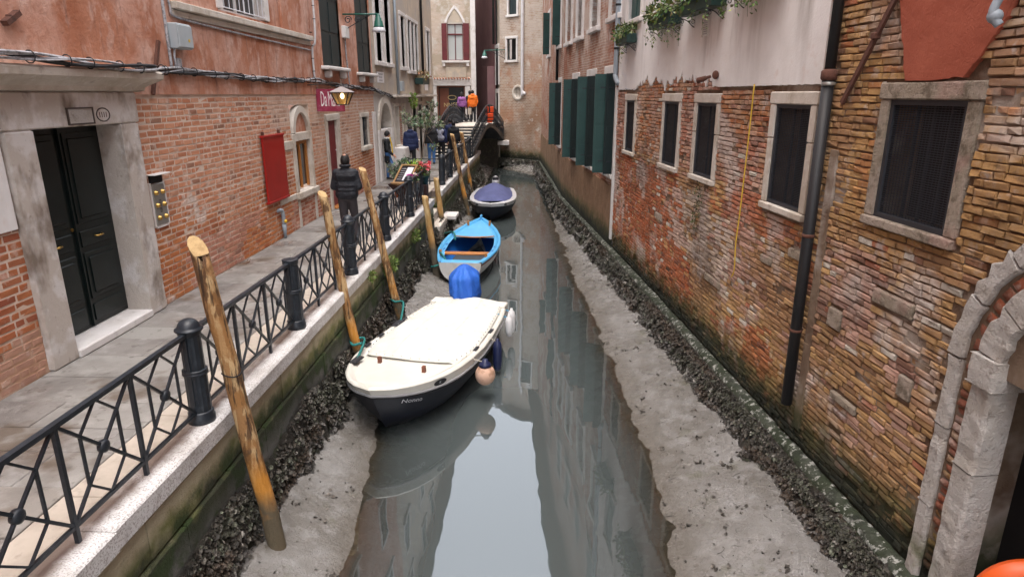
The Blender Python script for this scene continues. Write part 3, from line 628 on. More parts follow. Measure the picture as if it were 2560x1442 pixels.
# ================================================================ walls: openings, bricks
def wall_cells(mb, F, u0, u1, z0, z1, holes, v=0., depth=.2, m=0, step=None, rev=True):
    """wall face with rectangular openings and their reveals"""
    us = sorted(set([u0, u1] + [min(max(h[i], u0), u1) for h in holes for i in (0, 1)])); zs = sorted(set([z0, z1] + [min(max(h[i], z0), z1) for h in holes for i in (2, 3)]))
    for a, b in zip(us, us[1:]):
        for c, d in zip(zs, zs[1:]):
            if b - a < 1e-5 or d - c < 1e-5: continue
            mu, mz = (a + b) / 2, (c + d) / 2
            if any(h[0] < mu < h[1] and h[2] < mz < h[3] for h in holes): continue
            mb.add([F(a, v, c), F(b, v, c), F(b, v, d), F(a, v, d)], [(0, 1, 2, 3)], m=m)
    if rev:
        for h in holes:
            a, b, c, d = max(h[0], u0), min(h[1], u1), max(h[2], z0), min(h[3], z1)
            if b <= a or d <= c: continue
            w_ = v - depth
            for p, q in (((a, c), (a, d)), ((a, d), (b, d)), ((b, d), (b, c)), ((b, c), (a, c))):
                mb.add([F(p[0], v, p[1]), F(q[0], v, q[1]), F(q[0], w_, q[1]), F(p[0], w_, p[1])], [(0, 1, 2, 3)], m=m)
    return mb
def brick_geo(F, a, b, z0, z1, v0, v1, j, rough):
    """one brick: back ring, waist ring and slightly smaller face ring"""
    r = lambda s: rnd.uniform(-s, s)
    i = min(.004 + .005 * rough + .008 * rough * rnd.random(), (z1 - z0) * .22); V = []
    tilt = r(.007 * rough); rise = r(.0035 * rough)
    for ins, v in ((0, v0), (0, v1 - .008 - .006 * rough), (i, v1)):
        for k, (u, z) in enumerate(((a + ins, z0 + ins), (b - ins, z0 + ins), (b - ins, z1 - ins), (a + ins, z1 - ins))):
            jj = j * (1 if v > v0 else 0); V.append(F(u + r(jj), v + r(jj * 1.5 * (ins > 0)) + tilt * (1 if k in (1, 2) else -1) * (ins > 0), z + r(jj) + rise * (1 if k in (1, 2) else -1)))
    Fc = [(8, 9, 10, 11)] + [(q + k, q + (k + 1) % 4, q + 4 + (k + 1) % 4, q + 4 + k) for q in (0, 4) for k in range(4)]
    return V, Fc
def bricks(parent, F, u0, u1, z0, z1, holes, colf, mat, bl=.25, bh=.062, jt=.016, rough=0., proud=.012, nsep=300, skipf=None, depthf=None):
    out = []; z = z0; row = 0
    while z + bh * .6 < z1:
        zt = min(z + bh, z1); iv = [(u0, u1)]
        for h in holes:
            if h[2] < zt - .01 and h[3] > z + .01:
                nv = []
                for a, b in iv:
                    if h[1] <= a or h[0] >= b: nv.append((a, b)); continue
                    if h[0] > a: nv.append((a, h[0]))
                    if h[1] < b: nv.append((h[1], b))
                iv = nv
        for a, b in iv:
            u = a - (rnd.random() * bl if row % 2 else rnd.random() * bl * .5)
            while u < b:
                l = (bl if rnd.random() < .62 else bl * .5) * rnd.uniform(.92, 1.06); p, q = max(u, a) + jt / 2, min(u + l, b) - jt / 2; u += l
                if q - p < .035: continue
                mu, mz = (p + q) / 2, (z + zt) / 2
                if skipf and skipf(mu, mz): continue
                v1 = proud + rnd.uniform(-.003, .003) * (.15 + 3.0 * rough)
                if depthf: v1 += depthf(mu, mz)
                dz = rnd.uniform(-.004, .004) * (1 + rough)
                V, Fc = brick_geo(F, p, q, z + dz, zt + dz, -.03, v1, .002 + .0055 * rough, rough)
                pr = proj(F(mu, 0, mz)); area = 0
                if pr and -60 < pr[0] < 2620 and -60 < pr[1] < 1500:
                    pa = proj(F(p, 0, z)); pb = proj(F(q, 0, zt)); area = abs((pb[0] - pa[0]) * (z - zt)) / pr[2]
                out.append((area, V, Fc, colf(mu, mz)))
        z += bh + jt; row += 1
    out.sort(key=lambda t: -t[0])
    for a, V, Fc, c in out[:nsep]:
        q = MB(); q.add(V, Fc, c); q.build('brick', mat, parent)
    q = MB()
    for a, V, Fc, c in out[nsep:]: q.add(V, Fc, c)
    if q.f: q.build('brickwork', mat, parent)['kind'] = 'stuff'
def slab(parent, name, mat, F, u0, u1, v0, v1, z0, z1, b=.012):
    return MB().bbox(u0, u1, v0, v1, z0, z1, b, F).build(name, mat, parent)
def stonewin(parent, F, u0, u1, z0, z1, fill, sw=.12, proud=.035, depth=.16, stone='stone', lint=.15, sill=.10, split=None, sillout=.06, sillw=.06, label=None, frame_mat=None):
    """window part: pane/screen/shutters with stone jambs, lintel and sill as sub-parts"""
    fm = {'screen': 'screen_metal', 'dark': 'shutter_dark', 'glass': 'boat_brown', 'closed': 'shutter_dark', 'green': 'shutter', 'curtain': 'maroon'}[fill]
    q = MB(); f = .045
    for a in ((u0, u0 + f, z0, z1), (u1 - f, u1, z0, z1), (u0 + f, u1 - f, z0, z0 + f), (u0 + f, u1 - f, z1 - f, z1)): q.box(a[0], a[1], -depth + .0, -depth + .05, a[2], a[3], F)
    wnd = q.build('window', frame_mat or fm, parent)
    if label: wnd['label'] = label
    bk = MB().box(u0, u1, -depth - .30, -depth - .28, z0, z1, F)
    if fill == 'screen':
        bk.build('interior', 'dark_interior', wnd)
        g = MB(); n = int((z1 - z0) / .019)
        for k in range(1, n): zz = z0 + (z1 - z0) * k / n; g.box(u0 + f, u1 - f, -depth + .022, -depth + .028, zz - .0035, zz + .0035, F)
        n = int((u1 - u0) / .04)
        for k in range(1, n): uu = u0 + (u1 - u0) * k / n; g.box(uu - .0016, uu + .0016, -depth + .020, -depth + .024, z0 + f, z1 - f, F)
        g.build('mesh_screen', 'screen_metal', wnd)
        for k in range(4): uu = u0 + (u1 - u0) * (k + .8) / 4.6; MB().box(uu - .012, uu + .012, -depth - .12, -depth - .10, z0, z1, F).build('bar', 'screen_metal', wnd)
    elif fill in ('glass', 'curtain'):
        MB().box(u0 + f, u1 - f, -depth + .015, -depth + .02, z0 + f, z1 - f, F).build('pane', 'glass' if fill == 'glass' else 'curtain', wnd)
        MB().box((u0 + u1) / 2 - .025, (u0 + u1) / 2 + .025, -depth + .02, -depth + .055, z0 + f, z1 - f, F).build('mullion', frame_mat or fm, wnd)
    elif fill == 'dark': bk.build('interior', 'dark_interior', wnd)
    elif fill in ('closed', 'green'):
        mid = (u0 + u1) / 2
        for a, b in ((u0 + .01, mid - .004), (mid + .004, u1 - .01)):
            g = MB().box(a, b, -depth + .051, -depth + .085, z0 + .01, z1 - .01, F); n = 3
            for k in range(n): g.box(a + .06, b - .06, -depth + .085, -depth + .10, z0 + .08 + (z1 - z0 - .1) * k / n, z0 + (z1 - z0 - .1) * (k + 1) / n, F)
            g.build('shutter_leaf', fm, wnd)
    if sw:
        for a, b in ((u0 - sw, u0), (u1, u1 + sw)):
            if split: slab(wnd, 'jamb', stone, F, a, b, -depth, proud, z0, split - .003); slab(wnd, 'jamb', stone, F, a, b, -depth, proud + .004, split + .003, z1)
            else: slab(wnd, 'jamb', stone, F, a, b, -depth, proud, z0, z1)
        if lint: slab(wnd, 'lintel', stone, F, u0 - sw - .02, u1 + sw + .02, -depth, proud + .01, z1 + .002, z1 + lint)
        if sill: slab(wnd, 'sill', stone, F, u0 - sw - sillw, u1 + sw + sillw, -depth, proud + sillout, z0 - sill, z0 - .002)
    return wnd
def leaf_open(parent, F, hinge_u, z0, z1, w_, ang, sgn, mat):
    """open shutter leaf hinged on the wall; ang measured from the wall plane"""
    a = R(ang); du, dv = sgn * math.cos(a), math.sin(a); t_ = .035
    def P(s, t, z): return F(hinge_u + du * s - dv * t * sgn, .03 + dv * s + du * t * sgn, z)
    q = MB().box(0, w_, 0, t_, z0, z1, P)
    o = q.build('shutter_leaf', mat, parent); n = 4
    h = MB()
    for k in range(n): h.box(.05, w_ - .05, t_, t_ + .010, z0 + .07 + (z1 - z0 - .08) * k / n, z0 + (z1 - z0 - .08) * (k + 1) / n, P); 
    for k in range(n): h.box(.05, w_ - .05, -.010, 0, z0 + .07 + (z1 - z0 - .08) * k / n, z0 + (z1 - z0 - .08) * (k + 1) / n, P)
    h.build('panel', mat, o)
    for zz in (z0 + .3, z1 - .35):
        MB().box(.0, w_ * .7, t_ + .010, t_ + .018, zz, zz + .035, P).build('strap_hinge', 'iron', o); MB().box(.0, w_ * .7, -.018, -.010, zz, zz + .035, P).build('strap_hinge', 'iron', o)
    return o
def upper(parent, F, us, zs, w_, h_, stone='stone_white', v=.0, mat='shutter'):
    """storeys above the picture, seen mirrored in the water"""
    for z in zs:
        for u in us: stonewin(parent, F, u - w_ / 2, u + w_ / 2, z, z + h_, rnd.choice(('closed', 'glass', 'green')) , .12, .03 + v, .12, stone)
def roof(parent, F, u0, u1, z, back=6, out=.55):
    q = MB(); q.add([F(u0, out, z), F(u1, out, z), F(u1, -back, z + 1.6), F(u0, -back, z + 1.6), F(u0, out, z + .14), F(u1, out, z + .14), F(u1, -back, z + 1.74), F(u0, -back, z + 1.74)], [(0, 3, 2, 1), (4, 5, 6, 7), (0, 1, 5, 4), (1, 2, 6, 5), (2, 3, 7, 6), (3, 0, 4, 7)])
    o = q.build('roof', 'roof_tile', parent); MB().box(u0, u1, out - .02, out + .12, z - .02, z + .12, F).build('gutter', 'drain_black', o)

# ================================================================ left house (salmon plaster over brick)
lh = thing('house', (WX, 8, 0), 'salmon plastered house over brick along the left pavement', 'house')
LE = 21.5
hB = [(6.24, 8.42, 0, 2.93), (13.98, 15.2, .62, 2.62), (16.3, 17.5, 0, 2.36), (19.62, 20.62, 1.2, 2.32), (12.3, 12.42, 0, .0)]
q = MB(); wall_cells(q, FL, -14, LE, -.1, 2.84, hB, 0, .35); wl = q.build('wall', 'mortar_left', lh)
hP = [(11.2, 13.3, 4.16, 5.9), (16.45, 18.1, 3.5, 5.9), (19.7, 21.3, 3.45, 5.9)]
UW = [(u - .5, u + .5, z, z + 1.7) for z in (7.2, 10.4, 13.2) for u in (3, 7, 11, 15.5, 19.3)]
q = MB(); wall_cells(q, FL, -14, LE, 2.84, 16, hP + UW, .022, .25); q.add([FL(-14, .022, 2.84), FL(LE, .022, 2.84), FL(LE, -.03, 2.84), FL(-14, -.03, 2.84)], [(0, 1, 2, 3)])
q.add([FL(LE, .022, 2.84), FL(LE, .022, 16), FL(LE, -6, 16), FL(LE, -6, 2.84)], [(0, 1, 2, 3)]); q.add([FL(LE, 0, -.1), FL(LE, 0, 2.84), FL(LE, -6, 2.84), FL(LE, -6, -.1)], [(0, 1, 2, 3)])
q.build('plaster', 'plaster_salmon', lh)
roof(lh, FL, -14, LE, 16)
upper(lh, FL, (3, 7, 11, 15.5, 19.3), (7.2, 10.4, 13.2), 1.0, 1.7, v=.02)
def col_left(u, z):
    n = nz(u * .55, z * .8, 2) + .5 * nz(u * 1.7, z * 2, 5); g = rnd.random()
    pink = rnd.choice([(.47, .215, .125), (.50, .245, .15), (.43, .18, .10), (.51, .28, .19)]); org = rnd.choice([(.41, .14, .045), (.46, .165, .055), (.35, .105, .038), (.44, .175, .07)])
    red = rnd.choice([(.30, .09, .05), (.36, .12, .06), (.25, .075, .05)])
    if u < 6.3: c = mixc(red, org, .25 + .5 * g); c = mixc(c, (.50, .36, .30), .6 * (n > .25))
    else:
        t = smoothstep(1.5, 1.0, z + .35 * n + (.35 if 9.5 < u < 11.5 and z > .4 else 0)); c = mixc(pink, org, t)
        if u > 13.6 and z < .75: c = mixc(rnd.choice([(.36, .16, .13), (.5, .36, .33), (.30, .11, .08)]), c, .35)
        if 9.3 < u < 12 and z < .75 and n > -.05: c = mixc(c, (.42, .22, .18), .7)
        if u > 15.4 and z > 1.2: c = mixc(c, (.50, .36, .29), .5)
        if z > 2.2 and 12.9 < u < 16: c = mixc(c, (.55, .47, .41), .55)
    if rnd.random() < .05: c = mixc(c, (.15, .09, .07), .6)
    c = mixc(c, (.45, .3, .22), .08 * g); return (c[0] * 1.02, c[1] * .95, c[2] * .88)
bricks(lh, FL, -2.5, LE, .005, 2.83, hB, col_left, 'brick_left', .255, .066, .019, 0.10, .0035, 300, depthf=lambda u, z: (.003 if (z < .75 and u > 8.4) else 0))
slab(lh, 'plaster_patch', 'plaster_white', FL, 4.3, 6.2, .002, .03, 1.55, 2.83, .01)
slab(lh, 'corner_stone', 'stone_white', FL, 21.15, LE, -.05, .045, 0, 2.3, .01)
# --- street door with stone surround
sd_ = MB().box(6.6, 7.33, -.30, -.24, .11, 2.5, FL); dr = sd_.build('door', 'door_paint', lh); MB().box(7.336, 8.06, -.30, -.24, .11, 2.5, FL).build('door_leaf', 'door_paint', dr)
for a, b in ((6.6, 7.33), (7.336, 8.06)):
    for z0, z1 in ((.16, .38), (.44, 1.02), (1.08, 1.28), (1.36, 2.42)):
        g = MB(); g.bbox(a + .07, b - .07, -.245, -.222, z0, z1, .012, FL); g.bbox(a + .13, b - .13, -.235, -.206, z0 + .06, z1 - .06, .018, FL) if z1 - z0 > .3 else None; g.build('panel', 'door_paint', dr)
    q = MB(); m_ = (a + b) / 2; q.tube([FL(m_ - .07, -.215, 1.19), FL(m_ - .05, -.18, 1.185), FL(m_ + .05, -.18, 1.185), FL(m_ + .07, -.215, 1.19)], .011, 8); q.ell(FL(m_, -.178, 1.185), (.014, .03, .014)); q.build('handle', 'brass', dr, True)
MB().box(7.325, 7.345, -.24, -.205, .12, 2.5, FL).build('cover_strip', 'door_paint', dr)
q = MB(); q.lathe([(.02, 0), (.02, .012), (.012, .014)], FL(7.30, -.24, 1.32), 10, M=Matrix.Rotation(math.pi / 2, 3, 'Y')); q.build('keyhole', 'brass', dr)
slab(lh, 'door_jamb', 'stone_door', FL, 6.23, 6.6, -.30, .075, 0, 2.5, .02); slab(lh, 'door_jamb', 'stone_door', FL, 8.06, 8.42, -.30, .075, 0, 2.5, .02)
slab(lh, 'door_lintel', 'stone_door', FL, 6.2, 8.45, -.30, .078, 2.5, 2.87, .015); slab(lh, 'threshold', 'stone_white', FL, 6.61, 8.05, -.34, .10, 0, .10, .015)
q = MB(); prof = [(.05, 2.872), (.11, 2.89), (.12, 2.93), (.17, 2.96), (.25, 3.0), (.30, 3.03), (.31, 3.10), (.28, 3.125), (.0, 3.135), (.0, 2.872)]
U0, U1 = 5.2, 8.55
V = [FL(U0, v, z) for v, z in prof] + [FL(U1 + (v if v > .02 else 0) * .75, v, z) for v, z in prof]; n = len(prof)
q.add(V, [(i, (i + 1) % n, n + (i + 1) % n, n + i) for i in range(n)] + [tuple(range(n)), tuple(range(2 * n - 1, n - 1, -1))]); q.build('cornice', 'stone', lh)
q = MB(); q.box(7.15, 7.55, .078, .088, 2.535, 2.69, FL); q.build('plaque', 'stone_rough', lh); g = MB()
for a in ((7.13, 7.57, 2.69, 2.705), (7.13, 7.57, 2.52, 2.535), (7.13, 7.15, 2.535, 2.69), (7.55, 7.57, 2.535, 2.69)): g.box(a[0], a[1], .078, .094, a[2], a[3], FL)
g.build('plaque_frame', 'lantern_brown', lh)
q = MB(); q.tube([FL(7.75 + .12 * math.cos(a), .082, 2.615 + .075 * math.sin(a)) for a in [2 * math.pi * k / 24 for k in range(25)]], .007, 6); q.build('number_oval', 'lantern_brown', lh)
for i_ in range(4): MB().box(7.685 + i_ * .04, 7.693 + i_ * .04, .079, .083, 2.585, 2.645, FL).build('worn_numeral', 'rust', lh)
# --- arched window, red side door, barred window
q = MB(); q.box(14.12, 15.06, -.12, -.10, .86, 1.84, FL); sw_ = q.build('window', 'glass', lh)
for a in ((14.12, 14.2, .82, 1.86), (14.98, 15.06, .82, 1.86), (14.2, 14.98, 1.78, 1.86), (14.55, 14.61, .82, 1.78)): MB().box(a[0], a[1], -.11, -.06, a[2], a[3], FL).build('frame', 'boat_wood', sw_)
MB().box(14.2, 14.6, -.135, -.125, .86, 1.8, FL).build('curtain', 'curtain', sw_)
for a in ((13.98, 14.12, .78, 2.02), (15.06, 15.2, .78, 2.02)): slab(sw_, 'jamb', 'stone', FL, a[0], a[1], -.12, .035, a[2], a[3])
slab(sw_, 'sill', 'stone', FL, 13.93, 15.25, -.12, .09, .64, .78); slab(sw_, 'transom', 'stone', FL, 14.12, 15.06, -.12, .03, 1.86, 2.04)
def arch_band(F, uc, zc, r0, r1, v0, v1, n=14, a0=0, a1=math.pi, rise=1.0):
    q = MB()
    for k in range(n):
        t0 = a0 + (a1 - a0) * k / n; t1 = a0 + (a1 - a0) * (k + 1) / n; V = []
        for v in (v0, v1):
            for r, t in ((r0, t0), (r1, t0), (r1, t1), (r0, t1)): V.append(F(uc + r * math.cos(t), v, zc + r * rise * math.sin(t)))
        q.add(V, [(0, 1, 2, 3), (7, 6, 5, 4), (0, 4, 5, 1), (1, 5, 6, 2), (2, 6, 7, 3), (3, 7, 4, 0)])
    return q
arch_band(FL, 14.59, 2.04, .42, .56, -.1, .04).build('arch', 'stone', sw_)
q = MB(); pts = [FL(14.59 + .43 * math.cos(math.pi * k / 14), -.03, 2.04 + .43 * math.sin(math.pi * k / 14)) for k in range(15)]; q.add(pts, [tuple(range(15))]); q.build('blind_lunette', 'plaster_salmon', sw_)
slab(lh, 'stone_band', 'stone', FL, 13.0, 13.95, -.02, .028, .66, .78); slab(lh, 'stone_band', 'stone', FL, 13.45, 13.95, -.02, .028, 1.72, 1.9)
slab(lh, 'stone_strip', 'stone', FL, 14.0, 14.1, .0, .03, 0, .64); slab(lh, 'stone_strip', 'stone', FL, 15.1, 15.2, .0, .03, 0, .64)
q = MB().box(16.45, 17.2, -.08, -.03, .06, 2.2, FL); rd = q.build('door', 'dark_red', lh); rd['label'] = 'narrow dark red side door'
MB().box(16.53, 17.12, -.035, -.02, .2, 1.0, FL).build('panel', 'dark_red', rd); MB().box(16.53, 17.12, -.035, -.02, 1.1, 2.1, FL).build('panel', 'dark_red', rd)
q = MB(); q.ell(FL(17.1, .0, 1.45), (.02, .02, .02)); q.build('knob', 'lamp_white', rd)
slab(lh, 'door_jamb', 'stone', FL, 16.31, 16.45, -.1, .04, 0, 2.2); slab(lh, 'door_jamb', 'stone', FL, 17.2, 17.48, -.1, .04, 0, 2.2); slab(lh, 'door_lintel', 'stone', FL, 16.31, 17.48, -.1, .045, 2.2, 2.36); slab(lh, 'threshold', 'boat_wood', FL, 16.45, 17.4, -.1, .12, 0, .045)
bw = stonewin(lh, FL, 19.78, 20.46, 1.34, 2.18, 'dark', .14, .04, .12, 'stone', .13, .13)
for k in range(5):
    u = 19.84 + k * .14; MB().tube([FL(u + .03 * math.sin(j * 2.1), .0, 1.34 + .84 * j / 8) for j in range(9)], .011, 6).build('bar', 'iron', bw)
# --- upper floor
stonewin(lh, FL, 11.35, 13.1, 4.18, 5.8, 'glass', .2, .05, .18, 'stone_white', .2, 0, frame_mat='white_paint')
gr = [o for o in lh.children if o.name.startswith('window')][-1]; g = MB(); F_ = lambda u, z: FL(u, .03, z)
for k in range(12):
    u0 = 11.35 + k * .16; g.tube([F_(max(11.35, u0 - .5), 4.72), F_(u0, 5.02)], .008, 5) if k > 2 else None; g.tube([F_(u0, 4.72), F_(max(11.35, u0 - .45), 5.02)], .008, 5)
for z in (4.22, 4.72, 5.04): g.tube([F_(11.35, z), F_(13.1, z)], .010, 6)
for k in range(9):
    u0 = 11.42 + k * .2; g.tube([F_(u0 + .1 + .1 * math.cos(math.pi * j / 8), 4.45 + .24 * math.sin(math.pi * j / 8)) for j in range(9)], .007, 5); g.tube([F_(u0, 4.22), F_(u0, 4.45)], .007, 5)
g.tube([F_(12.2, 4.2), F_(12.2, 5.8)], .012, 6); g.build('window_grille', 'lamp_white', gr)
slab(lh, 'string_course', 'stone', FL, 9.7, 15.6, .0, .13, 4.0, 4.10, .01); slab(lh, 'string_course', 'stone', FL, 9.7, 15.6, .0, .06, 3.90, 3.995, .01)
slab(lh, 'pilaster', 'plaster_salmon', FL, 13.9, 15.5, .02, .07, 4.11, 6.0)
for a, b, z0 in ((16.45, 18.1, 3.5), (19.7, 21.3, 3.45)):
    wn_ = stonewin(lh, FL, a, b, z0, 5.9, 'closed', 0, .02, .1, 'stone_white')
    slab(wn_, 'sill', 'stone_white', FL, a - .14, b + .14, -.1, .22, z0 - .085, z0, .02)
    for u in (a + .1, b - .25): slab(wn_, 'bracket', 'stone_white', FL, u, u + .15, 0, .17, z0 - .27, z0 - .088, .03)
    slab(wn_, 'jamb', 'plaster_salmon', FL, a - .1, a, -.1, .04, z0, 5.9); slab(wn_, 'jamb', 'plaster_salmon', FL, b, b + .1, -.1, .04, z0, 5.9)

# ================================================================ left second house (cream), to the corner
l2 = thing('house', (WX, 28, 0), 'weathered cream house with arched doorway beyond the salmon house', 'house')
E2 = 34.45
W2 = [(22.15, 23.0, 3.88, 6.2), (23.5, 24.35, 3.88, 6.2), (26.3, 27.05, 3.86, 5.7), (27.75, 28.3, 3.78, 5.7), (28.55, 29.15, 3.78, 5.7), (29.4, 30.0, 3.78, 5.7), (32.6, 33.3, 3.7, 5.7)]
D2 = [(21.9, 24.0, 0, 2.75), (24.45, 25.3, .9, 2.5), (25.9, 26.6, .9, 2.5), (28.2, 29.1, 0, 2.4), (29.7, 30.5, 0, 2.4), (31.6, 32.6, .0, 2.4)]
U2 = [(u - .45, u + .45, z, z + 1.6) for z in (7.4, 10.6, 13.4) for u in (23, 26.5, 29, 32.6)]
q = MB(); wall_cells(q, FL, LE, E2, 2.86, 15, W2 + U2, .0, .25); q.add([FL(E2, 0, -.1), FL(E2, 0, 15), FL(E2, -8, 15), FL(E2, -8, -.1)], [(0, 1, 2, 3)]); q.build('wall', 'plaster_cream', l2)
q = MB(); wall_cells(q, FL, LE, E2, -1.8, 2.86, D2, -.005, .35); q.build('ground_floor_wall', 'plaster_grey', l2)
roof(l2, FL, LE, E2, 15); upper(l2, FL, (23, 26.5, 29, 32.6), (7.4, 10.6, 13.4), .9, 1.6)
for a in W2: stonewin(l2, FL, a[0], a[1], a[2], a[3], 'glass' if a[0] > 26 else 'closed', .13, .06, .2, 'stone_white', .15, .14, frame_mat='shutter_dark')
# arched doorway
q = MB(); q.box(21.9, 24.0, -.33, -.30, 0, 2.75, FL); dw = q.build('doorway', 'dark_interior', l2)
arch_band(FL, 22.95, 1.7, .85, 1.12, -.3, .06, 12).build('arch', 'stone', dw)
for a in ((21.83, 22.1), (23.8, 24.07)): slab(dw, 'jamb', 'stone_white', FL, a[0], a[1], -.3, .06, 0, 1.7)
q = MB(); N_ = 12
for k in range(N_):
    t0, t1 = math.pi * k / N_, math.pi * (k + 1) / N_
    q.add([FL(22.95 + 1.1 * math.cos(t0), .0, 1.7 + 1.1 * math.sin(t0)), FL(22.95 + 1.1 * math.cos(t1), .0, 1.7 + 1.1 * math.sin(t1)), FL(22.95 + 1.1 * math.cos(t1), .0, 2.85), FL(22.95 + 1.1 * math.cos(t0), .0, 2.85)], [(0, 1, 2, 3)])
q.build('spandrel', 'plaster_grey', dw); slab(dw, 'transom', 'stone_white', FL, 22.1, 23.8, -.25, .02, 1.35, 1.68); slab(dw, 'inner_wall', 'stone_white', FL, 22.75, 23.8, -.28, -.05, 0, 1.35); MB().box(22.1, 22.75, -.28, -.2, 0, 1.35, FL).build('inner_door', 'dark_red', dw)
for a in D2[1:3]: stonewin(l2, FL, a[0] + .1, a[1] - .1, a[2] + .1, a[3] - .1, 'glass', .1, .04, .15, 'stone', .1, .1, frame_mat='stone')
for a in D2[3:]: q = MB(); q.box(a[0], a[1], -.3, -.25, 0, a[3], FL); o = q.build('shop_door', 'glass', l2); slab(o, 'jamb', 'stone', FL, a[0] - .1, a[0], -.25, .04, 0, a[3]); slab(o, 'jamb', 'stone', FL, a[1], a[1] + .1, -.25, .04, 0, a[3]); slab(o, 'lintel', 'stone', FL, a[0] - .1, a[1] + .1, -.25, .05, a[3], a[3] + .14); MB().box((a[0] + a[1]) / 2 - .03, (a[0] + a[1]) / 2 + .03, -.25, -.2, 0, a[3], FL).build('stile', 'shutter_dark', o)
slab(l2, 'shop_ledge', 'stone', FL, 24.1, 34.3, 0, .22, 2.72, 2.80); slab(l2, 'brick_pier', 'brick_far_red', FL, 25.4, 25.8, 0, .03, .9, 2.4)
slab(l2, 'plinth', 'stone_white', FL, 24.2, 27.2, .0, .42, 0, .95, .03); slab(l2, 'plinth', 'stone_white', FL, 27.6, 28.1, 0, .3, 0, 1.0, .03); slab(l2, 'signboard', 'plaster_cream', FL, 30.6, 33.6, 0, .05, 2.35, 2.7)
# ================================================================ right house (brick, mesh windows, white plaster above)
rh = thing('house', (3.0, 10, -1.1), 'worn brick house with mesh windows and white plaster above', 'house')
RE = 17.13
WN = dict(A=(15.33, 16.13, 1.55, 2.70), B=(12.12, 13.02, 1.55, 2.71), C=(10.28, 11.16, 1.56, 2.71), D=(7.47, 8.33, 1.54, 2.73), E=(5.17, 6.12, 1.76, 2.80))
UC, ZC = 3.58, .9
hR = [(a - .13, b + .13, c - .09, d + .15) for a, b, c, d in WN.values()]; hD = (2.6, 4.60, -1.15, .9)
hw = [w_ for w_ in WN.values()]
q = MB(); wall_cells(q, FR, -14, RE, -2.1, 4.4, hw + [hD], -.012, .62); q.build('wall', 'mortar_right', rh)
U3 = [(u - .55, u + .55, z, z + 1.75) for z in (4.45, 8.2) for u in (2.0, 8.9, 11.0, 13.0, 15.75)]
q = MB(); wall_cells(q, FR, 7.33, RE - .05, 4.3, 12, U3, .025, .25); q.build('plaster', 'plaster_white', rh)
q = MB(); wall_cells(q, FR, -14, 7.3, 4.4, 12, [U3[0], U3[5]], .0, .25); q.build('plaster', 'plaster_red', rh)
q = MB(); q.add([FR(RE, -.012, -2), FR(RE, -.012, 12), FR(RE, -6, 12), FR(RE, -6, -2)], [(3, 2, 1, 0)]); q.build('end_wall', 'mortar_right', rh)
roof(rh, FR, -14, RE, 12); 
for z in (8.2,):
    for u in (2.0, 8.9, 11.0, 13.0, 15.75): stonewin(rh, FR, u - .55, u + .55, z, z + 1.75, 'green', .1, .045, .12, 'stone_white')
for u in (8.9, 11.0, 13.0, 15.75): stonewin(rh, FR, u - .55, u + .55, 4.45, 6.2, 'green', .1, .045, .12, 'stone_white')
def ragged(parent, name, mat, F, u0, u1, zb, zt, v0, v1, du=.035, zsub=10):
    """plaster sheet with a broken lower edge and a visible thickness"""
    n = int((u1 - u0) / du); q = MB(); us = [u0 + (u1 - u0) * i / n for i in range(n + 1)]
    vv = lambda u, z: v1 + .006 * nz(u * 1.5, z * 1.5, 3)
    for a, b in zip(us, us[1:]):
        za, zb_ = zb(a), zb(b); pts = []
        for k in range(zsub):
            f0, f1 = (k / zsub), ((k + 1) / zsub)
            p = [(a, za + (zt - za) * f0), (b, zb_ + (zt - zb_) * f0), (b, zb_ + (zt - zb_) * f1), (a, za + (zt - za) * f1)]
            q.add([F(u, vv(u, z), z) for u, z in p], [(0, 1, 2, 3)])
        q.add([F(a, v0, za), F(b, v0, zb_), F(b, vv(b, zb_), zb_), F(a, vv(a, za), za)], [(0, 1, 2, 3)])
    for u, rv in ((u0, 0), (u1, 1)): q.add([F(u, v0, zb(u)), F(u, v1, zb(u)), F(u, v1, zt), F(u, v0, zt)], [(0, 1, 2, 3)])
    return q.build(name, mat, parent)
def zb_white(u):
    t = smoothstep(10.3, 10.7, u) * smoothstep(15.4, 14.9, u)
    n = nz(u * 3.1, 1, 4) + .55 * nz(u * 9, 3, 4) + .35 * nz(u * 24, 2, 1)
    return 2.95 + t * max(-.10, .13 + .26 * n) + .012 * nz(u * 14, 5, 5) + (.06 * nz(u * 7, 9, 2) if u > 14.9 else 0)
ragged(rh, 'plaster', 'plaster_white', FR, 7.33, RE - .05, zb_white, 4.3, -.012, .025)
def tri_plate(parent, name, mat, F, pts, v0, v1):
    n = len(pts); q = MB(); cu = sum(p[0] for p in pts) / n; cz = sum(p[1] for p in pts) / n
    q.add([F(cu, v1, cz)] + [F(u, v1, z) for u, z in pts], [(0, k + 1, (k + 1) % n + 1) for k in range(n)])
    q.add([F(u, v1, z) for u, z in pts] + [F(u, v0, z) for u, z in pts], [(k, (k + 1) % n, n + (k + 1) % n, n + k) for k in range(n)])
    return q.build(name, mat, parent)
rp = [(5.95, 2.96), (5.6, 2.955), (5.25, 2.975), (5.14, 3.10), (5.05, 3.24), (4.95, 3.36), (4.88, 3.6), (4.8, 4.38), (6.2, 4.38), (6.22, 3.75), (6.12, 3.45), (6.05, 3.28), (6.0, 3.1)]
rp2 = []
for (ua, za), (ub, zb_) in zip(rp, rp[1:] + rp[:1]):
    for k in range(6): f_ = k / 6; uu, zz_ = ua + (ub - ua) * f_, za + (zb_ - za) * f_; rp2.append((uu + .03 * nz(uu * 7, zz_ * 7, 1) + .012 * nz(uu * 25, zz_ * 25, 3), zz_ + .02 * nz(uu * 7, zz_ * 7, 5) + .010 * nz(uu * 25, zz_ * 25, 9)))
rp = rp2
tri_plate(rh, 'plaster_patch', 'plaster_red', FR, rp, -.02, .035)
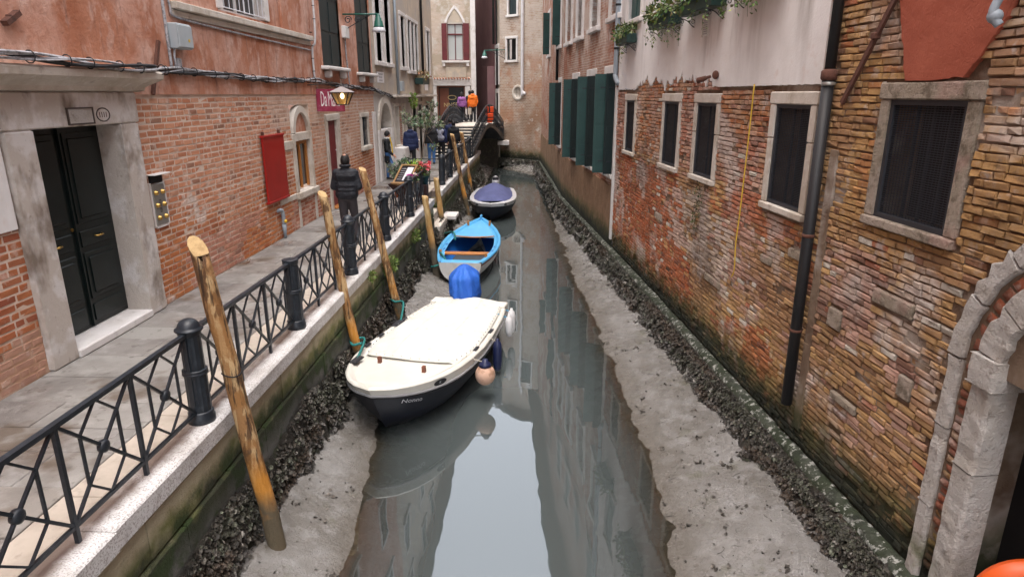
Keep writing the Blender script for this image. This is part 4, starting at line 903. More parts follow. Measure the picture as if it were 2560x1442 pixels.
def col_right(u, z):
    n = nz(u * .5, z * .7, 12) + .5 * nz(u * 1.6, z * 1.9, 15); m_ = nz(u * .9, z * 1.1, 41) + .5 * nz(u * 2.6, z * 3, 44); g = rnd.random(); h = rnd.gauss(0, 1)
    och, brn, pnk, red = (.36, .215, .09), (.27, .15, .072), (.36, .215, .165), (.31, .082, .03)
    if u > 11.2 + .5 * n + .6 * (z - .2) and z < 1.45 + .3 * n: c = mixc(red, (.31, .11, .05), .5 + .3 * h); c = mixc(c, och, .7 * (g > .9))
    else:
        c = mixc(och, brn, smoothstep(-.25, .35, m_ + .14 * h)); c = mixc(c, pnk, smoothstep(.05, .45, n + .16 * h)); c = mixc(c, red, .75 * smoothstep(.35, .6, -m_ + .2 * h + .0))
        if z > 1.6 and u > 8.5: c = mixc(c, pnk if g < .6 else red, .55)
        if u < 6.6 and z > 1.6: c = mixc(c, (.30, .165, .055), .5)
    if 9.3 < u < 12.2 and abs(z - .55 - (u - 10) * .12) < .55 + .2 * n and g < .7: c = mixc(c, (.48, .43, .38), .55)
    if rnd.random() < .05: c = mixc(c, (.13, .055, .038), .75)
    if rnd.random() < .02: c = (.44, .40, .34)
    k_ = rnd.uniform(.86, 1.14) * 1.30; return tuple(v * k_ for v in c)
def skip_right(u, z):
    if z > 2.93 + (0 if u < 10.3 or u > 15.2 else .34) and u > 7.33: return True
    if u < 6.25 and z > 2.95 and 4.8 < u: 
        # under the red plaster patch
        if 5.1 < u < 6.0 or z > 3.4 and 4.95 < u < 6.15: return True
    d = math.hypot(u - UC, z - ZC)
    if z > ZC and d < 1.32: return True
    if z <= ZC and u < 4.90: return True
    return rnd.random() < .006
stones = [(5.35, 5.92, .98, 1.13), (6.35, 6.6, .50, .72), (8.0, 8.3, .76, .88), (9.55, 10.2, -.02, .1), (12.7, 13.2, .42, .56), (7.25, 7.6, 1.0, 1.12), (5.9, 6.35, -.22, -.12), (5.2, 5.38, .28, .5)]
bricks(rh, FR, 3.6, RE, -1.06, 4.38, hR + stones, col_right, 'brick_right', .235, .054, .011, 0.42, .010, 300, skip_right, lambda u, z: .014 * nz(u * 1.1, z * 1.4, 33) - .016 * (nz(u * 3, z * 3, 7) > .33))
for a in stones: slab(rh, 'stone_block', 'stone_old', FR, a[0] + .008, a[1] - .008, -.03, .022, a[2] + .004, a[3] - .004, .015)
for k, w_ in WN.items():
    stonewin(rh, FR, w_[0], w_[1], w_[2], w_[3], 'screen', .12, .025, .045, 'stone_old' if k == 'E' else 'stone', .145, .085, split={'A': None, 'B': None, 'C': 2.25, 'D': 2.33, 'E': None}[k], sillout=.03, sillw=.0)
# water door at the right edge of the picture
wd = MB(); wd.box(2.6, 4.62, -.62, -.55, -1.15, 2.0, FR); wd_o = wd.build('water_door', 'dark_interior', rh)
for k in range(7): MB().box(2.62 + k * .25, 2.85 + k * .25, -.56, -.53, -1.12, 1.6, FR).build('plank', 'menu_dark', wd_o)
def voussoirs(r0, r1, v1, angs, mat='stone_rough', depth=-.3, jit=.03):
    for a0, a1 in zip(angs, angs[1:]):
        q = MB(); n = 5; g = .010; V = []
        for j in range(n + 1):
            t = a0 + g + (a1 - a0 - 2 * g) * j / n; rr0 = r0 + rnd.uniform(-jit, jit) * .5; rr1 = r1 + rnd.uniform(-jit, jit)
            for rr, v in ((rr0 + .015, v1), (rr0, v1 - .02), (rr0, depth), (rr1, depth), (rr1, v1 - .02), (rr1 - .015, v1)): V.append(FR(UC + rr * math.cos(t), v + rnd.uniform(-.004, .004), ZC + rr * math.sin(t)))
        F = [(j * 6 + k, j * 6 + (k + 1) % 6, (j + 1) * 6 + (k + 1) % 6, (j + 1) * 6 + k) for j in range(n) for k in range(6)] + [(5, 4, 3, 2, 1, 0), tuple(n * 6 + k for k in range(6))]
        q.add(V, F); q.build('arch_stone', mat, wd_o)
voussoirs(1.14, 1.29, .035, [0, .42, .78, 1.2, 1.57, 2.0, 2.4, 2.8, 3.14], depth=-.05)
voussoirs(.79, 1.0, .05, [.14, .55, 1.0, 1.57, 2.1, 2.6, 3.02], depth=-.2)
def rough_slab(u0, u1, v0, v1, z0, z1, nm='door_jamb', j=.014):
    q = MB(); nz_ = max(int((z1 - z0) / .09), 2)
    def fn(a, b):
        k = int(round(a * 5)); z = z0 + (z1 - z0) * b; pr = [(u0, v0), (u0, v1 - .025), (u0 + .025, v1), (u1 - .025, v1), (u1, v1 - .025), (u1, v0)][k]
        return FR(pr[0] + j * nz(z * 6, k, 1) * (1 if k not in (0, 5) else .3), pr[1] + j * .8 * nz(z * 7, k * 2, 5) * (k not in (0, 5)), z)
    q.grid(fn, 5, nz_); n = 6
    q.add([FR(u, v, z1) for u, v in ((u0, v0), (u0, v1), (u1, v1), (u1, v0))], [(0, 1, 2, 3)]); q.add([FR(u, v, z0) for u, v in ((u0, v0), (u0, v1), (u1, v1), (u1, v0))], [(3, 2, 1, 0)])
    return q.build(nm, 'stone_rough', wd_o)
for z0, z1 in ((-1.2, -.42), (-.41, .30), (.31, .89)): rough_slab(4.725, 4.87, -.05, .032, z0, z1, j=.022)
for z0, z1 in ((-1.2, .10), (.11, .79)): rough_slab(4.37, 4.585, -.16, .05, z0, z1, j=.022)
rough_slab(4.34, 4.60, -.2, .08, .80, 1.02, 'impost', .02)
MB().box(2.5, 4.9, -.6, .30, -1.6, -1.22, FR).build('door_sill', 'ledge', wd_o)
bm_ = []
for k in range(28):
    z = -1.1 + k * .071
    q = MB(); V, Fc = brick_geo(FR, 4.592, 4.70, z, z + .058, -.05, .0 + rnd.uniform(-.01, .008), .006, 1.0); q.add(V, Fc, rnd.choice([(.36, .20, .08), (.33, .10, .05), (.40, .24, .10), (.28, .10, .06)])); q.build('brick', 'brick_right', wd_o, True)
for k in range(13):
    t = .03 + k * .112; q = MB(); rot = lambda u, v, z, t=t: FR(UC + (1.06 + u) * math.cos(t) - z * math.sin(t), v, ZC + (1.06 + u) * math.sin(t) + z * math.cos(t))
    V, Fc = brick_geo(rot, -.052, .055, -.05, .05, -.05, -.005, .005, 1.0); q.add(V, Fc, rnd.choice([(.36, .20, .08), (.33, .10, .05), (.28, .10, .06)])); q.build('brick', 'brick_right', wd_o, True)
for k in range(16):   # brick lining of the door passage
    for m_ in range(2):
        z = -1.1 + k * .15; q = MB(); lin = lambda u, v, z_: FR(4.30 - v, -.46 - u, z_)
        pass
# ledge at the foot of the right-hand walls
for F, u0, u1 in ((FR, 2.9, RE), (FR2, RE, 26.5), (FR3, 26.5, 40.3), (FC, -.2, 4.2)):
    q = MB(); n = int((u1 - u0) / .05)
    def fn(a, b, F=F, u0=u0, u1=u1):
        k = int(round(b * 4)); u = u0 + (u1 - u0) * a; v, z = [(-.05, -1.10), (.04, -1.10), (.10, -1.125), (.14, -1.19), (.14, -1.6)][k]
        return F(u, v + (.022 * nz(u * 3, k, 2) + .016 * nz(u * 11, k, 5)) * (k > 0), z + .016 * nz(u * 5, k, 8) + .012 * nz(u * 14, k, 3))
    q.grid(fn, n, 4); q.build('footing_ledge', 'ledge', rh if F is FR else None, True) if F is FR else None
    if F is not FR: LEDGES = globals().setdefault('LEDGES', []); LEDGES.append(q)

# ================================================================ second right house (green shutters)
r2 = thing('house', (1.6, 24, -1.1), 'brick house with open green shutters and brown stucco base', 'house')
LEDGES[0].build('footing_ledge', 'ledge', r2, True); LEDGES[1].build('footing_ledge', 'ledge', r2, True)
GW = [(17.45, 18.6, .80, 3.36), (20.1, 21.25, .72, 3.36), (22.95, 24.05, .70, 3.34)]
TW = [(17.3, 18.3, 4.75, 6.7), (19.95, 21.0, 4.7, 6.7), (22.5, 23.5, 4.65, 6.7), (24.7, 25.8, 4.65, 6.7)]
U4 = [(u - .5, u + .5, z, z + 1.7) for z in (8.2,) for u in (18.2, 20.6, 23, 25.2)]
q = MB(); wall_cells(q, FR2, RE, 26.5, -2.1, 12.8, GW + TW + U4, 0, .25); q.build('wall', 'brick_far_red', r2)
G3 = [(27.55, 28.6, .80, 3.3)]; T3 = [(28.2, 29.2, 4.75, 6.8), (34, 35, 4.7, 6.6)]
q = MB(); wall_cells(q, FR3, 26.5, 40.4, -2.1, 12.8, G3 + T3, 0, .25); q.build('wall', 'brick_far_red', r2)
roof(r2, FR2, RE, 26.5, 12.8); roof(r2, FR3, 26.5, 40.4, 12.8)
zb2 = lambda u: -1.09
def brown(F, u0, u1):
    n = int((u1 - u0) / .1); q = MB(); us = [u0 + (u1 - u0) * i / n for i in range(n + 1)]
    top = lambda u: .52 + .18 * nz(u * .8, 3, 3) + .07 * nz(u * 3, 5, 1)
    for a, b in zip(us, us[1:]):
        for k in range(5):
            f0, f1 = k / 5, (k + 1) / 5; p = [(a, -1.1 + (top(a) + 1.1) * f0), (b, -1.1 + (top(b) + 1.1) * f0), (b, -1.1 + (top(b) + 1.1) * f1), (a, -1.1 + (top(a) + 1.1) * f1)]
            q.add([F(u, .02 + .01 * nz(u, z, 3), z) for u, z in p], [(0, 1, 2, 3)])
        q.add([F(a, 0, top(a)), F(b, 0, top(b)), F(b, .02, top(b)), F(a, .02, top(a))], [(0, 3, 2, 1)])
    q.build('stucco', 'plaster_brown', r2)
brown(FR2, RE, 26.5); brown(FR3, 26.5, 40.4)
for F, ws in ((FR2, GW), (FR3, G3)):
    for w_ in ws:
        o = stonewin(r2, F, *w_, 'glass', .13, .03, .14, 'stone_white', .2, .1, frame_mat='shutter')
        leaf_open(o, F, w_[0] + .22, w_[2] + .02, w_[3] - .02, .46, 95, -1, 'shutter'); leaf_open(o, F, w_[0] - .06, w_[2] + .02, w_[3] - .02, .24, 80, -1, 'shutter_dark')
for F, ws in ((FR2, TW), (FR3, T3)):
    for i, w_ in enumerate(ws): 
        o = stonewin(r2, F, *w_, 'dark', .18, .06, .2, 'stone_white', .2, .13)
        if F is FR3: leaf_open(o, F, w_[0] - .02, w_[2], w_[3], .35, 75, -1, 'shutter')
for w_ in U4: stonewin(r2, FR2, *w_, 'green', .12, .04, .12, 'stone_white')
slab(r2, 'corner_strip', 'white_paint', FR2, 17.14, 17.26, .0, .055, -.9, 3.0, .01)

# ================================================================ end house with the round window
eh = thing('house', (-.6, 41.8, -1.1), 'tall pale brick house with a round window closing the canal', 'house')
LEDGES[2].build('footing_ledge', 'ledge', eh, True)
def ccu(px, py):   # u,z on the end wall for a photo pixel
    d = ray(px, py); nx, ny = -_cd.y, _cd.x; t = (.7 * nx + 40.4 * ny) / (d[0] * nx + d[1] * ny); p = Vector((d[0] * t, d[1] * t, d[2] * t + HC)); return ((Vector((p.x, p.y)) - Vector((.7, 40.4))).dot(_cd), p.z)
ru, rz_ = ccu(1295, 232); hw_ = [(ccu(1291, 150)[0], ccu(1268, 98)[0], 4.84, 6.07), (ccu(1292, 36)[0], ccu(1272, 0)[0], 7.42, 9.3)]
def face_round(F, u0, u1, z0, z1, holes, cu, cz, r):
    q = MB(); hs = holes + [(cu - r, cu + r, cz - r, cz + r)]; wall_cells(q, F, u0, u1, z0, z1, hs, 0, .25, rev=False); wall_cells(MB(), F, u0, u1, z0, z1, holes)
    n = 24; ring = [(cu + r * .98 * math.cos(2 * math.pi * k / n), cz + r * .98 * math.sin(2 * math.pi * k / n)) for k in range(n)]
    def sqp(k):
        a = 2 * math.pi * k / n; c, s_ = math.cos(a), math.sin(a); m_ = max(abs(c), abs(s_)); return (cu + r * c / m_, cz + r * s_ / m_)
    for k in range(n):
        a, b = ring[k], ring[(k + 1) % n]; c, d = sqp(k), sqp((k + 1) % n); q.add([F(a[0], 0, a[1]), F(c[0], 0, c[1]), F(d[0], 0, d[1]), F(b[0], 0, b[1])], [(0, 1, 2, 3)])
    for h in holes:
        a, b, c, d = h
        for p, e in (((a, c), (a, d)), ((a, d), (b, d)), ((b, d), (b, c)), ((b, c), (a, c))): q.add([F(p[0], 0, p[1]), F(e[0], 0, e[1]), F(e[0], -.25, e[1]), F(p[0], -.25, p[1])], [(0, 1, 2, 3)])
    return q
CU = _cl
UE = [(1.0, 1.9, 11.5, 13)]
face_round(FC, -.3, CU, -2.1, 15.5, hw_ + UE, ru, rz_, .48).build('wall', 'brick_far_pale', eh)
q = MB()
q.lathe([(.30, -.2), (.30, .03), (.33, .05), (.44, .06), (.47, .03), (.47, -.02)], FC(ru, 0, rz_), 24, M=Matrix(((_cd.x, 0, -_cd.y), (_cd.y, 0, _cd.x), (0, 1, 0))))
rw = q.build('round_window', 'stone', eh, True); q = MB(); q.box(ru - .31, ru + .31, -.16, -.14, rz_ - .31, rz_ + .31, FC); q.build('pane', 'dark_interior', rw)
for k in (-1, 0, 1): MB().tube([FC(ru + k * .14, .0, rz_ - .3), FC(ru + k * .14, .0, rz_ + .3)], .012, 6).build('bar', 'iron', rw)
for i, a in enumerate(hw_ + UE): stonewin(eh, FC, *a, 'dark' if i == 0 else 'closed', .12, .05, .15, 'stone_white', .14, .14)
LC = Vector(FC(CU, 0, 0))
q = MB(); far = Vector((-2.46, 44.7)); q.add([(LC.x, LC.y, -2.1), (far.x, far.y, -2.1), (far.x, far.y, 14), (LC.x, LC.y, 15.5)], [(0, 1, 2, 3)]); q.build('side_wall', 'plaster_cream', eh); roof(eh, FC, -.3, CU, 15.5)
def FP(u, v, z): d = Vector((-3.4, 17.2)).normalized(); return (LC.x + d.x * u - d.y * v, LC.y + d.y * u + d.x * v, z)
for a, b, z0, z1 in ((.35, 1.6, 3.4, 5.6), (.4, 1.5, .2, 2.9)): q = MB(); q.box(a, b, -.01, .02, z0, z1, FP); o = q.build('doorway', 'dark_interior', eh); slab(o, 'jamb', 'stone_white', FP, a - .2, a, 0, .06, z0, z1); slab(o, 'jamb', 'stone_white', FP, b, b + .2, 0, .06, z0, z1); slab(o, 'lintel', 'stone_white', FP, a - .2, b + .2, 0, .07, z1, z1 + .25)
# dark purple house in the alley behind
ph = thing('house', (-4, 52, 0), 'dark purple plastered house down the alley behind the bridge', 'house')
def FPu(u, v, z): d = Vector((-2.1, 7.5)).normalized(); return (-2.42 + d.x * u - d.y * v, 44.6 + d.y * u + d.x * v, z)
q = MB(); wall_cells(q, FPu, 0, 12, -.5, 15, [(.9, 1.7, 6.0, 9.5)], 0, .2); q.build('wall', 'plaster_purple', ph)
stonewin(ph, FPu, .9, 1.7, 6.0, 9.5, 'closed', 0, .02, .1); slab(ph, 'oriel', 'plaster_purple', FPu, 1.0, 3.0, 0, .5, 2.0, 4.6); slab(ph, 'downpipe', 'drain_black', FPu, .1, .2, 0, .1, -.3, 15)
q = MB(); q.box(-9, 0, 56, 56.5, -.5, 15); q.build('back_wall', 'plaster_grey', ph)
# gothic window house
gh = thing('house', (-5.2, 43, 0), 'pale house with pointed gothic window above a shop', 'house')
def FG(u, v, z): return (u, 43 - v, z)
hG = [(-5.48, -4.5, 4.85, 7.3), (-6.23, -4.44, .4, 3.33)]
q = MB(); wall_cells(q, FG, -8, -3.72, -2, 14, hG, 0, .3); q.build('wall', 'brick_gothic', gh); q = MB(); q.add([FG(-3.72, 0, -2), FG(-3.72, 0, 14), FG(-7.2, -14, 14), FG(-7.2, -14, -2)], [(0, 1, 2, 3)]); q.build('side_wall', 'plaster_cream', gh); slab(gh, 'quoin', 'stone_white', FG, -4.02, -3.72, -.2, .05, 0, 14); roof(gh, FG, -8, -3.72, 14)
gw = stonewin(gh, FG, -5.48, -4.5, 4.85, 7.0, 'curtain', .0, .03, .12, 'stone_white')
slab(gw, 'transom', 'maroon', FG, -5.46, -4.52, -.1, -.04, 6.35, 6.43); slab(gw, 'sill', 'stone_white', FG, -5.85, -4.1, -.1, .16, 4.72, 4.84)
for u in (-5.8, -4.3): slab(gw, 'bracket', 'stone_white', FG, u, u + .15, 0, .13, 4.5, 4.715)
for a, b in ((-5.82, -5.5), (-4.48, -4.1)): slab(gw, 'shutter_leaf', 'maroon', FG, a, b, .03, .07, 4.86, 7.02)
q = MB(); P_ = []
for k in range(9):
    t = k / 8; P_.append((.52 * (1 - t) ** .8 if t < 1 else 0, 7.05 + .82 * t ** .85))
for s in (-1, 1):
    for (x0, z0), (x1, z1) in zip(P_, P_[1:]):
        w0 = .13; V = [FG(-4.99 + s * x, v, z) for v in (-.02, .06) for x, z in ((x0, z0), (x0 + w0, z0 + .02), (x1 + w0 * (1 if x1 > .05 else .2), z1 + (.02 if x1 > .05 else .2)), (x1, z1))]
        q.add(V, [(0, 1, 2, 3), (7, 6, 5, 4), (0, 4, 5, 1), (1, 5, 6, 2), (2, 6, 7, 3), (3, 7, 4, 0)])
q.build('pointed_arch', 'stone_white', gw)
q = MB(); q.add([FG(-4.99 + s * x, .015, z) for s, L_ in ((-1, P_), (1, P_[::-1])) for x, z in L_], [tuple(range(18))]); q.build('lunette', 'plaster_cream', gw)
sw2 = MB().box(-6.2, -4.47, -.28, -.26, .4, 3.3, FG).build('shop_window', 'glass', gh)
for a in ((-6.23, -6.15, .4, 3.33), (-4.52, -4.44, .4, 3.33), (-6.15, -4.52, 3.25, 3.33)): MB().box(a[0], a[1], -.2, -.1, a[2], a[3], FG).build('frame', 'boat_brown', sw2)
MB().box(-6.1, -5.5, -.25, -.245, .6, 3.2, FG).build('curtain', 'boat_brown', sw2)
text_mb('NNFER', .36, lambda x, y: FG(-5.86 + x, -.24, 2.05 + y), spacing=1.05).build('lettering', 'gold', sw2)
q = MB(); q.tube([FG(-5.3 + .26 * math.cos(a), -.24, 2.62 + .13 * math.sin(a)) for a in [2 * math.pi * k / 20 for k in range(21)]], .02, 6); q.build('emblem', 'gold', sw2)
slab(gh, 'shop_front', 'stone_white', FG, -6.55, -4.05, .0, .08, 3.34, 3.78); slab(gh, 'shop_pier', 'stone_white', FG, -6.5, -6.25, 0, .07, 0, 3.33); slab(gh, 'shop_pier', 'stone_white', FG, -4.42, -4.1, 0, .07, 0, 3.33)
slab(gh, 'plaster_panel', 'plaster_cream', FG, -5.6, -4.35, .0, .03, 3.85, 4.45)
q = MB()
for i in range(14): q.tube([FG(-6.55 + i * .18, .05, 3.80), FG(-6.46 + i * .18, .35, 3.74)], .05, 6)
q.build('tile_awning', 'roof_tile', gh)
MB().box(-8, -2.3, 41.4, 43, -1.9, .9).build('far_bank', 'wet_rock', gh)  # dark rock colour here paints in the shade under the bridge
MB().box(-14, -6.9, 34.3, 34.6, -2, 12).build('side_canal_wall', 'plaster_cream', l2)
MB().box(-14, -13.7, 34, 44, -2, 10).build('side_canal_end', 'plaster_grey', gh)

# ================================================================ iron footbridge
br = thing('footbridge', (-3.0, 37, 0), 'black iron footbridge with stairs and pierced railings', 'bridge')
A0 = Vector((-2.95, 30.6)); A1 = Vector((-1.95, 42.4))
def edge(y, side): 
    t = (y - A0.y) / (A1.y - A0.y); x = A0.x + (A1.x - A0.x) * t; return x if side > 0 else x - 1.85 - .2 * t
TREAD = .42; NS = 10; RIS = .125
for k in range(NS):
    y0 = 30.9 + k * TREAD; z = RIS * (k + 1)
    q = MB(); q.box(edge(y0, -1), edge(y0, 1), y0, y0 + TREAD + .05, z - .045, z); o = q.build('tread', 'stone', br)
    MB().box(edge(y0, -1), edge(y0, 1), y0 + .03, y0 + .05, z - RIS, z - .046).build('riser', 'iron', br)
YT = 30.9 + NS * TREAD; ZT = RIS * NS
q = MB(); n = 8
q.grid(lambda a, b: (lambda y: Vector((edge(y, -1) + (edge(y, 1) - edge(y, -1)) * b, y, ZT - (.0 if y < 39.5 else (y - 39.5) * .12))))(YT + (42.6 - YT) * a), 12, 2); q.build('deck', 'stone', br)
SP = [(31.0, .15), (32.5, .55), (34.0, .95), (35.2, 1.22), (36.3, 1.30), (37.4, 1.24), (39.0, .95), (40.6, .58), (42.2, .22)]
for s in (1, -1):
    q = MB()
    for (ya, za), (yb, zb_) in zip(SP, SP[1:]):
        d1 = .14 if ya > 33 else .3; q.add([(edge(y, s) + dx, y, z + dz) for dx in (-.03, .03) for (y, z) in ((ya, za), (yb, zb_)) for dz in (-.20, .03)], [(0, 1, 3, 2), (4, 6, 7, 5), (0, 2, 6, 4), (1, 5, 7, 3), (0, 4, 5, 1), (2, 3, 7, 6)])
    q.build('stringer', 'iron', br)
    top = [(edge(y, s), y, z + 1.0) for y, z in SP]
    MB().tube(top, .03, 8).build('handrail', 'iron', br, True); MB().tube([(x, y, z - .86) for x, y, z in top], .018, 6).build('lower_rail', 'iron', br, True)
    for y, z in SP[::2]: MB().bar((edge(y, s), y, z - .1), (edge(y, s), y, z + 1.0), .045, .045).build('post', 'iron', br)
    q = MB(); y = 31.1
    while y < 42:
        z = interp(SP, y); x = edge(y, s); r = .16
        for zc, rr in ((z + .36, .17), (z + .74, .15)):
            q.tube([(x, y + rr * math.cos(a), zc + rr * 1.05 * math.sin(a)) for a in [2 * math.pi * k / 10 for k in range(11)]], .016, 4)
            q.tube([(x, y + rr * .5 * math.cos(a), zc + rr * .5 * math.sin(a)) for a in [2 * math.pi * k / 8 for k in range(7)]], .013, 4)
        q.bar((x, y + .17, z + .1), (x, y + .17, z + .98), .02, .03); q.bar((x, y - .17, z + .14), (x, y + .17, z + .95), .012, .03); y += .36
    q.build('scrollwork', 'iron', br)
q = MB(); q.grid(lambda a, b: (lambda y: Vector((edge(y, -1) + (edge(y, 1) - edge(y, -1)) * b, y, interp(SP, y) - .22)))(33.5 + 8.7 * a), 16, 2); q.build('underside', 'iron', br)
t = thing('abutment', (-2.0, 42.6, -.6), 'pale stone bridge bearing block on the end house corner', 'abutment'); MB().bbox(-2.6, -1.6, 41.7, 42.6, -.25, .02, .02).build('block', 'stone_white', t)
# orange life vest hung on the bridge railing
t = thing('life_vest', (-2.45, 36.0, 1.5), 'bright orange life vest hung on the iron bridge railing', 'life vest')
ev = edge(36.0, 1) + .06
def FV(u, v, z): return (ev + .02 + u * .72, 35.9 - v + u * .5, z)
for a, b in ((-.30, -.06), (.06, .30)): MB().bbox(a, b, 0, .07, 1.88, 2.2, .03, FV).build('shoulder_pad', 'vest_orange', t)
MB().bbox(-.28, .28, 0, .09, 1.48, 1.86, .04, FV).build('body', 'vest_orange', t); MB().bbox(-.3, .3, -.01, .10, 1.62, 1.66, .008, FV).build('belt', 'cable_black', t); MB().bbox(-.2, .2, 0, .05, 1.36, 1.45, .02, FV).build('tail', 'vest_orange', t)
# ================================================================ fittings on the left house
def wire(pts, n=6):
    """Catmull-Rom through the points"""
    P = [Vector(p) for p in pts]; out = []
    for i in range(len(P) - 1):
        a, b, c, d = P[max(i - 1, 0)], P[i], P[i + 1], P[min(i + 2, len(P) - 1)]
        for k in range(n):
            t = k / n; out.append(.5 * ((2 * b) + (c - a) * t + (2 * a - 5 * b + 4 * c - d) * t * t + (3 * b - a - 3 * c + d) * t ** 3))
    return out + [P[-1]]
t = thing('cable_bundle', FL(8, .05, 3.15), 'bundle of grey cables strapped along the salmon house', 'cables')
path = [(2, 3.30), (4, 3.24), (6.5, 3.19), (8, 3.155), (9, 3.15), (9.6, 3.17), (11, 3.14), (13, 3.11), (14.5, 3.13), (15.8, 3.16), (17, 3.08), (19, 3.03), (21.4, 3.0), (22.5, 2.88), (24.6, 2.72), (25.2, 2.78)]
for k in range(6):
    ph_ = k * 1.05; q = MB(); cl = wire([FL(u, .065 + .03 * math.cos(ph_ + u * (1.7 + .2 * k)) + (.25 if u < 8.8 else 0) , z + .035 * math.sin(ph_ + u * (1.9 + .13 * k)) + (.0)) for u, z in [(u0 + (u1 - u0) * j / 5, z0 + (z1 - z0) * j / 5) for (u0, z0), (u1, z1) in zip(path, path[1:]) for j in range(5)]], 2)
    q.tube(cl, .011 + .004 * (k % 3), 5, caps=False); q.build('cable', 'cable_grey' if k not in (2, 5) else 'cable_black', t, True)
u = 2.5
while u < 24:
    z = interp(path, u); q = MB(); q.tube([FL(u, .065 + (.25 if u < 8.8 else 0) + .055 * math.cos(a), z + .06 * math.sin(a)) for a in [2 * math.pi * k / 10 for k in range(11)]], .007, 4, caps=False); q.build('cable_tie', 'cable_black', t); u += rnd.uniform(.35, .6)
t = thing('wall_conduit', FL(9.5, .04, 3.2), 'thin grey conduit running up beside the grey meter box', 'conduit'); MB().tube(wire([FL(9.50, .04, 3.2), FL(9.5, .04, 4.0), FL(9.52, .04, 6.5)]), .022, 6).build('tube', 'cable_grey', t, True)
MB().tube(wire([FL(9.62, .05, 4.3), FL(9.66, .05, 4.02), FL(9.8, .05, 3.9), FL(11, .05, 3.86), FL(13, .05, 3.83), FL(15.55, .05, 3.80)]), .016, 6).build('branch', 'cable_grey', t, True)
t = thing('wall_conduit', FL(15.63, .04, 3.2), 'white clipped conduit at the right end of the string course', 'conduit'); MB().tube(wire([FL(15.62, .16, 6.5), FL(15.64, .16, 4.2), FL(15.66, .06, 3.85), FL(15.68, .05, 3.2)]), .024, 6).build('tube', 'white_pipe', t, True)
for k in range(9): MB().tube([FL(15.64 + .03 * math.cos(a), (.16 if k > 3 else .06) + .03 * math.sin(a), 3.35 + k * .28) for a in [2 * math.pi * j / 8 for j in range(9)]], .008, 4).build('clip', 'cable_black', t)
t = thing('meter_box', FL(9.7, .1, 3.45), 'grey plastic meter box with a yellow dot on salmon plaster', 'electrical box'); slab(t, 'body', 'grey_plastic', FL, 9.53, 9.92, .02, .17, 3.46, 3.80, .012); slab(t, 'lid', 'grey_plastic', FL, 9.54, 9.91, .172, .19, 3.48, 3.78, .008); q = MB(); q.lathe([(.022, 0), (.022, .004)], FL(9.80, .191, 3.58), 12, M=Matrix.Rotation(math.pi / 2, 3, 'Y')); q.build('sticker', 'yellow', t)
MB().tube(wire([FL(9.58, .08, 3.46), FL(9.56, .07, 3.34), FL(9.6, .06, 3.2)]), .014, 5).build('tail_cable', 'cable_grey', t); slab(t, 'junction_box', 'cable_grey', FL, 9.62, 9.72, .02, .08, 3.20, 3.34)
def tie(F, a, b, label, w_=.035):
    t = thing('wall_tie', F(a[0], .03, a[1]), label, 'iron tie'); MB().bar(F(a[0], .045, a[1]), F(b[0], .045, b[1]), w_, .05).build('bar', 'rust', t); q = MB(); q.bbox((a[0] + b[0]) / 2 - .03, (a[0] + b[0]) / 2 + .03, .02, .08, (a[1] + b[1]) / 2 - .03, (a[1] + b[1]) / 2 + .03, .008, F); q.build('knuckle', 'rust', t)
tie(FL, (9.25, 3.54), (8.92, 2.84), 'rusty wall tie beside the cornice of the street door'); tie(FL, (6.55, 3.50), (6.75, 3.62), 'rusty tie end at the upper left corner', .09)
t = thing('intercom', FL(8.7, .03, 1.1), 'brushed steel intercom panel with six brass bells beside the door', 'intercom'); slab(t, 'plate', 'steel', FL, 8.57, 8.86, .0, .035, 1.12, 1.68, .006)
for a in ((8.53, 8.57), (8.86, 8.90)): slab(t, 'edge', 'stone_white', FL, a[0], a[1], .0, .028, 1.1, 1.7, .004)
slab(t, 'edge', 'stone_white', FL, 8.57, 8.86, .0, .028, 1.08, 1.117, .004); slab(t, 'letter_slot', 'black', FL, 8.58, 8.86, .0, .03, 1.69, 1.80, .004); slab(t, 'hood', 'white_paint', FL, 8.54, 8.92, .0, .12, 1.80, 1.815, .004)
for i in range(3):
    for u in (8.635, 8.795):
        q = MB(); z = 1.22 + i * .17; q.lathe([(.034, 0), (.034, .008), (.026, .012), (.024, .035), (.012, .04)], FL(u, .036, z), 14, M=Matrix.Rotation(math.pi / 2, 3, 'Y')); q.build('bell_push', 'brass', t, True)
q = MB(); [q.box(8.69, 8.745, .035, .038, 1.29 + k * .018, 1.296 + k * .018, FL) for k in range(10)]; q.build('speaker_grille', 'black', t)
t = thing('notice_board', FL(12.8, .05, .85), 'closed dark red board hung on the brick wall', 'board'); slab(t, 'panel', 'red_board', FL, 12.30, 13.34, .035, .075, .84, 2.05, .004)
for a in ((12.28, 13.36, 2.05, 2.09), (12.28, 13.36, .80, .84)): slab(t, 'rail', 'red_board', FL, a[0], a[1], .02, .09, a[2], a[3], .004)
for u in (12.4, 13.2): slab(t, 'hook', 'rust', FL, u, u + .04, .0, .05, 2.09, 2.16, .004)
t = thing('gas_pipe', FL(12.92, .04, 0), 'short grey pipe with yellow tap at the foot of the brick wall', 'pipe'); MB().tube(wire([FL(12.8, -.02, .58), FL(12.84, .05, .60), FL(12.9, .07, .54), FL(12.92, .07, .30)]), .04, 8).build('elbow', 'grey_pipe', t, True); MB().tube([FL(12.92, .07, .30), FL(12.95, .06, .01)], [.05, .03], 8).build('guard', 'grey_pipe', t, True); q = MB(); q.ell(FL(12.91, .11, .36), (.035, .035, .035)); q.build('tap', 'yellow', t, True)
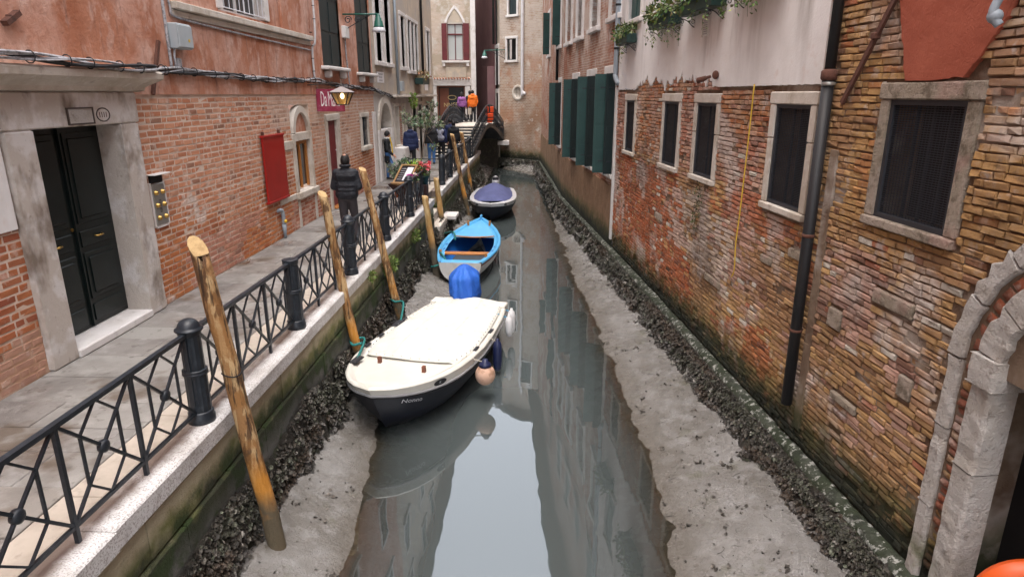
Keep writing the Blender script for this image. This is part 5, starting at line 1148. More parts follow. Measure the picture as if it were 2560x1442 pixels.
# hanging sign and lantern
t = thing('hanging_sign', YPp(825, 250, 15.8), 'red hanging restaurant sign with white gothic lettering', 'sign')
sp0 = YPp(789, 223, 15.8); sp1 = YPp(863, 279, 15.8); W_s, H_s = sp1.x - sp0.x, sp0.z - sp1.z
def FS(u, v, z): return (sp0.x + u, 15.8 - v, sp1.z + z)
MB().bbox(0, W_s, -.01, .012, 0, H_s, .004, FS).build('board', 'sign_red', t)
text_mb('Da Mario', .28, lambda x, y: FS(.10 + x, .0145, .12 + y * 1.75), sx=W_s * .84 / (.28 * 4.15), spacing=.9).build('lettering', 'sign_white', t)
for u in (.04, W_s - .05): MB().tube([FS(u, 0, H_s), FS(u + .0, 0, H_s + .22)], .006, 5).build('cord', 'rope_grey', t)
MB().bar(FS(-.1, 0, H_s + .02), FS(W_s, 0, H_s + .02), .02, .02).build('bracket', 'rust', t)
t = thing('lantern', YPp(857, 245, 15.2), 'lit tapering wall lantern in front of the red sign', 'lantern'); lc = YPp(857, 262, 15.2); hh = YPp(857, 232, 15.2).z - lc.z
def frus(r0, r1, z0, z1): return [(lc.x + a * (r0 if z is z0 else r1), 15.2 + b * (r0 if z is z0 else r1), lc.z + z) for z in (z0, z1) for a, b in ((-1, -1), (1, -1), (1, 1), (-1, 1))]
q = MB(); q.add(frus(.10, .20, 0, hh), [(0, 1, 5, 4), (1, 2, 6, 5), (2, 3, 7, 6), (3, 0, 4, 7)]); q.build('glass', 'lantern_glass', t)
q = MB(); v = frus(.10, .20, 0, hh); [q.bar(v[k], v[k + 4], .025, .025) for k in range(4)]; [q.bar(v[k], v[(k + 1) % 4], .022, .022) for k in range(4)]; [q.bar(v[4 + k], v[4 + (k + 1) % 4], .022, .022) for k in range(4)]; q.build('frame', 'lantern_brown', t)
q = MB(); q.add(frus(.235, .02, hh + .01, hh + .13), [(0, 1, 5, 4), (1, 2, 6, 5), (2, 3, 7, 6), (3, 0, 4, 7), (4, 5, 6, 7), (3, 2, 1, 0)]); q.build('cap', 'lantern_top', t)
q = MB(); q.ell((lc.x, 15.2, lc.z + hh * .72), (.05, .05, .065)); q.build('bulb', 'bulb', t, True); MB().tube(wire([(WX, 15.2, lc.z + hh + .16), (lc.x - .12, 15.2, lc.z + hh + .2), (lc.x, 15.2, lc.z + hh + .12)]), .014, 6).build('bracket', 'lantern_brown', t, True)
pl = bpy.data.lights.new('lantern_light', 'POINT'); pl.energy = 2; pl.color = (1, .62, .25); pl.shadow_soft_size = .05; plo = bpy.data.objects.new('lantern_light', pl); col.objects.link(plo); plo.location = (0, 0, 0); plo.parent = t; plo.location = Vector((lc.x, 15.2, lc.z + .1)) - t.location
def street_lamp(base, end, label, s=1.0, white=True):
    base, end = Vector(base), Vector(end); t = thing('street_lamp', base, label, 'street lamp', 'green bracket lamps'); d = (end - base).normalized()
    MB().tube([base, end], .022 * s, 8).build('arm', 'lamp_green', t, True); MB().tube([base + Vector((0, 0, .12)) * s, base - Vector((0, 0, .45)) * s], .02 * s, 8).build('wall_bar', 'iron', t, True)
    q = MB()
    for c_, r_ in ((.16, .10), (.40, .07)):
        o = base + d * c_ * s + Vector((0, 0, -.14 * s)); q.tube([o + (d * math.cos(a) + Vector((0, 0, 1)) * math.sin(a)) * r_ * s * (1 - .08 * a) for a in [.35 * k for k in range(26)]], .012 * s, 5)
    q.tube(wire([base - Vector((0, 0, .42)) * s, base + d * .3 * s - Vector((0, 0, .26)) * s, base + d * .75 * s - Vector((0, 0, .03)) * s]), .012 * s, 5); q.build('scroll', 'iron', t, True)
    q = MB(); q.lathe([(.02, .02), (.05, -.03), (.055, -.08), (.085, -.10), (.09, -.16), (.11, -.18), (.13, -.30), (.15, -.33)], end, 14); q.build('housing', 'lamp_green', t, True)
    q = MB(); q.lathe([(.145, -.33), (.16, -.36), (.19, -.42), (.17, -.45), (.02, -.455)], end, 14); q.build('shade', 'lamp_white', t, True); return t
street_lamp(FL(18.5, 0, 4.88), YPp(945, 36, 18.5), 'green bracket street lamp between the shuttered windows of the salmon house')
q = thing('junction_box', FL(18.5, .03, 4.3), 'white box under the green bracket lamp on the salmon house', 'electrical box'); slab(q, 'body', 'white_paint', FL, 18.3, 18.62, .02, .14, 4.28, 4.58, .01); MB().tube(wire([FL(18.46, .06, 4.28), FL(18.5, .05, 3.8), FL(18.6, .06, 3.1)]), .018, 5).build('cable', 'cable_grey', q, True)
cb = Vector(FC(ccu(1263, 128)[0], 0, 5.45)); street_lamp(cb, YPp(1211, 127, cb.y - .4), 'green bracket street lamp on the end house by the alley', 1.25)
t = thing('street_sign', FL(22.65, .01, 3.2), 'white painted street name panel above the arched doorway', 'sign'); slab(t, 'panel', 'sign_white', FL, 22.15, 23.15, .0, .012, 3.2, 3.55, .003)
q = MB()
for i, (a0, a1) in enumerate(((22.3, 22.95), (22.42, 22.86), (22.38, 22.9))):
    u = a0
    while u < a1: w_ = rnd.uniform(.018, .04); q.box(u, u + w_, .0125, .0135, 3.45 - i * .10, 3.45 - i * .10 + rnd.uniform(.045, .065), FL); u += w_ + .022
q.build('faded_lettering', 'cable_grey', t)['kind'] = 'stuff'
t = thing('downpipe', FL(25.27, .06, 0), 'grey downpipe on the cream house', 'downpipe'); MB().tube([FL(25.27, .06, 2.85), FL(25.27, .06, 7.5)], .05, 8).build('pipe', 'grey_pipe', t, True); slab(t, 'wall_box', 'grey_plastic', FL, 25.5, 25.95, .0, .16, 2.95, 3.3)
t = thing('downpipe', FL(31.1, .06, 3.6), 'dark downpipe at the far corner of the cream house', 'downpipe'); MB().tube([FL(31.1, .06, 3.7), FL(31.1, .06, 12)], .055, 8).build('pipe', 'drain_black', t, True)
t = thing('menu_poster', FL(32.0, .03, 3.2), 'white poster hanging on the cream house above the shop ledge', 'poster'); slab(t, 'sheet', 'sign_white', FL, 31.6, 32.5, .02, .035, 3.0, 3.7, .003)
# ================================================================ foliage
GREENS = [(.055, .10, .022), (.075, .13, .03), (.10, .165, .04), (.04, .075, .02)]
def leaves(mb, ctr, rad, n, size, cols, droop=.3, core=.3):
    ctr = Vector(ctr)
    for k in range(n):
        d = Vector((rnd.gauss(0, 1), rnd.gauss(0, 1), rnd.gauss(0, 1))).normalized() * (core + (1 - core) * rnd.random() ** .5)
        p = ctr + Vector((d.x * rad[0], d.y * rad[1], d.z * rad[2])); dirv = (d + Vector((rnd.gauss(0, .5), rnd.gauss(0, .5), rnd.gauss(0, .5) - droop))).normalized()
        s = size * rnd.uniform(.6, 1.3); x = dirv.cross(Vector((rnd.gauss(0, 1), rnd.gauss(0, 1), 1))).normalized() * s * .30; n_ = dirv.cross(x).normalized() * s * .10
        c = mixc(rnd.choice(cols), rnd.choice(cols), rnd.random()); c = tuple(v * rnd.uniform(.75, 1.25) for v in c)
        mb.add([p, p + dirv * s * .5 + x + n_, p + dirv * s, p + dirv * s * .5 - x + n_], [(0, 1, 2), (0, 2, 3)], c)
def flower_box(u0, u1, z, label, trail, big=1.0, nl=420):
    t = thing('flower_box', FR((u0 + u1) / 2, .15, z), label, 'flower box', 'green window boxes')
    slab(t, 'trough', 'planter_green', FR, u0, u1, .05, .27, z, z + .2, .015)
    MB().box(u0 - .01, u1 + .01, .273, .285, z + .17, z + .21, FR).build('rail', 'planter_green', t)
    for u in (u0 + .12, u1 - .12):
        q = MB(); q.tube(wire([FR(u, .0, z - .16), FR(u, .05, z - .15), FR(u, .16, z - .06), FR(u, .27, z - .03)]), .008, 5)
        for c_, r_ in ((.06, .05), (.24, .04)): q.tube([FR(u, c_ + r_ * (1 - .05 * k) * math.cos(.5 * k), z - .08 + r_ * (1 - .05 * k) * math.sin(.5 * k)) for k in range(16)], .006, 4)
        q.build('scroll_bracket', 'iron', t, True)
    f = MB(); cols = GREENS + [(.16, .20, .07), (.20, .22, .06)]
    for k in range(5): uu = u0 + (u1 - u0) * (k + .5) / 5; leaves(f, FR(uu, .17 + .05 * rnd.random(), z + .28), ((u1 - u0) * .16 * big, .17 * big, .17 * big), nl // 5, .085, cols)
    leaves(f, FR(u1 - .05, .2, z + .22), (.18, .24, .14), nl // 5, .085, [(.30, .24, .10), (.22, .24, .08)] + cols)
    for k in range(trail):
        uu = rnd.uniform(u0, u1 + .3); v = .27 + .06 * rnd.random(); l = rnd.uniform(.15, .5); f.tube([FR(uu, v, z + .1), FR(uu + .05, v + .04, z - l * .5), FR(uu + .06, v + .02, z - l)], .003, 3, c=(.08, .09, .03))
        for j in range(6): leaves(f, FR(uu + .03, v + .03, z - l * j / 6), (.05, .05, .05), 3, .055, cols)
    f.build('foliage', 'leaf', t)
flower_box(15.35, 16.45, 3.93, 'window box with bright foliage beside the grey downpipe', 2, 1.0, 380)
flower_box(12.25, 13.55, 4.02, 'middle window box with pale leafy plants on the white plaster', 4, 1.1, 520)
flower_box(10.2, 11.7, 4.06, 'largest window box, dark trough with overhanging green plants', 5, 1.1, 520)
flower_box(8.35, 9.7, 4.12, 'window box at the top edge with trailing leaves', 7, 1.0, 380)
def tuft(px, py, x, label, r=(.15, .3, .16), n=300, cols=None):
    d = ray(px, py); tt = x / d[0]; p = Vector((x, d[1] * tt, d[2] * tt + HC)); t = thing('wall_plant', p, label, 'plant'); f = MB(); leaves(f, p, r, n, .05, cols or [(.10, .15, .025), (.13, .19, .035), (.07, .11, .02)], .0, .1); f.build('foliage', 'leaf', t)
    q = MB(); [q.tube(wire([p + Vector((-r[0], rnd.uniform(-.1, .1), 0)), p + Vector((0, rnd.gauss(0, r[1] * .4), rnd.gauss(0, .05)))]), .004, 4) for k in range(6)]; q.build('stem', 'bark', t)
tuft(975, 662, QX + .05, 'green fern tuft growing on the quay face beside the leaning pole', (.13, .42, .17), 650); tuft(1040, 590, QX + .05, 'smaller green tuft on the quay face near the short pale pole', (.10, .28, .15), 300); tuft(930, 690, QX + .05, 'tiny tuft under the coping left of the leaning pole', (.07, .14, .09), 120)
t = thing('wall_plant', FR(10.75, .04, 1.3), 'moss and weeds hanging below the third mesh window', 'plant'); f = MB()
for k in range(7): leaves(f, FR(10.75 + rnd.uniform(-.14, .14), .03, 1.42 - k * .11), (.06, .04, .08), 34, .04, [(.06, .08, .02), (.09, .10, .03), (.035, .04, .015)])
f.build('foliage', 'leaf', t)
# ================================================================ fittings on the right houses
t = thing('downpipe', FR(7.08, .08, -.65), 'thick black drainpipe down the near brick wall', 'downpipe')
MB().tube([FR(7.08, .085, 3.05), FR(7.08, .085, 6)], .052, 14).build('upper_pipe', 'drain_black', t, True); MB().tube([FR(7.06, .085, -.65), FR(7.08, .085, 3.0)], .061, 14).build('lower_pipe', 'drain_black', t, True)
q = MB(); q.lathe([(.063, 2.98), (.08, 3.0), (.08, 3.07), (.055, 3.09)], FR(7.08, .085, 0), 14); q.build('socket', 'rust', t, True)
for z in (2.93, 1.35, .25): q = MB(); q.lathe([(.064, z), (.068, z + .005), (.068, z + .03), (.064, z + .035)], FR(7.07, .085, 0), 14); q.bar(FR(7.07, .0, z + .02), FR(7.07, .085, z + .02), .02, .03); q.build('clamp', 'rust' if z < 2 else 'steel', t, True)
slab(rh, 'mortar_chase', 'mortar_right', FR, 6.84, 6.98, -.01, .018, -.9, 2.3, .006)
tie(FR, (6.02, 3.95), (6.84, 2.76), 'long rusty diagonal wall tie beside the red plaster', .03)
t = thing('cable_tube', FR(8.97, .03, .4), 'yellow tube hanging down the brick wall left of the near pipe', 'tube'); MB().tube(wire([FR(8.95, .05, 2.97), FR(8.96, .05, 2.2), FR(8.97, .06, 1.3), FR(8.98, .07, .85), FR(8.97, .06, .55), FR(9.0, .05, .42), FR(9.04, .06, .34)]), .0095, 7).build('tube', 'yellow_tube', t, True)
t = thing('floodlight', FR(10.35, .06, 3.1), 'rusty brown spotlight on the lower edge of the white plaster', 'floodlight'); q = MB(); q.ell(FR(10.32, .07, 3.12), (.05, .05, .065), 12, 8); q.build('mount', 'rust', t, True)
a = Vector(FR(10.38, .12, 3.10)); b = Vector(FR(10.52, .27, 3.04)); MB().tube([a, a.lerp(b, .3), a.lerp(b, .35), b], [.022, .025, .035, .045], 12).build('lamp_head', 'rust', t, True); q = MB(); q.tube([b, b + (b - a).normalized() * .002], .038, 12); q.build('lens', 'black', t)
t = thing('vent', FR(11.0, .03, 3.8), 'small grey ventilation grille under the largest window box', 'vent'); slab(t, 'frame', 'white_paint', FR, 10.9, 11.1, .02, .04, 3.72, 3.98, .004)
for k in range(7): slab(t, 'slat', 'cable_grey', FR, 10.92, 11.08, .041, .05, 3.745 + k * .032, 3.762 + k * .032, .002)
t = thing('downpipe', FR2(17.2, .08, 3), 'grey plastic downpipe at the corner beside the first window box', 'downpipe'); MB().tube(wire([FR2(17.16, .09, 9), FR2(17.16, .09, 5), FR2(17.16, .09, 3.5), FR2(17.14, .09, 3.25), FR2(17.02, .04, 3.08)]), .062, 10).build('pipe', 'grey_pipe', t, True)
for z in (3.9, 4.9): q = MB(); q.lathe([(.066, z), (.072, z + .01), (.072, z + .04), (.066, z + .05)], FR2(17.16, .09, 0), 10); q.build('clamp', 'cable_black', t, True)
t = thing('downpipe', FR3(29.3, .07, 3), 'dark downpipe between upper windows of the green shutter house', 'downpipe'); MB().tube([FR3(29.0, .08, 3.4), FR3(29.0, .08, 11)], .06, 8).build('pipe', 'drain_black', t, True)
pu = ccu(1308, 100)[0]; t = thing('downpipe', FC(pu, .06, 3), 'pale grey downpipe above the round window', 'downpipe'); MB().tube(wire([FC(pu, .08, 14), FC(pu, .08, 8), FC(pu, .08, 3.1), FC(pu - .05, .08, 2.95), FC(pu - .25, .06, 2.85)]), .09, 10).build('pipe', 'white_pipe', t, True)
# lifebuoy hung in the water door
lb = YPp(2610, 1470, 4.02); t = thing('lifebuoy', lb, 'orange lifebuoy hanging in the water door at lower right', 'lifebuoy'); q = MB(); n = 40; k_ = 14; Rr, rr = .30, .085; lb = Vector(FR(3.93, -.20, lb.z - .10))
rt = Matrix.Rotation(R(-12), 3, 'Z')
q.grid(lambda a, b: lb + rt @ Vector(((Rr + rr * math.cos(2 * math.pi * b)) * math.cos(2 * math.pi * a), rr * math.sin(2 * math.pi * b), (Rr + rr * math.cos(2 * math.pi * b)) * math.sin(2 * math.pi * a))), n, k_); q.build('ring', 'orange_ring', t, True)
for k in range(2):
    a = -1.57 * k; q = MB(); o = lb + rt @ Vector((Rr * math.cos(a), 0, Rr * math.sin(a))); tg = rt @ Vector((-math.sin(a), 0, math.cos(a))); q.tube([o - tg * .04, o + tg * .04], rr + .006, 14); q.build('band', 'lamp_white', t, True)
MB().tube(wire([lb + Vector((0, 0, Rr + rr)), lb + Vector((0, 0, .7)), Vector(FR(4.02, -.3, .4))]), .01, 5).build('rope', 'rope_grey', t)

t = thing('wall_bracket', FR(4.93, .1, 3.4), 'grey cast metal bracket at the upper right corner', 'bracket')
MB().tube(wire([FR(4.9, .0, 3.55), FR(4.92, .12, 3.5), FR(4.93, .16, 3.38), FR(4.9, .12, 3.3)]), .03, 8).build('arm', 'grey_pipe', t, True); q = MB(); q.ell(FR(4.93, .14, 3.36), (.05, .05, .05)); q.build('knuckle', 'grey_pipe', t, True); MB().tube([FR(4.86, .05, 3.6), FR(4.84, .1, 3.95)], .045, 10).build('stem', 'grey_pipe', t, True)
# ================================================================ boats
def place(name, bow, stern, label, cat='boat', group=None):
    b, s = Vector(bow), Vector(stern); m_ = (b + s) / 2; d = b - s; t = thing(name, (m_.x, m_.y, ZW), label, cat, group, rz=math.atan2(-d.x, d.y)); return t, d.length
class Hull:
    """local frame: +y bow, z above the water"""
    def __init__(s, L, hb, sheer, keel, rake=.28): s.L, s.hb, s.sh, s.k, s.rake = L, hb, sheer, keel, rake
    def pt(s, t, f, side, ins=0., dz=0.):
        """t 0 stern..1 bow, f 0 sheer..1 keel"""
        b = max(interp(s.hb, t) - ins, 0.0); zs = interp(s.sh, t) + dz; zk = interp(s.k, t)
        w_ = (1 - .12 * f - .88 * f ** 3.2) if f < 1 else 0
        y = -s.L / 2 + s.L * t - s.rake * f * smoothstep(.7, 1, t)
        return Vector((side * b * w_, y, zs + (zk - zs) * f))
    def skin(s, f0, f1, nt=36, nf=8, ins=0.):
        q = MB()
        for side in (-1, 1): q.grid(lambda a, b: s.pt(a, f0 + (f1 - f0) * b, side, ins), nt, nf)
        return q
    def transom(s, f1=.97, n=8, ins=0.):
        pr = [s.pt(0, f1 * k / n, 1, ins) for k in range(n + 1)]; pl_ = [Vector((-p.x, p.y, p.z)) for p in pr]; q = MB(); q.add(pr + pl_[::-1], [tuple(range(2 * n + 2))]); return q
    def rim(s, f, r, dz=0., out=0., n=40, t0=0., t1=1.):
        L_ = [s.pt(t0 + (t1 - t0) * k / n, f, -1) + Vector((-out, 0, dz)) for k in range(n + 1)]; Rr = [s.pt(t1 + (t0 - t1) * k / n, f, 1) + Vector((out, 0, dz)) for k in range(n + 1)]
        return L_ + (Rr[1:] if t1 == 1. else Rr)
def P3(px, py, z): g = GP(px, py, z); return g
# --- white covered boat
bow = GP(922, 985, -.90); st = (GP(1092, 742, -1.0) + GP(1266, 765, -1.0)) / 2
t, L_ = place('motor_boat', bow, st, 'white boat under a flat canvas cover, navy hull, nearest the camera')
hb = [(0, .72), (.15, .82), (.35, .90), (.5, .92), (.62, .90), (.72, .85), (.80, .76), (.87, .64), (.92, .51), (.96, .36), (.985, .20), (.995, .10), (1, .0)]
H1 = Hull(L_, hb, [(0, .60), (.5, .64), (.8, .72), (1, .80)], [(0, -.15), (.7, -.2), (.9, -.12), (1, .05)], .42)
H1.skin(.155, 1.0).build('hull', 'hull_navy', t, True, local=True); q = H1.transom(); q.build('transom', 'hull_navy', t, local=True)
H1.skin(0, .15, nf=2).build('topside', 'boat_white', t, True, local=True)
MB().tube(H1.rim(.15, 0, 0, .004), .022, 8, caps=False).build('rub_rail', 'rub_grey', t, True, local=True); MB().tube(H1.rim(.20, 0, 0, .004), .016, 6, caps=False).build('rub_strip', 'rubber', t, True, local=True)
q = MB()
for side in (-1, 1):   # side decks and raised gunwale lip
    def fn(a, b, side=side):
        k = int(round(b * 4)); ins, dz = [(0, 0), (.02, .03), (.07, .035), (.09, .0), (.20, -.01)][k]; p = H1.pt(a, 0, side, min(ins, interp(hb, a) * .9)); return p + Vector((0, -.0 if a < .97 else -ins * .8, dz))
    q.grid(fn, 40, 4)
q.build('gunwale', 'boat_white', t, True, local=True)
def deckz(x, tt, crown=.05, dz=.0): b = max(interp(hb, tt), .05); return interp(H1.sh, tt) + dz + crown * (1 - (x / b) ** 2)
q = MB(); q.grid(lambda a, b: (lambda tt: Vector(((2 * a - 1) * max(interp(hb, tt) - .15, .02), -L_ / 2 + L_ * tt, deckz((2 * a - 1) * max(interp(hb, tt) - .15, .02), tt, .03, -.015))))(.66 + .31 * b), 14, 14); q.build('foredeck', 'boat_white', t, True, local=True)
q = MB()
def cov(a, b):
    tt = -.01 + .71 * b; hw = max(interp(hb, max(tt, 0)) - .10 - .05 * smoothstep(.55, .7, tt), .02); x = (2 * a - 1) * hw
    yb = .10 * (1 - (2 * a - 1) ** 2) * smoothstep(.5, .71, tt); fr_ = smoothstep(.45, .7, tt); z = deckz(x, max(tt, 0), .09 - .055 * fr_, .035 - .025 * fr_) + .014 * nz(x * 2.2, tt * 7, 4) + .008 * nz(x * 7, tt * 20, 1) - .02 * math.exp(-((x / .12) ** 2)) * math.sin(tt * 9) ** 2 - (.03 if a in (0, 1) else 0)
    return Vector((x, -L_ / 2 + L_ * tt + yb, z))
q.grid(cov, 26, 44); cv = q.build('canvas_cover', 'canvas', t, True, local=True)
for a_ in (.30, .70): MB().tube([cov(a_, k / 30) + Vector((0, 0, .002)) for k in range(31)], .0045, 5).build('cover_seam', 'canvas', cv, True, local=True)
for a_ in (.012, .988):
    for k in range(1, 22): q = MB(); q.ell(cov(a_, k / 22) + Vector((0, 0, .004)), (.012, .012, .008), 8, 4); q.build('eyelet', 'rub_grey', cv, True, local=True)
pts = [cov(a / 20, 1) + Vector((0, .02, .012)) for a in range(1, 20)]; MB().tube(pts, .009, 6).build('cover_hem', 'canvas', cv, True, local=True)
for k in range(2, 19, 2): q = MB(); q.ell(pts[k] + Vector((0, -.03, .02)), (.011, .011, .006), 8, 4); q.build('snap_button', 'steel', cv, True, local=True)
for x, tt in ((-.42, .80), (.34, .76)): q = MB(); z = deckz(x, tt, .03); q.bbox(x - .025, x + .025, -L_ / 2 + L_ * tt - .025, -L_ / 2 + L_ * tt + .025, z - .02, z + .085, .008); q.build('mooring_bitt', 'boat_brown', t, local=True)
for side in (-1, 1): q = MB(); q.bbox(side * .62 - .12, side * .62 + .12, -L_ / 2 - .02, -L_ / 2 + .24, .58, .69, .02); q.build('stern_box', 'boat_white', t, local=True)
for side, tt in ((-1, .35), (-1, .55), (1, .3), (1, .5), (1, .62)): p = H1.pt(tt, 0, side, .06); q = MB(); q.bbox(p.x - .03, p.x + .03, p.y - .09, p.y + .09, p.z + .03, p.z + .055, .01); q.build('cleat', 'rubber', t, local=True)
ps = H1.pt(.80, .06, -1 if False else 1)
# name and oval badge on the starboard (viewer's right) bow: local side that faces the camera
def side_frame(t0, f, side):
    p = H1.pt(t0, f, side); px_ = H1.pt(t0 + .02, f, side) - H1.pt(t0 - .02, f, side); pz = H1.pt(t0, f - .05, side) - H1.pt(t0, f + .05, side); x = px_.normalized(); z = (pz - x * pz.dot(x)).normalized(); n = x.cross(z) * side; 
    if n.x * side < 0: n = -n
    return p, x, z, n
SIDE = -1
def hull_text(body, size, t0, f, side, mat, name, dirn, shear=.3):
    mb = text_mb(body, size, lambda x, y: (x, y, 0), shear=shear); w_ = max(v[0] for v in mb.v)
    V = []
    for x, y, _ in mb.v:
        tt = t0 + dirn * x / L_ * .98; ff = f - y / .75; p, xx, zz, n = side_frame(min(tt, .99), ff, side); V.append(tuple(p + n * .006))
    mb.v = V; return mb.build(name, mat, t, local=True)
# work out which local side the camera sees
Rm = Matrix.Rotation(t.rotation_euler[2], 3, 'Z'); SIDE = 1 if (Rm @ Vector((1, 0, 0))).dot(Vector((1, -.5, 0))) > 0 else -1
hull_text('Nonno', .095, .965, .33, SIDE, 'lamp_white', 'name_lettering', -1)
p, xx, zz, n = side_frame(.83, .075, SIDE); q = MB(); q.add([p + n * .008 + xx * .13 * math.cos(a) + zz * .048 * math.sin(a) for a in [2 * math.pi * k / 20 for k in range(20)]], [tuple(range(20))]); q.build('badge', 'rubber', t, local=True)
q = text_mb('K', .06, lambda x, y: tuple(p + n * .011 - xx * (x - .02) + zz * (y - .02))); q.build('badge_letter', 'lamp_white', t, local=True)
# --- blue-tarped outboard on its stern
ob = MB()
def tarp(a, b):
    th = 2 * math.pi * a; z = b; r = .25 + .05 * math.sin(z * 2.8) - .10 * smoothstep(.80, 1.0, z) * (1 if z < 1 else 1) ; pinch = 1 - .30 * math.exp(-((z - .42) / .07) ** 2); fl = 1 + .22 * math.sin(th * 5 + 3 * z) * smoothstep(.55, .1, z) + .08 * nz(math.cos(th) * 2, math.sin(th) * 2, z * 3.2) + .13 * nz(math.cos(th) * 4, math.sin(th) * 4, z * 2.2) + .05 * math.sin(th * 9 + 6 * z) + .05 * nz(math.cos(th) * 9, math.sin(th) * 9, z * 9)
    r *= pinch * fl; rr_ = r * math.sqrt(max(1 - max((z - .82) / .18, 0) ** 2, 0.0)) if z > .82 else r
    return Vector((-.14 * SIDE - .10 * SIDE * z + rr_ * .95 * math.cos(th), -L_ / 2 - .24 + rr_ * 1.35 * math.sin(th) - .10 * z, -.02 + 1.32 * z + .03 * math.sin(th * 3) * (z < .05)))
ob.grid(tarp, 48, 40); eng = ob.build('outboard_cover', 'tarp_blue', t, True, local=True)
MB().tube([tarp(k / 20, .42) * 1.0 + Vector((.0, 0, 0)) for k in range(21)], .012, 6).build('lashing', 'rope_grey', eng, True, local=True); a_ = tarp(.02, .42); MB().tube(wire([a_, a_ + Vector((.07, .0, .06)), a_ + Vector((.12, .02, 0)), a_ + Vector((.05, 0, -.04)), a_ + Vector((.10, .02, -.14)), a_ + Vector((.16, .03, -.28))]), .009, 5).build('lashing_tail', 'rope_grey', eng, True, local=True)
MB().tube([(0, -L_ / 2 - .2, .45), (0, -L_ / 2 - .26, -.3)], [.08, .06], 8).build('outboard_leg', 'rubber', t, True, local=True)
def wloc(t_, p): return t_.matrix_basis @ Vector(p)
# --- fenders and mooring ropes of the white boat (things of their own)
def fender(tt, label, kind, drop, size):
    p = H1.pt(tt, .14, SIDE); top = wloc(t, p + Vector((SIDE * .02, 0, .12))); nx_ = Rm @ Vector((SIDE, 0, 0)); c_ = wloc(t, p) + nx_ * (size[0] + .05); c_.z = ZW + drop; f_ = thing('fender', c_, label, 'fender')
    if kind == 'ball':
        q = MB(); q.ell(c_, (size[0], size[0], size[0] * 1.06), 18, 12); q.build('ball', 'fender_old', f_, True); q = MB(); q.lathe([(.10, .14), (.085, .185), (.05, .21), (.04, .25)], c_, 12); q.build('cap', 'fender_navy', f_, True)
    else:
        q = MB(); h_ = size[1]; q.lathe([(.02, -h_ - .03), (size[0] * .75, -h_), (size[0], -h_ + .08), (size[0], h_ - .08), (size[0] * .75, h_), (.025, h_ + .03), (.025, h_ + .06)], c_, 14); q.build('body', 'fender_navy' if kind == 'navy' else 'fender_white', f_, True)
    MB().tube(wire([c_ + Vector((0, 0, size[1] if kind != 'ball' else .2)), top + Vector((0, 0, -.02)), wloc(t, p + Vector((-SIDE * .10, 0, .14)))]), .009, 5).build('line', 'rope_blue' if kind == 'white' else 'rope_grey', f_, True)
fender(.62, 'round worn pink ball fender with navy cap on the white boat', 'ball', .42, (.155, .155)); fender(.40, 'long navy fender hanging from the white boat', 'navy', .33, (.075, .24)); fender(.13, 'upper white fender at the stern of the white boat', 'white', .42, (.07, .17)); fender(.045, 'white fender nearest the stern corner of the white boat', 'white', .38, (.075, .2))
def rope(name, pts, mat, label, r=.016, loops=None):
    o = thing(name, pts[0], label, 'rope'); MB().tube(wire(pts), r, 6).build('line', mat, o, True); return o
P2 = YPp(891, 855, 9.3); r1 = rope('mooring_rope', [P2 + Vector((-.10, .02, .02)), P2 + Vector((-.02, -.12, 0)), P2 + Vector((.12, -.06, -.01)), wloc(t, H1.pt(.80, 0, -SIDE, .12) + Vector((0, 0, .05)))], 'rope_teal', 'teal rope tying the white boat bow to its mottled pole', .02)
MB().tube(wire([P2 + Vector((-.10, .02, .05)), P2 + Vector((0, .10, .03)), P2 + Vector((.12, .04, .03)), wloc(t, H1.pt(.77, 0, -SIDE, .12) + Vector((0, 0, .06)))]), .018, 6).build('second_line', 'rope_teal', r1, True)
pc = H1.pt(.78, 0, -SIDE, .13); q = MB(); q.bbox(pc.x - .05, pc.x + .07, pc.y - .12, pc.y + .12, pc.z + .03, pc.z + .08, .02); q.build('anchor_pad', 'rubber', t, local=True)
P3_ = YPp(991, 750, 11.7); rope('mooring_rope', [P3_ + Vector((-.1, 0, .02)), P3_ + Vector((0, -.11, 0)), P3_ + Vector((.14, -.05, -.03)), wloc(t, H1.pt(.34, 0, -SIDE, .08) + Vector((0, 0, .05)))], 'rope_teal', 'teal rope tying the white boat to the leaning pole', .02)
pc = H1.pt(.36, 0, -SIDE, .10); q = MB(); q.bbox(pc.x - .05, pc.x + .09, pc.y - .14, pc.y + .14, pc.z + .03, pc.z + .07, .02); q.build('anchor_pad', 'rubber', t, local=True)
# --- blue open boat, stern towards the camera
bow = GP(1204, 548, -.92); st = (GP(1103, 650, -1.08) + GP(1198, 660, -1.08)) / 2
t, L_ = place('rowing_boat', bow, st, 'open sky blue boat with orange thwarts, white outside')
hb2 = [(0, .52), (.15, .68), (.3, .78), (.45, .80), (.6, .74), (.75, .58), (.87, .36), (.95, .16), (1, .0)]
H2 = Hull(L_, hb2, [(0, .55), (.4, .55), (.75, .64), (1, .78)], [(0, -.05), (.6, -.15), (.9, -.05), (1, .15)], .3)
H2.skin(.16, 1).build('hull', 'hull_white', t, True, local=True); H2.skin(0, .165, nf=2).build('strake', 'boat_brown', t, True, local=True); H2.transom().build('transom', 'hull_white', t, local=True)
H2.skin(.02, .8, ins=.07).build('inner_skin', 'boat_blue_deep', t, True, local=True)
q = MB()
for side in (-1, 1):
    def fn(a, b, side=side):
        k = int(round(b * 4)); ins, dz = [(-.015, -.03), (-.015, .02), (.05, .025), (.06, -.02), (.17, -.04)][k]; p = H2.pt(a, 0, side, min(ins, interp(hb2, a) * .96)); return p + Vector((0, 0, dz))
    q.grid(fn, 40, 4)
q.build('side_deck', 'boat_blue', t, True, local=True)
yy = lambda tt: -L_ / 2 + L_ * tt
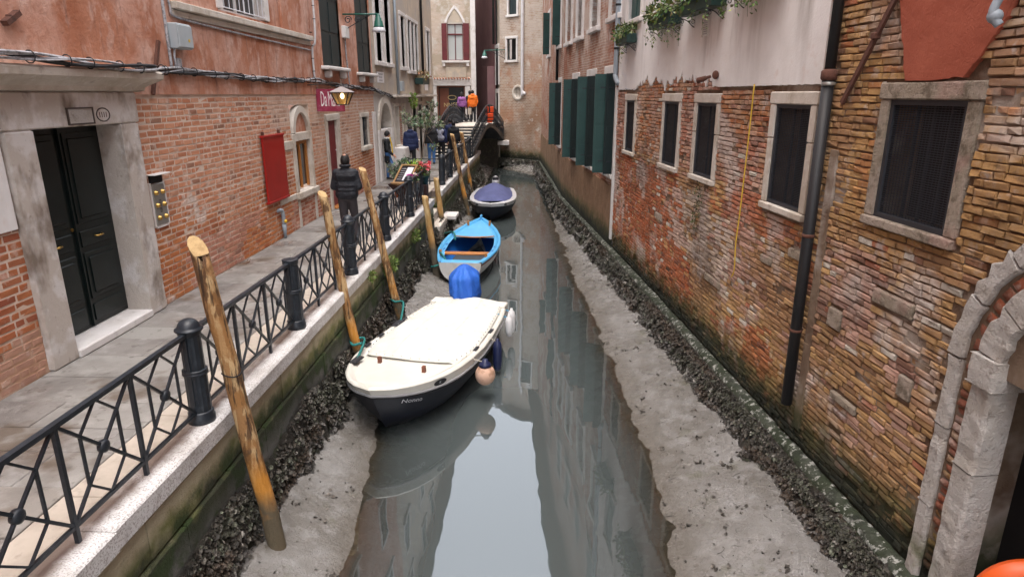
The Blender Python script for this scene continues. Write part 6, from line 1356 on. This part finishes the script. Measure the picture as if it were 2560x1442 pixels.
q = MB(); q.grid(lambda a, b: (lambda tt: Vector(((2 * a - 1) * max(interp(hb2, tt) - .05, .01), yy(tt) - .14 * (1 - (2 * a - 1) ** 2) * (1 - b), interp(H2.sh, tt) - .05 + .045 * (1 - abs(2 * a - 1)))))(.60 + .385 * b), 12, 12); q.build('foredeck', 'boat_blue', t, True, local=True)
MB().tube([Vector(((2 * a / 14 - 1) * (interp(hb2, .6) - .17), yy(.60) - .16 * (1 - (2 * a / 14 - 1) ** 2), interp(H2.sh, .6) - .0)) for a in range(15)], .03, 6, sq=.6).build('coaming', 'boat_wood', t, True, local=True)
MB().bbox(-interp(hb2, .26) + .10, interp(hb2, .26) - .10, yy(.24), yy(.29), .46, .50, .008).build('thwart', 'boat_wood', t, local=True)
q = MB(); q.bbox(-.5, .5, yy(0) + .04, yy(.07), .50, .54, .01); q.build('stern_deck', 'boat_blue', t, local=True); MB().bbox(-.42, .42, yy(.07) + .005, yy(.10), .46, .50, .008).build('stern_thwart', 'boat_wood', t, local=True)
for k in range(5): MB().bbox(-.42, .42, yy(.10) + .03 + k * .10, yy(.10) + .115 + k * .10, .16, .18, .006).build('floor_slat', 'slat', t, local=True)
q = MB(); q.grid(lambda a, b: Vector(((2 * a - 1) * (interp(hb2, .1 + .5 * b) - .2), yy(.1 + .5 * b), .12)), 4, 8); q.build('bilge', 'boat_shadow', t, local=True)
for tt, side in ((.18, -1), (.12, 1), (.85, -1), (.85, 1)): p = H2.pt(tt, 0, side, .07); q = MB(); q.bbox(p.x - .03, p.x + .03, p.y - .03, p.y + .03, p.z - .05, p.z + .12, .008); q.build('mooring_bitt', 'boat_wood', t, local=True)
MB().bbox(-.03, .03, yy(.96), yy(1.0), .70, .88, .01).build('stem_head', 'boat_blue', t, local=True)
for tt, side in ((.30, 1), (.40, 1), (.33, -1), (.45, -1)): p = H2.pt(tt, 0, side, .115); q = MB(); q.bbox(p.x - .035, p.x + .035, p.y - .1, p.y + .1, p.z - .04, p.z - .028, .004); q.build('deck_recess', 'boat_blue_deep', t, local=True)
H2t = t; P4 = YPp(1088, 655, 15.6); rope('mooring_rope', [P4 + Vector((-.10, .0, -.12)), P4 + Vector((.05, -.12, -.06)), P4 + Vector((.25, .1, .0)), wloc(t, H2.pt(.16, 0, -1, .07) + Vector((0, 0, .07))), wloc(t, H2.pt(.14, 0, -1, .16) + Vector((0, 0, -.05)))], 'rope_teal', 'green rope from the blue boat stern to the short pale pole', .025)
P5 = YPp(1105, 585, 19.5); rope('mooring_rope', [P5 + Vector((-.1, 0, 0)), P5 + Vector((.1, -.3, .08)), wloc(t, H2.pt(.62, 0, -1, .10) + Vector((0, 0, .08))), wloc(t, H2.pt(.55, 0, -1, .25) + Vector((0, 0, -.06)))], 'rope_teal', 'green rope from the blue boat side to the pole by the steps', .025)
# --- far boat under a violet tarp, bow towards the camera
bow = GP(1227, 512, -.98); st = GP(1236, 470, -1.05)
t, L_ = place('motor_boat', (bow.x, bow.y, 0), (st.x + .05, st.y, 0), 'dark boat with white rim under a violet blue tarp')
hb3 = [(0, .78), (.3, .90), (.55, .92), (.75, .84), (.88, .66), (.95, .46), (.98, .28), (1, .0)]
H3 = Hull(L_, hb3, [(0, .58), (.5, .62), (1, .70)], [(0, -.1), (.8, -.1), (1, .02)], .35)
H3.skin(.17, 1).build('hull', 'hull_navy', t, True, local=True); H3.skin(0, .17, nf=2).build('topside', 'engine_white', t, True, local=True); H3.transom().build('transom', 'hull_navy', t, local=True)
q = MB()
for side in (-1, 1): q.grid(lambda a, b, side=side: H3.pt(a, 0, side, min(.30 * b, interp(hb3, a) * .95)) + Vector((0, 0, .03 * math.sin(b * 3))), 30, 4)
q.build('deck', 'engine_white', t, True, local=True)
q = MB(); q.grid(lambda a, b: (lambda tt, x: Vector((x * max(interp(hb3, tt) - .16, .05), -L_ / 2 + L_ * tt, interp(H3.sh, tt) + .03 + .42 * (1 - abs(x) ** 1.6) * math.sin(math.pi * min(max((tt - .02) / .86, 0), 1)) ** .6 + .012 * nz(x * 3, tt * 9, 1))))(.04 + .84 * b, 2 * a - 1), 20, 30); q.build('tarp', 'tarp_violet', t, True, local=True)
for side in (-1, 1): p = H3.pt(.93, .08, side); q = MB(); q.ell(p, (.07, .07, .045), 12, 6); q.build('bow_vent', 'rubber', t, True, local=True)
q = MB(); q.ell((0, -L_ / 2 - .25, .85), (.17, .28, .24), 14, 10); e = q.build('outboard_engine', 'engine_white', t, True, local=True); q = MB(); q.ell((0, -L_ / 2 - .10, .98), (.14, .12, .10), 10, 6); q.build('dark_panel', 'rubber', e, True, local=True); MB().tube([(0, -L_ / 2 - .2, .7), (0, -L_ / 2 - .3, -.3)], .06, 8).build('outboard_leg', 'rubber', t, True, local=True)
P6 = YPp(1162, 500, 24.4); rope('mooring_rope', [P6, P6 + Vector((.2, 0, -.03)), wloc(t, H3.pt(.9, 0, -1 if wloc(t, H3.pt(.9, 0, -1)).x < wloc(t, H3.pt(.9, 0, 1)).x else 1, .05))], 'rope_grey', 'pale rope from the tarp covered boat to its thin pole', .018)
# ================================================================ people
def capsule(mb, a, b, ra, rb, n=10):
    a, b = Vector(a), Vector(b); d = (b - a); 
    if d.length < 1e-4: d = Vector((0, 0, .001)); b = a + d
    dn = d.normalized(); pts = []; rr = []
    for k in range(4): an = math.pi / 2 * k / 4; pts.append(a - dn * ra * math.cos(an)); rr.append(max(ra * math.sin(an), .002))
    for k in range(5): an = math.pi / 2 * k / 4; pts.append(b + dn * rb * math.sin(an)); rr.append(max(rb * math.cos(an), .002))
    mb.tube(pts, rr, n)
def remesh(mb, name, mat, parent, vox, smooth=4):
    o = mb.build(name, mat, parent, True, local=True)
    m_ = o.modifiers.new('r', 'REMESH'); m_.mode = 'VOXEL'; m_.voxel_size = vox; m_.use_smooth_shade = True
    s_ = o.modifiers.new('s', 'SMOOTH'); s_.factor = .5; s_.iterations = smooth
    dg = bpy.context.evaluated_depsgraph_get(); me = bpy.data.meshes.new_from_object(o.evaluated_get(dg)); old = o.data; o.modifiers.clear(); o.data = me; bpy.data.meshes.remove(old)
    if not me.materials: me.materials.append(MATS[mat])
    me.polygons.foreach_set('use_smooth', [True] * len(me.polygons)); return o
def person(loc, face, h, label, top, legs, hair='hair_dark', shoes='shoe', pose=None, vox=.016, hood=None, cap=None, bulk=1.0, coat=0., group=None, hairlong=0, bald=0):
    """face = heading in degrees, 0 looks along +y; pose keys move joints (metres at 1.75 m height)"""
    p = thing('person', loc, label, 'person', group, rz=R(face)); k = h / 1.75
    J = dict(pel=(0, 0, .95), chest=(0, .0, 1.32), neck=(0, .0, 1.47), head=(0, .025, 1.635), hipL=(-.09, 0, .92), hipR=(.09, 0, .92), kneeL=(-.10, .02, .50), kneeR=(.10, .02, .50), ankL=(-.10, -.02, .08), ankR=(.10, -.02, .08),
             shL=(-.165, -.01, 1.385), shR=(.165, -.01, 1.385), elL=(-.225, -.03, 1.11), elR=(.225, -.03, 1.11), wrL=(-.25, .06, .88), wrR=(.25, .06, .88))
    for a, d in (pose or {}).items(): J[a] = tuple(x + y for x, y in zip(J[a], d))
    J = {a: Vector(v) * k for a, v in J.items()}; C = lambda mb, a, b, ra, rb: capsule(mb, J[a] if isinstance(a, str) else a, J[b] if isinstance(b, str) else b, ra * k, rb * k)
    hd = J['head']; fw = Vector((pose or {}).get('look', (0, 1, 0))) if False else Vector((0, 1, 0))
    # body: head with face, neck, arms and hands, one surface
    b = MB(); b.ell(hd, (.080 * k, .098 * k, .118 * k), 16, 12); b.ell(hd + Vector((0, .03, -.05)) * k, (.058 * k, .065 * k, .065 * k), 12, 8); capsule(b, hd + Vector((0, .088, .0)) * k, hd + Vector((0, .108, -.025)) * k, .010 * k, .015 * k, 8)
    for s in (-1, 1): b.ell(hd + Vector((s * .075, -.005, -.01)) * k, (.012 * k, .02 * k, .03 * k), 8, 6); b.ell(hd + Vector((s * .03, .086, .02)) * k, (.016 * k, .012 * k, .010 * k), 8, 6)
    b.ell(hd + Vector((0, .09, -.065)) * k, (.024 * k, .012 * k, .010 * k), 8, 6); C(b, 'neck', hd + Vector((0, -.015, -.06)) * k, .058, .055); C(b, 'chest', 'neck', .10, .06)
    for s, S in ((-1, 'L'), (1, 'R')):
        C(b, 'chest', 'sh' + S, .09, .055); C(b, 'sh' + S, 'el' + S, .05, .042); C(b, 'el' + S, 'wr' + S, .04, .027); w_ = J['wr' + S]; d = (w_ - J['el' + S]).normalized(); side = d.cross(Vector((0, 1, 0))); side = side.normalized() if side.length > .1 else Vector((1, 0, 0)); pal = w_ + d * .05 * k
        capsule(b, w_, pal + d * .03 * k, .026 * k, .034 * k); nrm = d.cross(side)
        for f_, ln in ((-1.5, .060), (-.5, .074), (.5, .070), (1.5, .055)):
            a0 = pal + d * .045 * k + nrm * f_ * .018 * k; a1 = a0 + d * ln * .55 * k + side * .012 * k; a2 = a1 + d * ln * .35 * k + side * .03 * k; capsule(b, a0, a1, .009 * k, .0085 * k, 6); capsule(b, a1, a2, .0085 * k, .007 * k, 6)
        capsule(b, pal + nrm * -.03 * k, pal + nrm * -.055 * k + d * .045 * k, .011 * k, .009 * k, 6)
    remesh(b, 'body', 'skin', p, vox * .55, 2)
    # trousers
    tr_ = MB(); B = 1 + (bulk - 1) * .3
    C(tr_, J['pel'] + Vector((-.07, 0, 0)) * k, J['pel'] + Vector((.07, 0, 0)) * k, .115 * B, .115 * B); C(tr_, J['pel'] + Vector((-.06, 0, .08)) * k, J['pel'] + Vector((.06, 0, .08)) * k, .11 * B, .11 * B)
    for S in 'LR': C(tr_, 'hip' + S, 'knee' + S, .105 * B, .075 * B); C(tr_, 'knee' + S, J['ank' + S] + Vector((0, 0, .03)), .075 * B, .062 * B)
    remesh(tr_, 'trousers', legs, p, vox)
    for S in 'LR':
        q = MB(); a = J['ank' + S]; capsule(q, a + Vector((0, -.03, -.03)) * k, a + Vector((0, .13, -.045)) * k, .045 * k, .038 * k); capsule(q, a, a + Vector((0, 0, .04)) * k, .05 * k, .05 * k); q.v = [(x, y, max(z, .0)) for x, y, z in q.v]; remesh(q, 'shoe', shoes, p, vox * .7, 2)
    # jacket or coat
    j = MB(); c1 = J['chest']; W = bulk
    C(j, c1 + Vector((-.09, -.01, .02)) * k, c1 + Vector((.09, -.01, .02)) * k, .125 * W, .125 * W); C(j, c1 + Vector((-.08, .0, -.16)) * k, c1 + Vector((.08, .0, -.16)) * k, .122 * W, .122 * W); C(j, J['pel'] + Vector((-.075, 0, .04 - coat)) * k, J['pel'] + Vector((.075, 0, .04 - coat)) * k, .128 * W, .128 * W); C(j, J['pel'] + Vector((-.07, 0, .12)) * k, J['pel'] + Vector((.07, 0, .12)) * k, .124 * W, .124 * W)
    if coat: C(j, J['pel'] + Vector((-.07, 0, -coat * .5)) * k, J['pel'] + Vector((.07, 0, -coat * .5)) * k, .128 * W, .128 * W)
    C(j, c1 + Vector((0, 0, .08)) * k, J['neck'] + Vector((0, -.01, .01)) * k, .12 * W, .082)
    for S in 'LR': C(j, c1 + Vector((0, 0, .05)) * k, 'sh' + S, .11 * W, .078 * W); C(j, 'sh' + S, 'el' + S, .078 * W, .066 * W); C(j, 'el' + S, J['wr' + S].lerp(J['el' + S], .08), .064 * W, .048 * W)
    if hood: C(j, J['neck'] + Vector((-.05, -.075, .02)) * k, J['neck'] + Vector((.05, -.075, .02)) * k, .075, .075)
    remesh(j, 'jacket', top, p, vox)
    # hair or cap
    hr = MB(); n = 18
    V = []; F = []
    lo = -.25 - hairlong
    for i in range(9):
        ph_ = math.pi / 2 - (math.pi / 2 - math.asin(max(-.999, -.55))) * i / 8
        for q_ in range(n):
            th = 2 * math.pi * q_ / n; front = max(math.sin(th), 0); pe = ph_ + (.75 * front ** 1.2 * (i / 8)); x = Vector((.088 * math.cos(pe) * math.cos(th), -.006 + .106 * math.cos(pe) * math.sin(th), .006 + .126 * math.sin(pe)))
            x *= 1 + .02 * nz(th * 2, i, 4); V.append(hd + x * k * (1.0 if not cap else 1.03))
    for i in range(8):
        for q_ in range(n): F.append((i * n + q_, (i + 1) * n + q_, (i + 1) * n + (q_ + 1) % n, i * n + (q_ + 1) % n))
    hr.add(V, F)
    if hairlong: capsule(hr, hd + Vector((0, -.05, 0)) * k, hd + Vector((0, -.07, -hairlong)) * k, .075 * k, .06 * k)
    if cap: capsule(hr, hd + Vector((0, .06, .055)) * k, hd + Vector((0, .11, .05)) * k, .045 * k, .03 * k)
    o = hr.build('hair' if not cap else 'cap', hair, p, True, local=True)
    if bald: q = MB(); q.ell(hd + Vector((0, -.045, .093)) * k, (.04 * k, .03 * k, .038 * k), 12, 6); q.build('bald_spot', 'skin', p, True, local=True)
    return p, J, k
WALK = dict(kneeL=(0, .14, .02), ankL=(.0, .13, .01), kneeR=(0, -.02, 0), ankR=(0, -.24, .04))
# man in quilted vest walking away beside the railing, hands in front holding a phone
mp, J, k = person((-3.62, 12.45, 0), 4, 1.76, 'man in black quilted vest and dark trousers walking beside the railing', 'cloth_quilt', 'cloth_grey', pose=dict(elL=(-.01, .02, .02), elR=(.01, .02, .02), wrL=(.16, .22, .16), wrR=(-.14, .22, .16), head=(.0, .02, -.02), kneeL=(0, .06, 0), ankL=(0, -.06, .0), kneeR=(0, .10, .0), ankR=(.0, .10, .0)), vox=.013, bulk=1.14, bald=1)
q = MB(); q.tube([J['neck'] + Vector((.085 * math.cos(a), -.0 + .085 * math.sin(a), .055)) for a in [2 * math.pi * i / 16 for i in range(17)]], .028, 8); q.build('collar', 'cloth_quilt', mp, True, local=True)
q = MB(); [q.tube([J['head'] + Vector((s * .08, -.01, .015)), J['head'] + Vector((s * .078, .09, .012)), J['head'] + Vector((s * .02, .105, .0))], .005, 5) for s in (-1, 1)]; q.build('glasses', 'cable_black', mp, True, local=True)
# woman in the doorway with a yellow scarf
wp, J, k = person((-5.02, 22.45, 0), -75, 1.64, 'person in dark coat and yellow scarf leaning in the arched doorway', 'cloth_black', 'denim', pose=dict(kneeR=(.02, .14, .0), ankR=(.03, .22, .0), kneeL=(0, -.02, 0), wrL=(.1, .12, .04), wrR=(-.05, .12, .04)), vox=.02, bulk=1.05, coat=.28)
q = MB(); q.tube(wire([J['neck'] + Vector((.03, .10, .06)), J['chest'] + Vector((.03, .15, -.05)), J['pel'] + Vector((.05, .16, .12)), J['pel'] + Vector((.06, .17, -.08))]), [.05] * 18 + [.06], 8, sq=.45); q.build('scarf', 'cloth_yellow', wp, True, local=True)
q = MB(); q.tube([J['neck'] + Vector((.075 * math.cos(a), .01 + .085 * math.sin(a), .03)) for a in [2 * math.pi * i / 16 for i in range(17)]], .03, 8); q.build('scarf_loop', 'cloth_white', wp, True, local=True)
person(GP(1030, 428) + Vector((0, 0, 0)), 12, 1.76, 'person in bright navy blue hooded jacket walking away', 'cloth_navy', 'cloth_black', 'hair_grey', pose=WALK, vox=.022, bulk=1.28, hood=1, coat=.05)
person(GP(1080, 411), -4, 1.72, 'person in black jacket and blue jeans behind the small tree', 'cloth_black', 'denim', pose=dict(kneeL=(0, .05, 0)), vox=.024, bulk=1.25, hood=1)
bp_, J, k = person(GP(1104, 406), 2, 1.68, 'person in dark clothes carrying a grey backpack', 'cloth_navy', 'cloth_black', pose=WALK, vox=.024, bulk=1.1)
q = MB(); capsule(q, J['chest'] + Vector((-.06, -.22, .06)), J['chest'] + Vector((.06, -.22, .06)), .11, .11); capsule(q, J['chest'] + Vector((-.06, -.23, -.22)), J['chest'] + Vector((.06, -.23, -.22)), .125, .125); capsule(q, J['chest'] + Vector((0, -.27, -.18)), J['chest'] + Vector((0, -.27, 0)), .11, .09); rs = remesh(q, 'backpack', 'bag_grey', bp_, .025); 
person(GP(1136, 402), 5, 1.70, 'person in dark puffy hooded jacket right of the grey backpack', 'cloth_black', 'cloth_black', pose=WALK, vox=.024, bulk=1.32, hood=1, cap=1)
person(GP(1128, 392), 5, 1.74, 'person hidden behind the dark puffy jacket at the stairs', 'cloth_navy', 'cloth_black', pose=WALK, vox=.03, bulk=1.1)
YB = 39.0
def onbridge(px): v = YPp(px, 312, YB); return (v.x, YB, ZT)
op, J, k = person(onbridge(1183), 10, 1.80, 'person in bright orange hooded jacket on the bridge', 'cloth_orange', 'cloth_black', pose=dict(kneeL=(0, .1, 0), ankL=(0, .1, 0), wrR=(-.1, .15, .1)), vox=.024, bulk=1.35, hood=1)
person(onbridge(1156), 5, 1.70, 'person in purple jacket and dark trousers on the bridge', 'cloth_purple', 'cloth_black', 'hair_dark', 'cloth_white', pose=WALK, vox=.024, bulk=1.12, hairlong=.12)
v_ = onbridge(1172); person((v_[0], YB + .9, ZT), 8, 1.78, 'dark haired person between the purple and orange jackets', 'cloth_black', 'cloth_black', 'hair_dark', 'cloth_white', pose=WALK, vox=.028, bulk=1.1)
q = thing('paper_bag', (v_[0] + .08, YB - .1, ZT + .5), 'cream paper bag carried beside the orange jacket', 'bag'); MB().bbox(v_[0] - .02, v_[0] + .18, YB - .22, YB - .12, ZT + .45, ZT + .80, .01).build('bag', 'pale_slab', q); MB().tube([(v_[0] + .02, YB - .17, ZT + .8), (v_[0] + .08, YB - .17, ZT + .95), (v_[0] + .14, YB - .17, ZT + .8)], .006, 5).build('handle', 'rope_grey', q)
# ================================================================ restaurant corner: menu stand, pots, tree
mx_ = -3.47; my = 17.15
t = thing('menu_stand', (mx_, my, 0), 'dark wooden menu lectern with framed chalkboard and white sheet', 'menu stand')
MB().bbox(mx_ - .13, mx_ + .13, my - .10, my + .14, .02, .58, .02).build('column', 'menu_dark', t); MB().bbox(mx_ - .24, mx_ + .24, my - .2, my + .24, 0, .06, .02).build('foot', 'menu_dark', t)
q = MB(); q.add([(mx_ + a * s, my + b * s2, z) for z, s, s2 in ((.30, .13, .12), (.58, .36, .22)) for a, b in ((-1, -1), (1, -1), (1, 1), (-1, 1))], [(0, 1, 5, 4), (1, 2, 6, 5), (2, 3, 7, 6), (3, 0, 4, 7), (4, 5, 6, 7)]); q.build('desk', 'menu_dark', t)
def FM(u, v, z):   # tilted board frame: u right, z up the board, v out towards the camera
    ca_, sa_ = math.cos(R(38)), math.sin(R(38)); u, z = u * .78, z * .86; ya, za = z * sa_ - v * ca_, z * ca_ + v * sa_; an = R(-14); x_, y_ = u + z * .22, ya
    return (mx_ + x_ * math.cos(an) - y_ * math.sin(an), my - .22 + x_ * math.sin(an) + y_ * math.cos(an), .60 + za)
MB().box(-.24, .24, 0, .02, .02, .62, FM).build('chalkboard', 'chalkboard', t)
for a in ((-.30, -.24, 0, .66), (.24, .30, 0, .66), (-.24, .24, .61, .66), (-.24, .24, -.02, .03)): MB().bbox(a[0], a[1], -.01, .045, a[2], a[3], .006, FM).build('frame', 'menu_wood', t)
MB().box(-.02, .20, .024, .03, .10, .56, FM).build('menu_sheet', 'paper', t)
q = MB()
for k in range(6):
    for j in range(5): a = -.21 + j * .035 + rnd.uniform(0, .01); q.box(a, a + .022, .0205, .022, .50 - k * .075, .515 - k * .075 + rnd.uniform(0, .012), FM)
q.build('chalk_marks', 'cable_grey', t); MB().bbox(-.32, .32, -.02, .09, -.06, -.02, .008, FM).build('shelf', 'menu_wood', t)
def pot(p, r, h_, mat, name, label, plant, cat='plant'):
    t = thing(name, p, label, cat); q = MB(); x, y, z = p; q.lathe([(r * .72, 0), (r * .95, h_ * .82), (r * 1.06, h_ * .83), (r * 1.08, h_), (r * .95, h_), (r * .9, h_ * .88), (.01, h_ * .86)], p, 16); q.build('pot', mat, t, True); plant(t, Vector((x, y, z + h_))); return t
def spider(t, c):
    q = MB()
    for k in range(60):
        a = rnd.random() * 6.28; l = rnd.uniform(.2, .42); hh_ = rnd.uniform(.12, .32); w_ = .028; P_ = [c + Vector((math.cos(a) * l * f, math.sin(a) * l * f, hh_ * 4 * f * (1 - f * .62) * .8)) for f in (0, .25, .5, .75, 1)]; sd_ = Vector((-math.sin(a), math.cos(a), 0)); cc = rnd.choice([(.22, .36, .04), (.30, .42, .06), (.16, .28, .04)])
        for i in range(4): w0 = w_ * (1 - i / 4.2); w1 = w_ * (1 - (i + 1) / 4.2); q.add([P_[i] - sd_ * w0, P_[i] + sd_ * w0, P_[i + 1] + sd_ * w1, P_[i + 1] - sd_ * w1], [(0, 1, 2, 3)], cc)
    q.build('leaf', 'leaf', t)
def blooms(cols, r, nfl, leafn=200, hgt=.16):
    def f(t, c):
        q = MB(); leaves(q, c + Vector((0, 0, hgt * .6)), (r, r, hgt), leafn, .07, GREENS + [(.12, .2, .06)], 0, .1); q.build('foliage', 'leaf', t)
        for k in range(nfl):
            p = c + Vector((rnd.uniform(-r, r), rnd.uniform(-r, r * .4), hgt * rnd.uniform(.7, 1.75))); b = MB(); cc = rnd.choice(cols)
            for m_ in range(9): a = m_ * .7; d = Vector((math.cos(a), math.sin(a), .5 * (m_ % 3))).normalized(); x = d.orthogonal().normalized() * .022; b.add([p, p + d * .035 + x, p + d * .06, p + d * .035 - x], [(0, 1, 2, 3)], tuple(min(v * rnd.uniform(.8, 1.2), .9) for v in cc))
            b.build('flower', 'leaf', t)
    return f
stt = thing('plant_stand', (-3.42, 17.45, 0), 'dark stand behind the menu lectern carrying the potted plants', 'stand'); MB().bbox(-3.47, -3.07, 17.3, 17.7, .50, .55, .01).build('top', 'menu_dark', stt)
for a in (-3.45, -3.11):
    for b in (17.32, 17.66): MB().bbox(a, a + .04, b, b + .04, 0, .50, .004).build('leg', 'menu_dark', stt)
pot((-3.27, 17.5, .55), .115, .22, 'terracotta', 'potted_plant', 'spider plant in terracotta pot behind the menu board', spider)
pot((-3.10, 16.6, .45), .15, .26, 'pot_metal', 'potted_plant', 'pink and white cyclamen in metal pot hung on the railing', blooms([(.62, .14, .42), (.75, .6, .7), (.55, .08, .35)], .11, 14, 130, .10))
pot((-3.05, 17.75, .48), .19, .24, 'planter_green', 'potted_plant', 'red and coral geraniums at the end of the railing', blooms([(.62, .05, .07), (.70, .10, .06), (.66, .12, .16)], .20, 22, 330, .22))
MB().bbox(-3.22, -2.92, 17.6, 17.95, 0, .48, .02).build('post_stand', 'menu_dark', [o for o in col.objects if o.get('label', '').startswith('red and coral')][0])
q = MB()
def shrub(t, c):
    f = MB(); w_ = MB()
    for k in range(9):
        d = Vector((rnd.gauss(0, .16), rnd.gauss(0, .16), rnd.uniform(.35, .75))); w_.tube(wire([c, c + d * .5 + Vector((0, 0, .05)), c + d]), .007, 4); 
        for j in range(6): leaves(f, c + d * (.35 + .13 * j), (.09, .09, .07), 12, .075, [(.14, .18, .12), (.10, .145, .08), (.19, .22, .16)], 0, .1)
    w_.build('stem', 'bark', t); f.build('foliage', 'leaf', t)
pot((-3.85, 18.6, 0), .2, .36, 'terracotta', 'potted_plant', 'grey green olive shrub in a pot beside the white plinth', shrub); 
def dense(t, c): f = MB(); leaves(f, c + Vector((0, 0, .35)), (.28, .28, .4), 520, .08, [(.06, .10, .07), (.09, .14, .10), (.045, .07, .05)], 0, .1); f.build('foliage', 'leaf', t)
pot((-3.62, 18.7, 0), .2, .40, 'terracotta', 'potted_plant', 'dark dense shrub in a pot behind the geraniums', dense)
tb = GP(1054, 452); t = thing('small_tree', tb, 'slender young tree with loose glossy crown on the quay', 'tree')
q = MB(); q.lathe([(.16, 0), (.2, .32), (.22, .33), (.22, .38), (.19, .38)], tb, 14); q.build('pot', 'terracotta', t, True)
c0 = YPp(1066, 338, tb.y); top = YPp(1085, 255, tb.y); trunk = MB(); trunk.tube(wire([tb + Vector((0, 0, .3)), tb + Vector((.03, 0, .8)), c0 + Vector((-.03, 0, 0)), c0.lerp(top, .5), top]), [.022] * 6 + [.02] * 6 + [.014] * 6 + [.008] * 7, 8)
f = MB(); lc_ = [(.10, .14, .075), (.14, .19, .10), (.07, .10, .05), (.24, .28, .19)]
br_ = []
for px, py, dy, r_ in ((1020, 300, 0, .20), (1033, 308, -.15, .16), (1062, 305, .1, .22), (1075, 285, 0, .20), (1082, 262, 0, .14), (1048, 312, .2, .16), (1092, 303, -.1, .18), (1100, 312, .1, .14), (1010, 285, .1, .12), (1070, 310, -.2, .18), (1085, 365, -.2, .14), (1045, 305, 0, .18), (1058, 282, .1, .16)):
    e = YPp(px, py, tb.y + dy); trunk.tube(wire([c0 + (e - c0) * .05, c0.lerp(e, .5) + Vector((0, 0, .04)), e]), .008, 5); leaves(f, e, (r_, r_, r_ * .8), int(300 * r_), .10, lc_, .1, .1)
trunk.build('trunk', 'bark', t, True); f.build('crown', 'leaf', t)
t = thing('balcony_plant', FL(29.8, .3, 3.5), 'dry reddish plant in a box on the cream house', 'flower box'); slab(t, 'trough', 'planter_green', FL, 28.9, 30.6, .05, .4, 3.25, 3.5); f = MB(); leaves(f, FL(29.8, .25, 3.62), (.3, .8, .2), 260, .11, [(.30, .16, .08), (.22, .20, .07), (.36, .24, .12)]); f.build('foliage', 'leaf', t)
t = thing('hanging_plant', FL(27.2, .25, 2.5), 'yellow green plant hanging from the shop ledge', 'plant'); f = MB(); leaves(f, FL(27.2, .25, 2.62), (.14, .2, .30), 170, .10, [(.18, .28, .05), (.24, .34, .07)]); f.build('foliage', 'leaf', t); MB().tube([FL(27.2, .2, 2.9), FL(27.2, .25, 2.6)], .01, 5).build('stem', 'bark', t)
# aerials on the roofs
t = thing('roof_aerial', FR2(22, .2, 12.9), 'thin television aerial on the roof above the green shutters', 'aerial'); MB().tube([FR2(22, .2, 12.9), FR2(22, .2, 15)], .02, 6).build('mast', 'steel', t); [MB().tube([FR2(22 - .4, .2, z), FR2(22 + .4, .2, z)], .01, 5).build('rod', 'steel', t) for z in (14.4, 14.6, 14.9)]
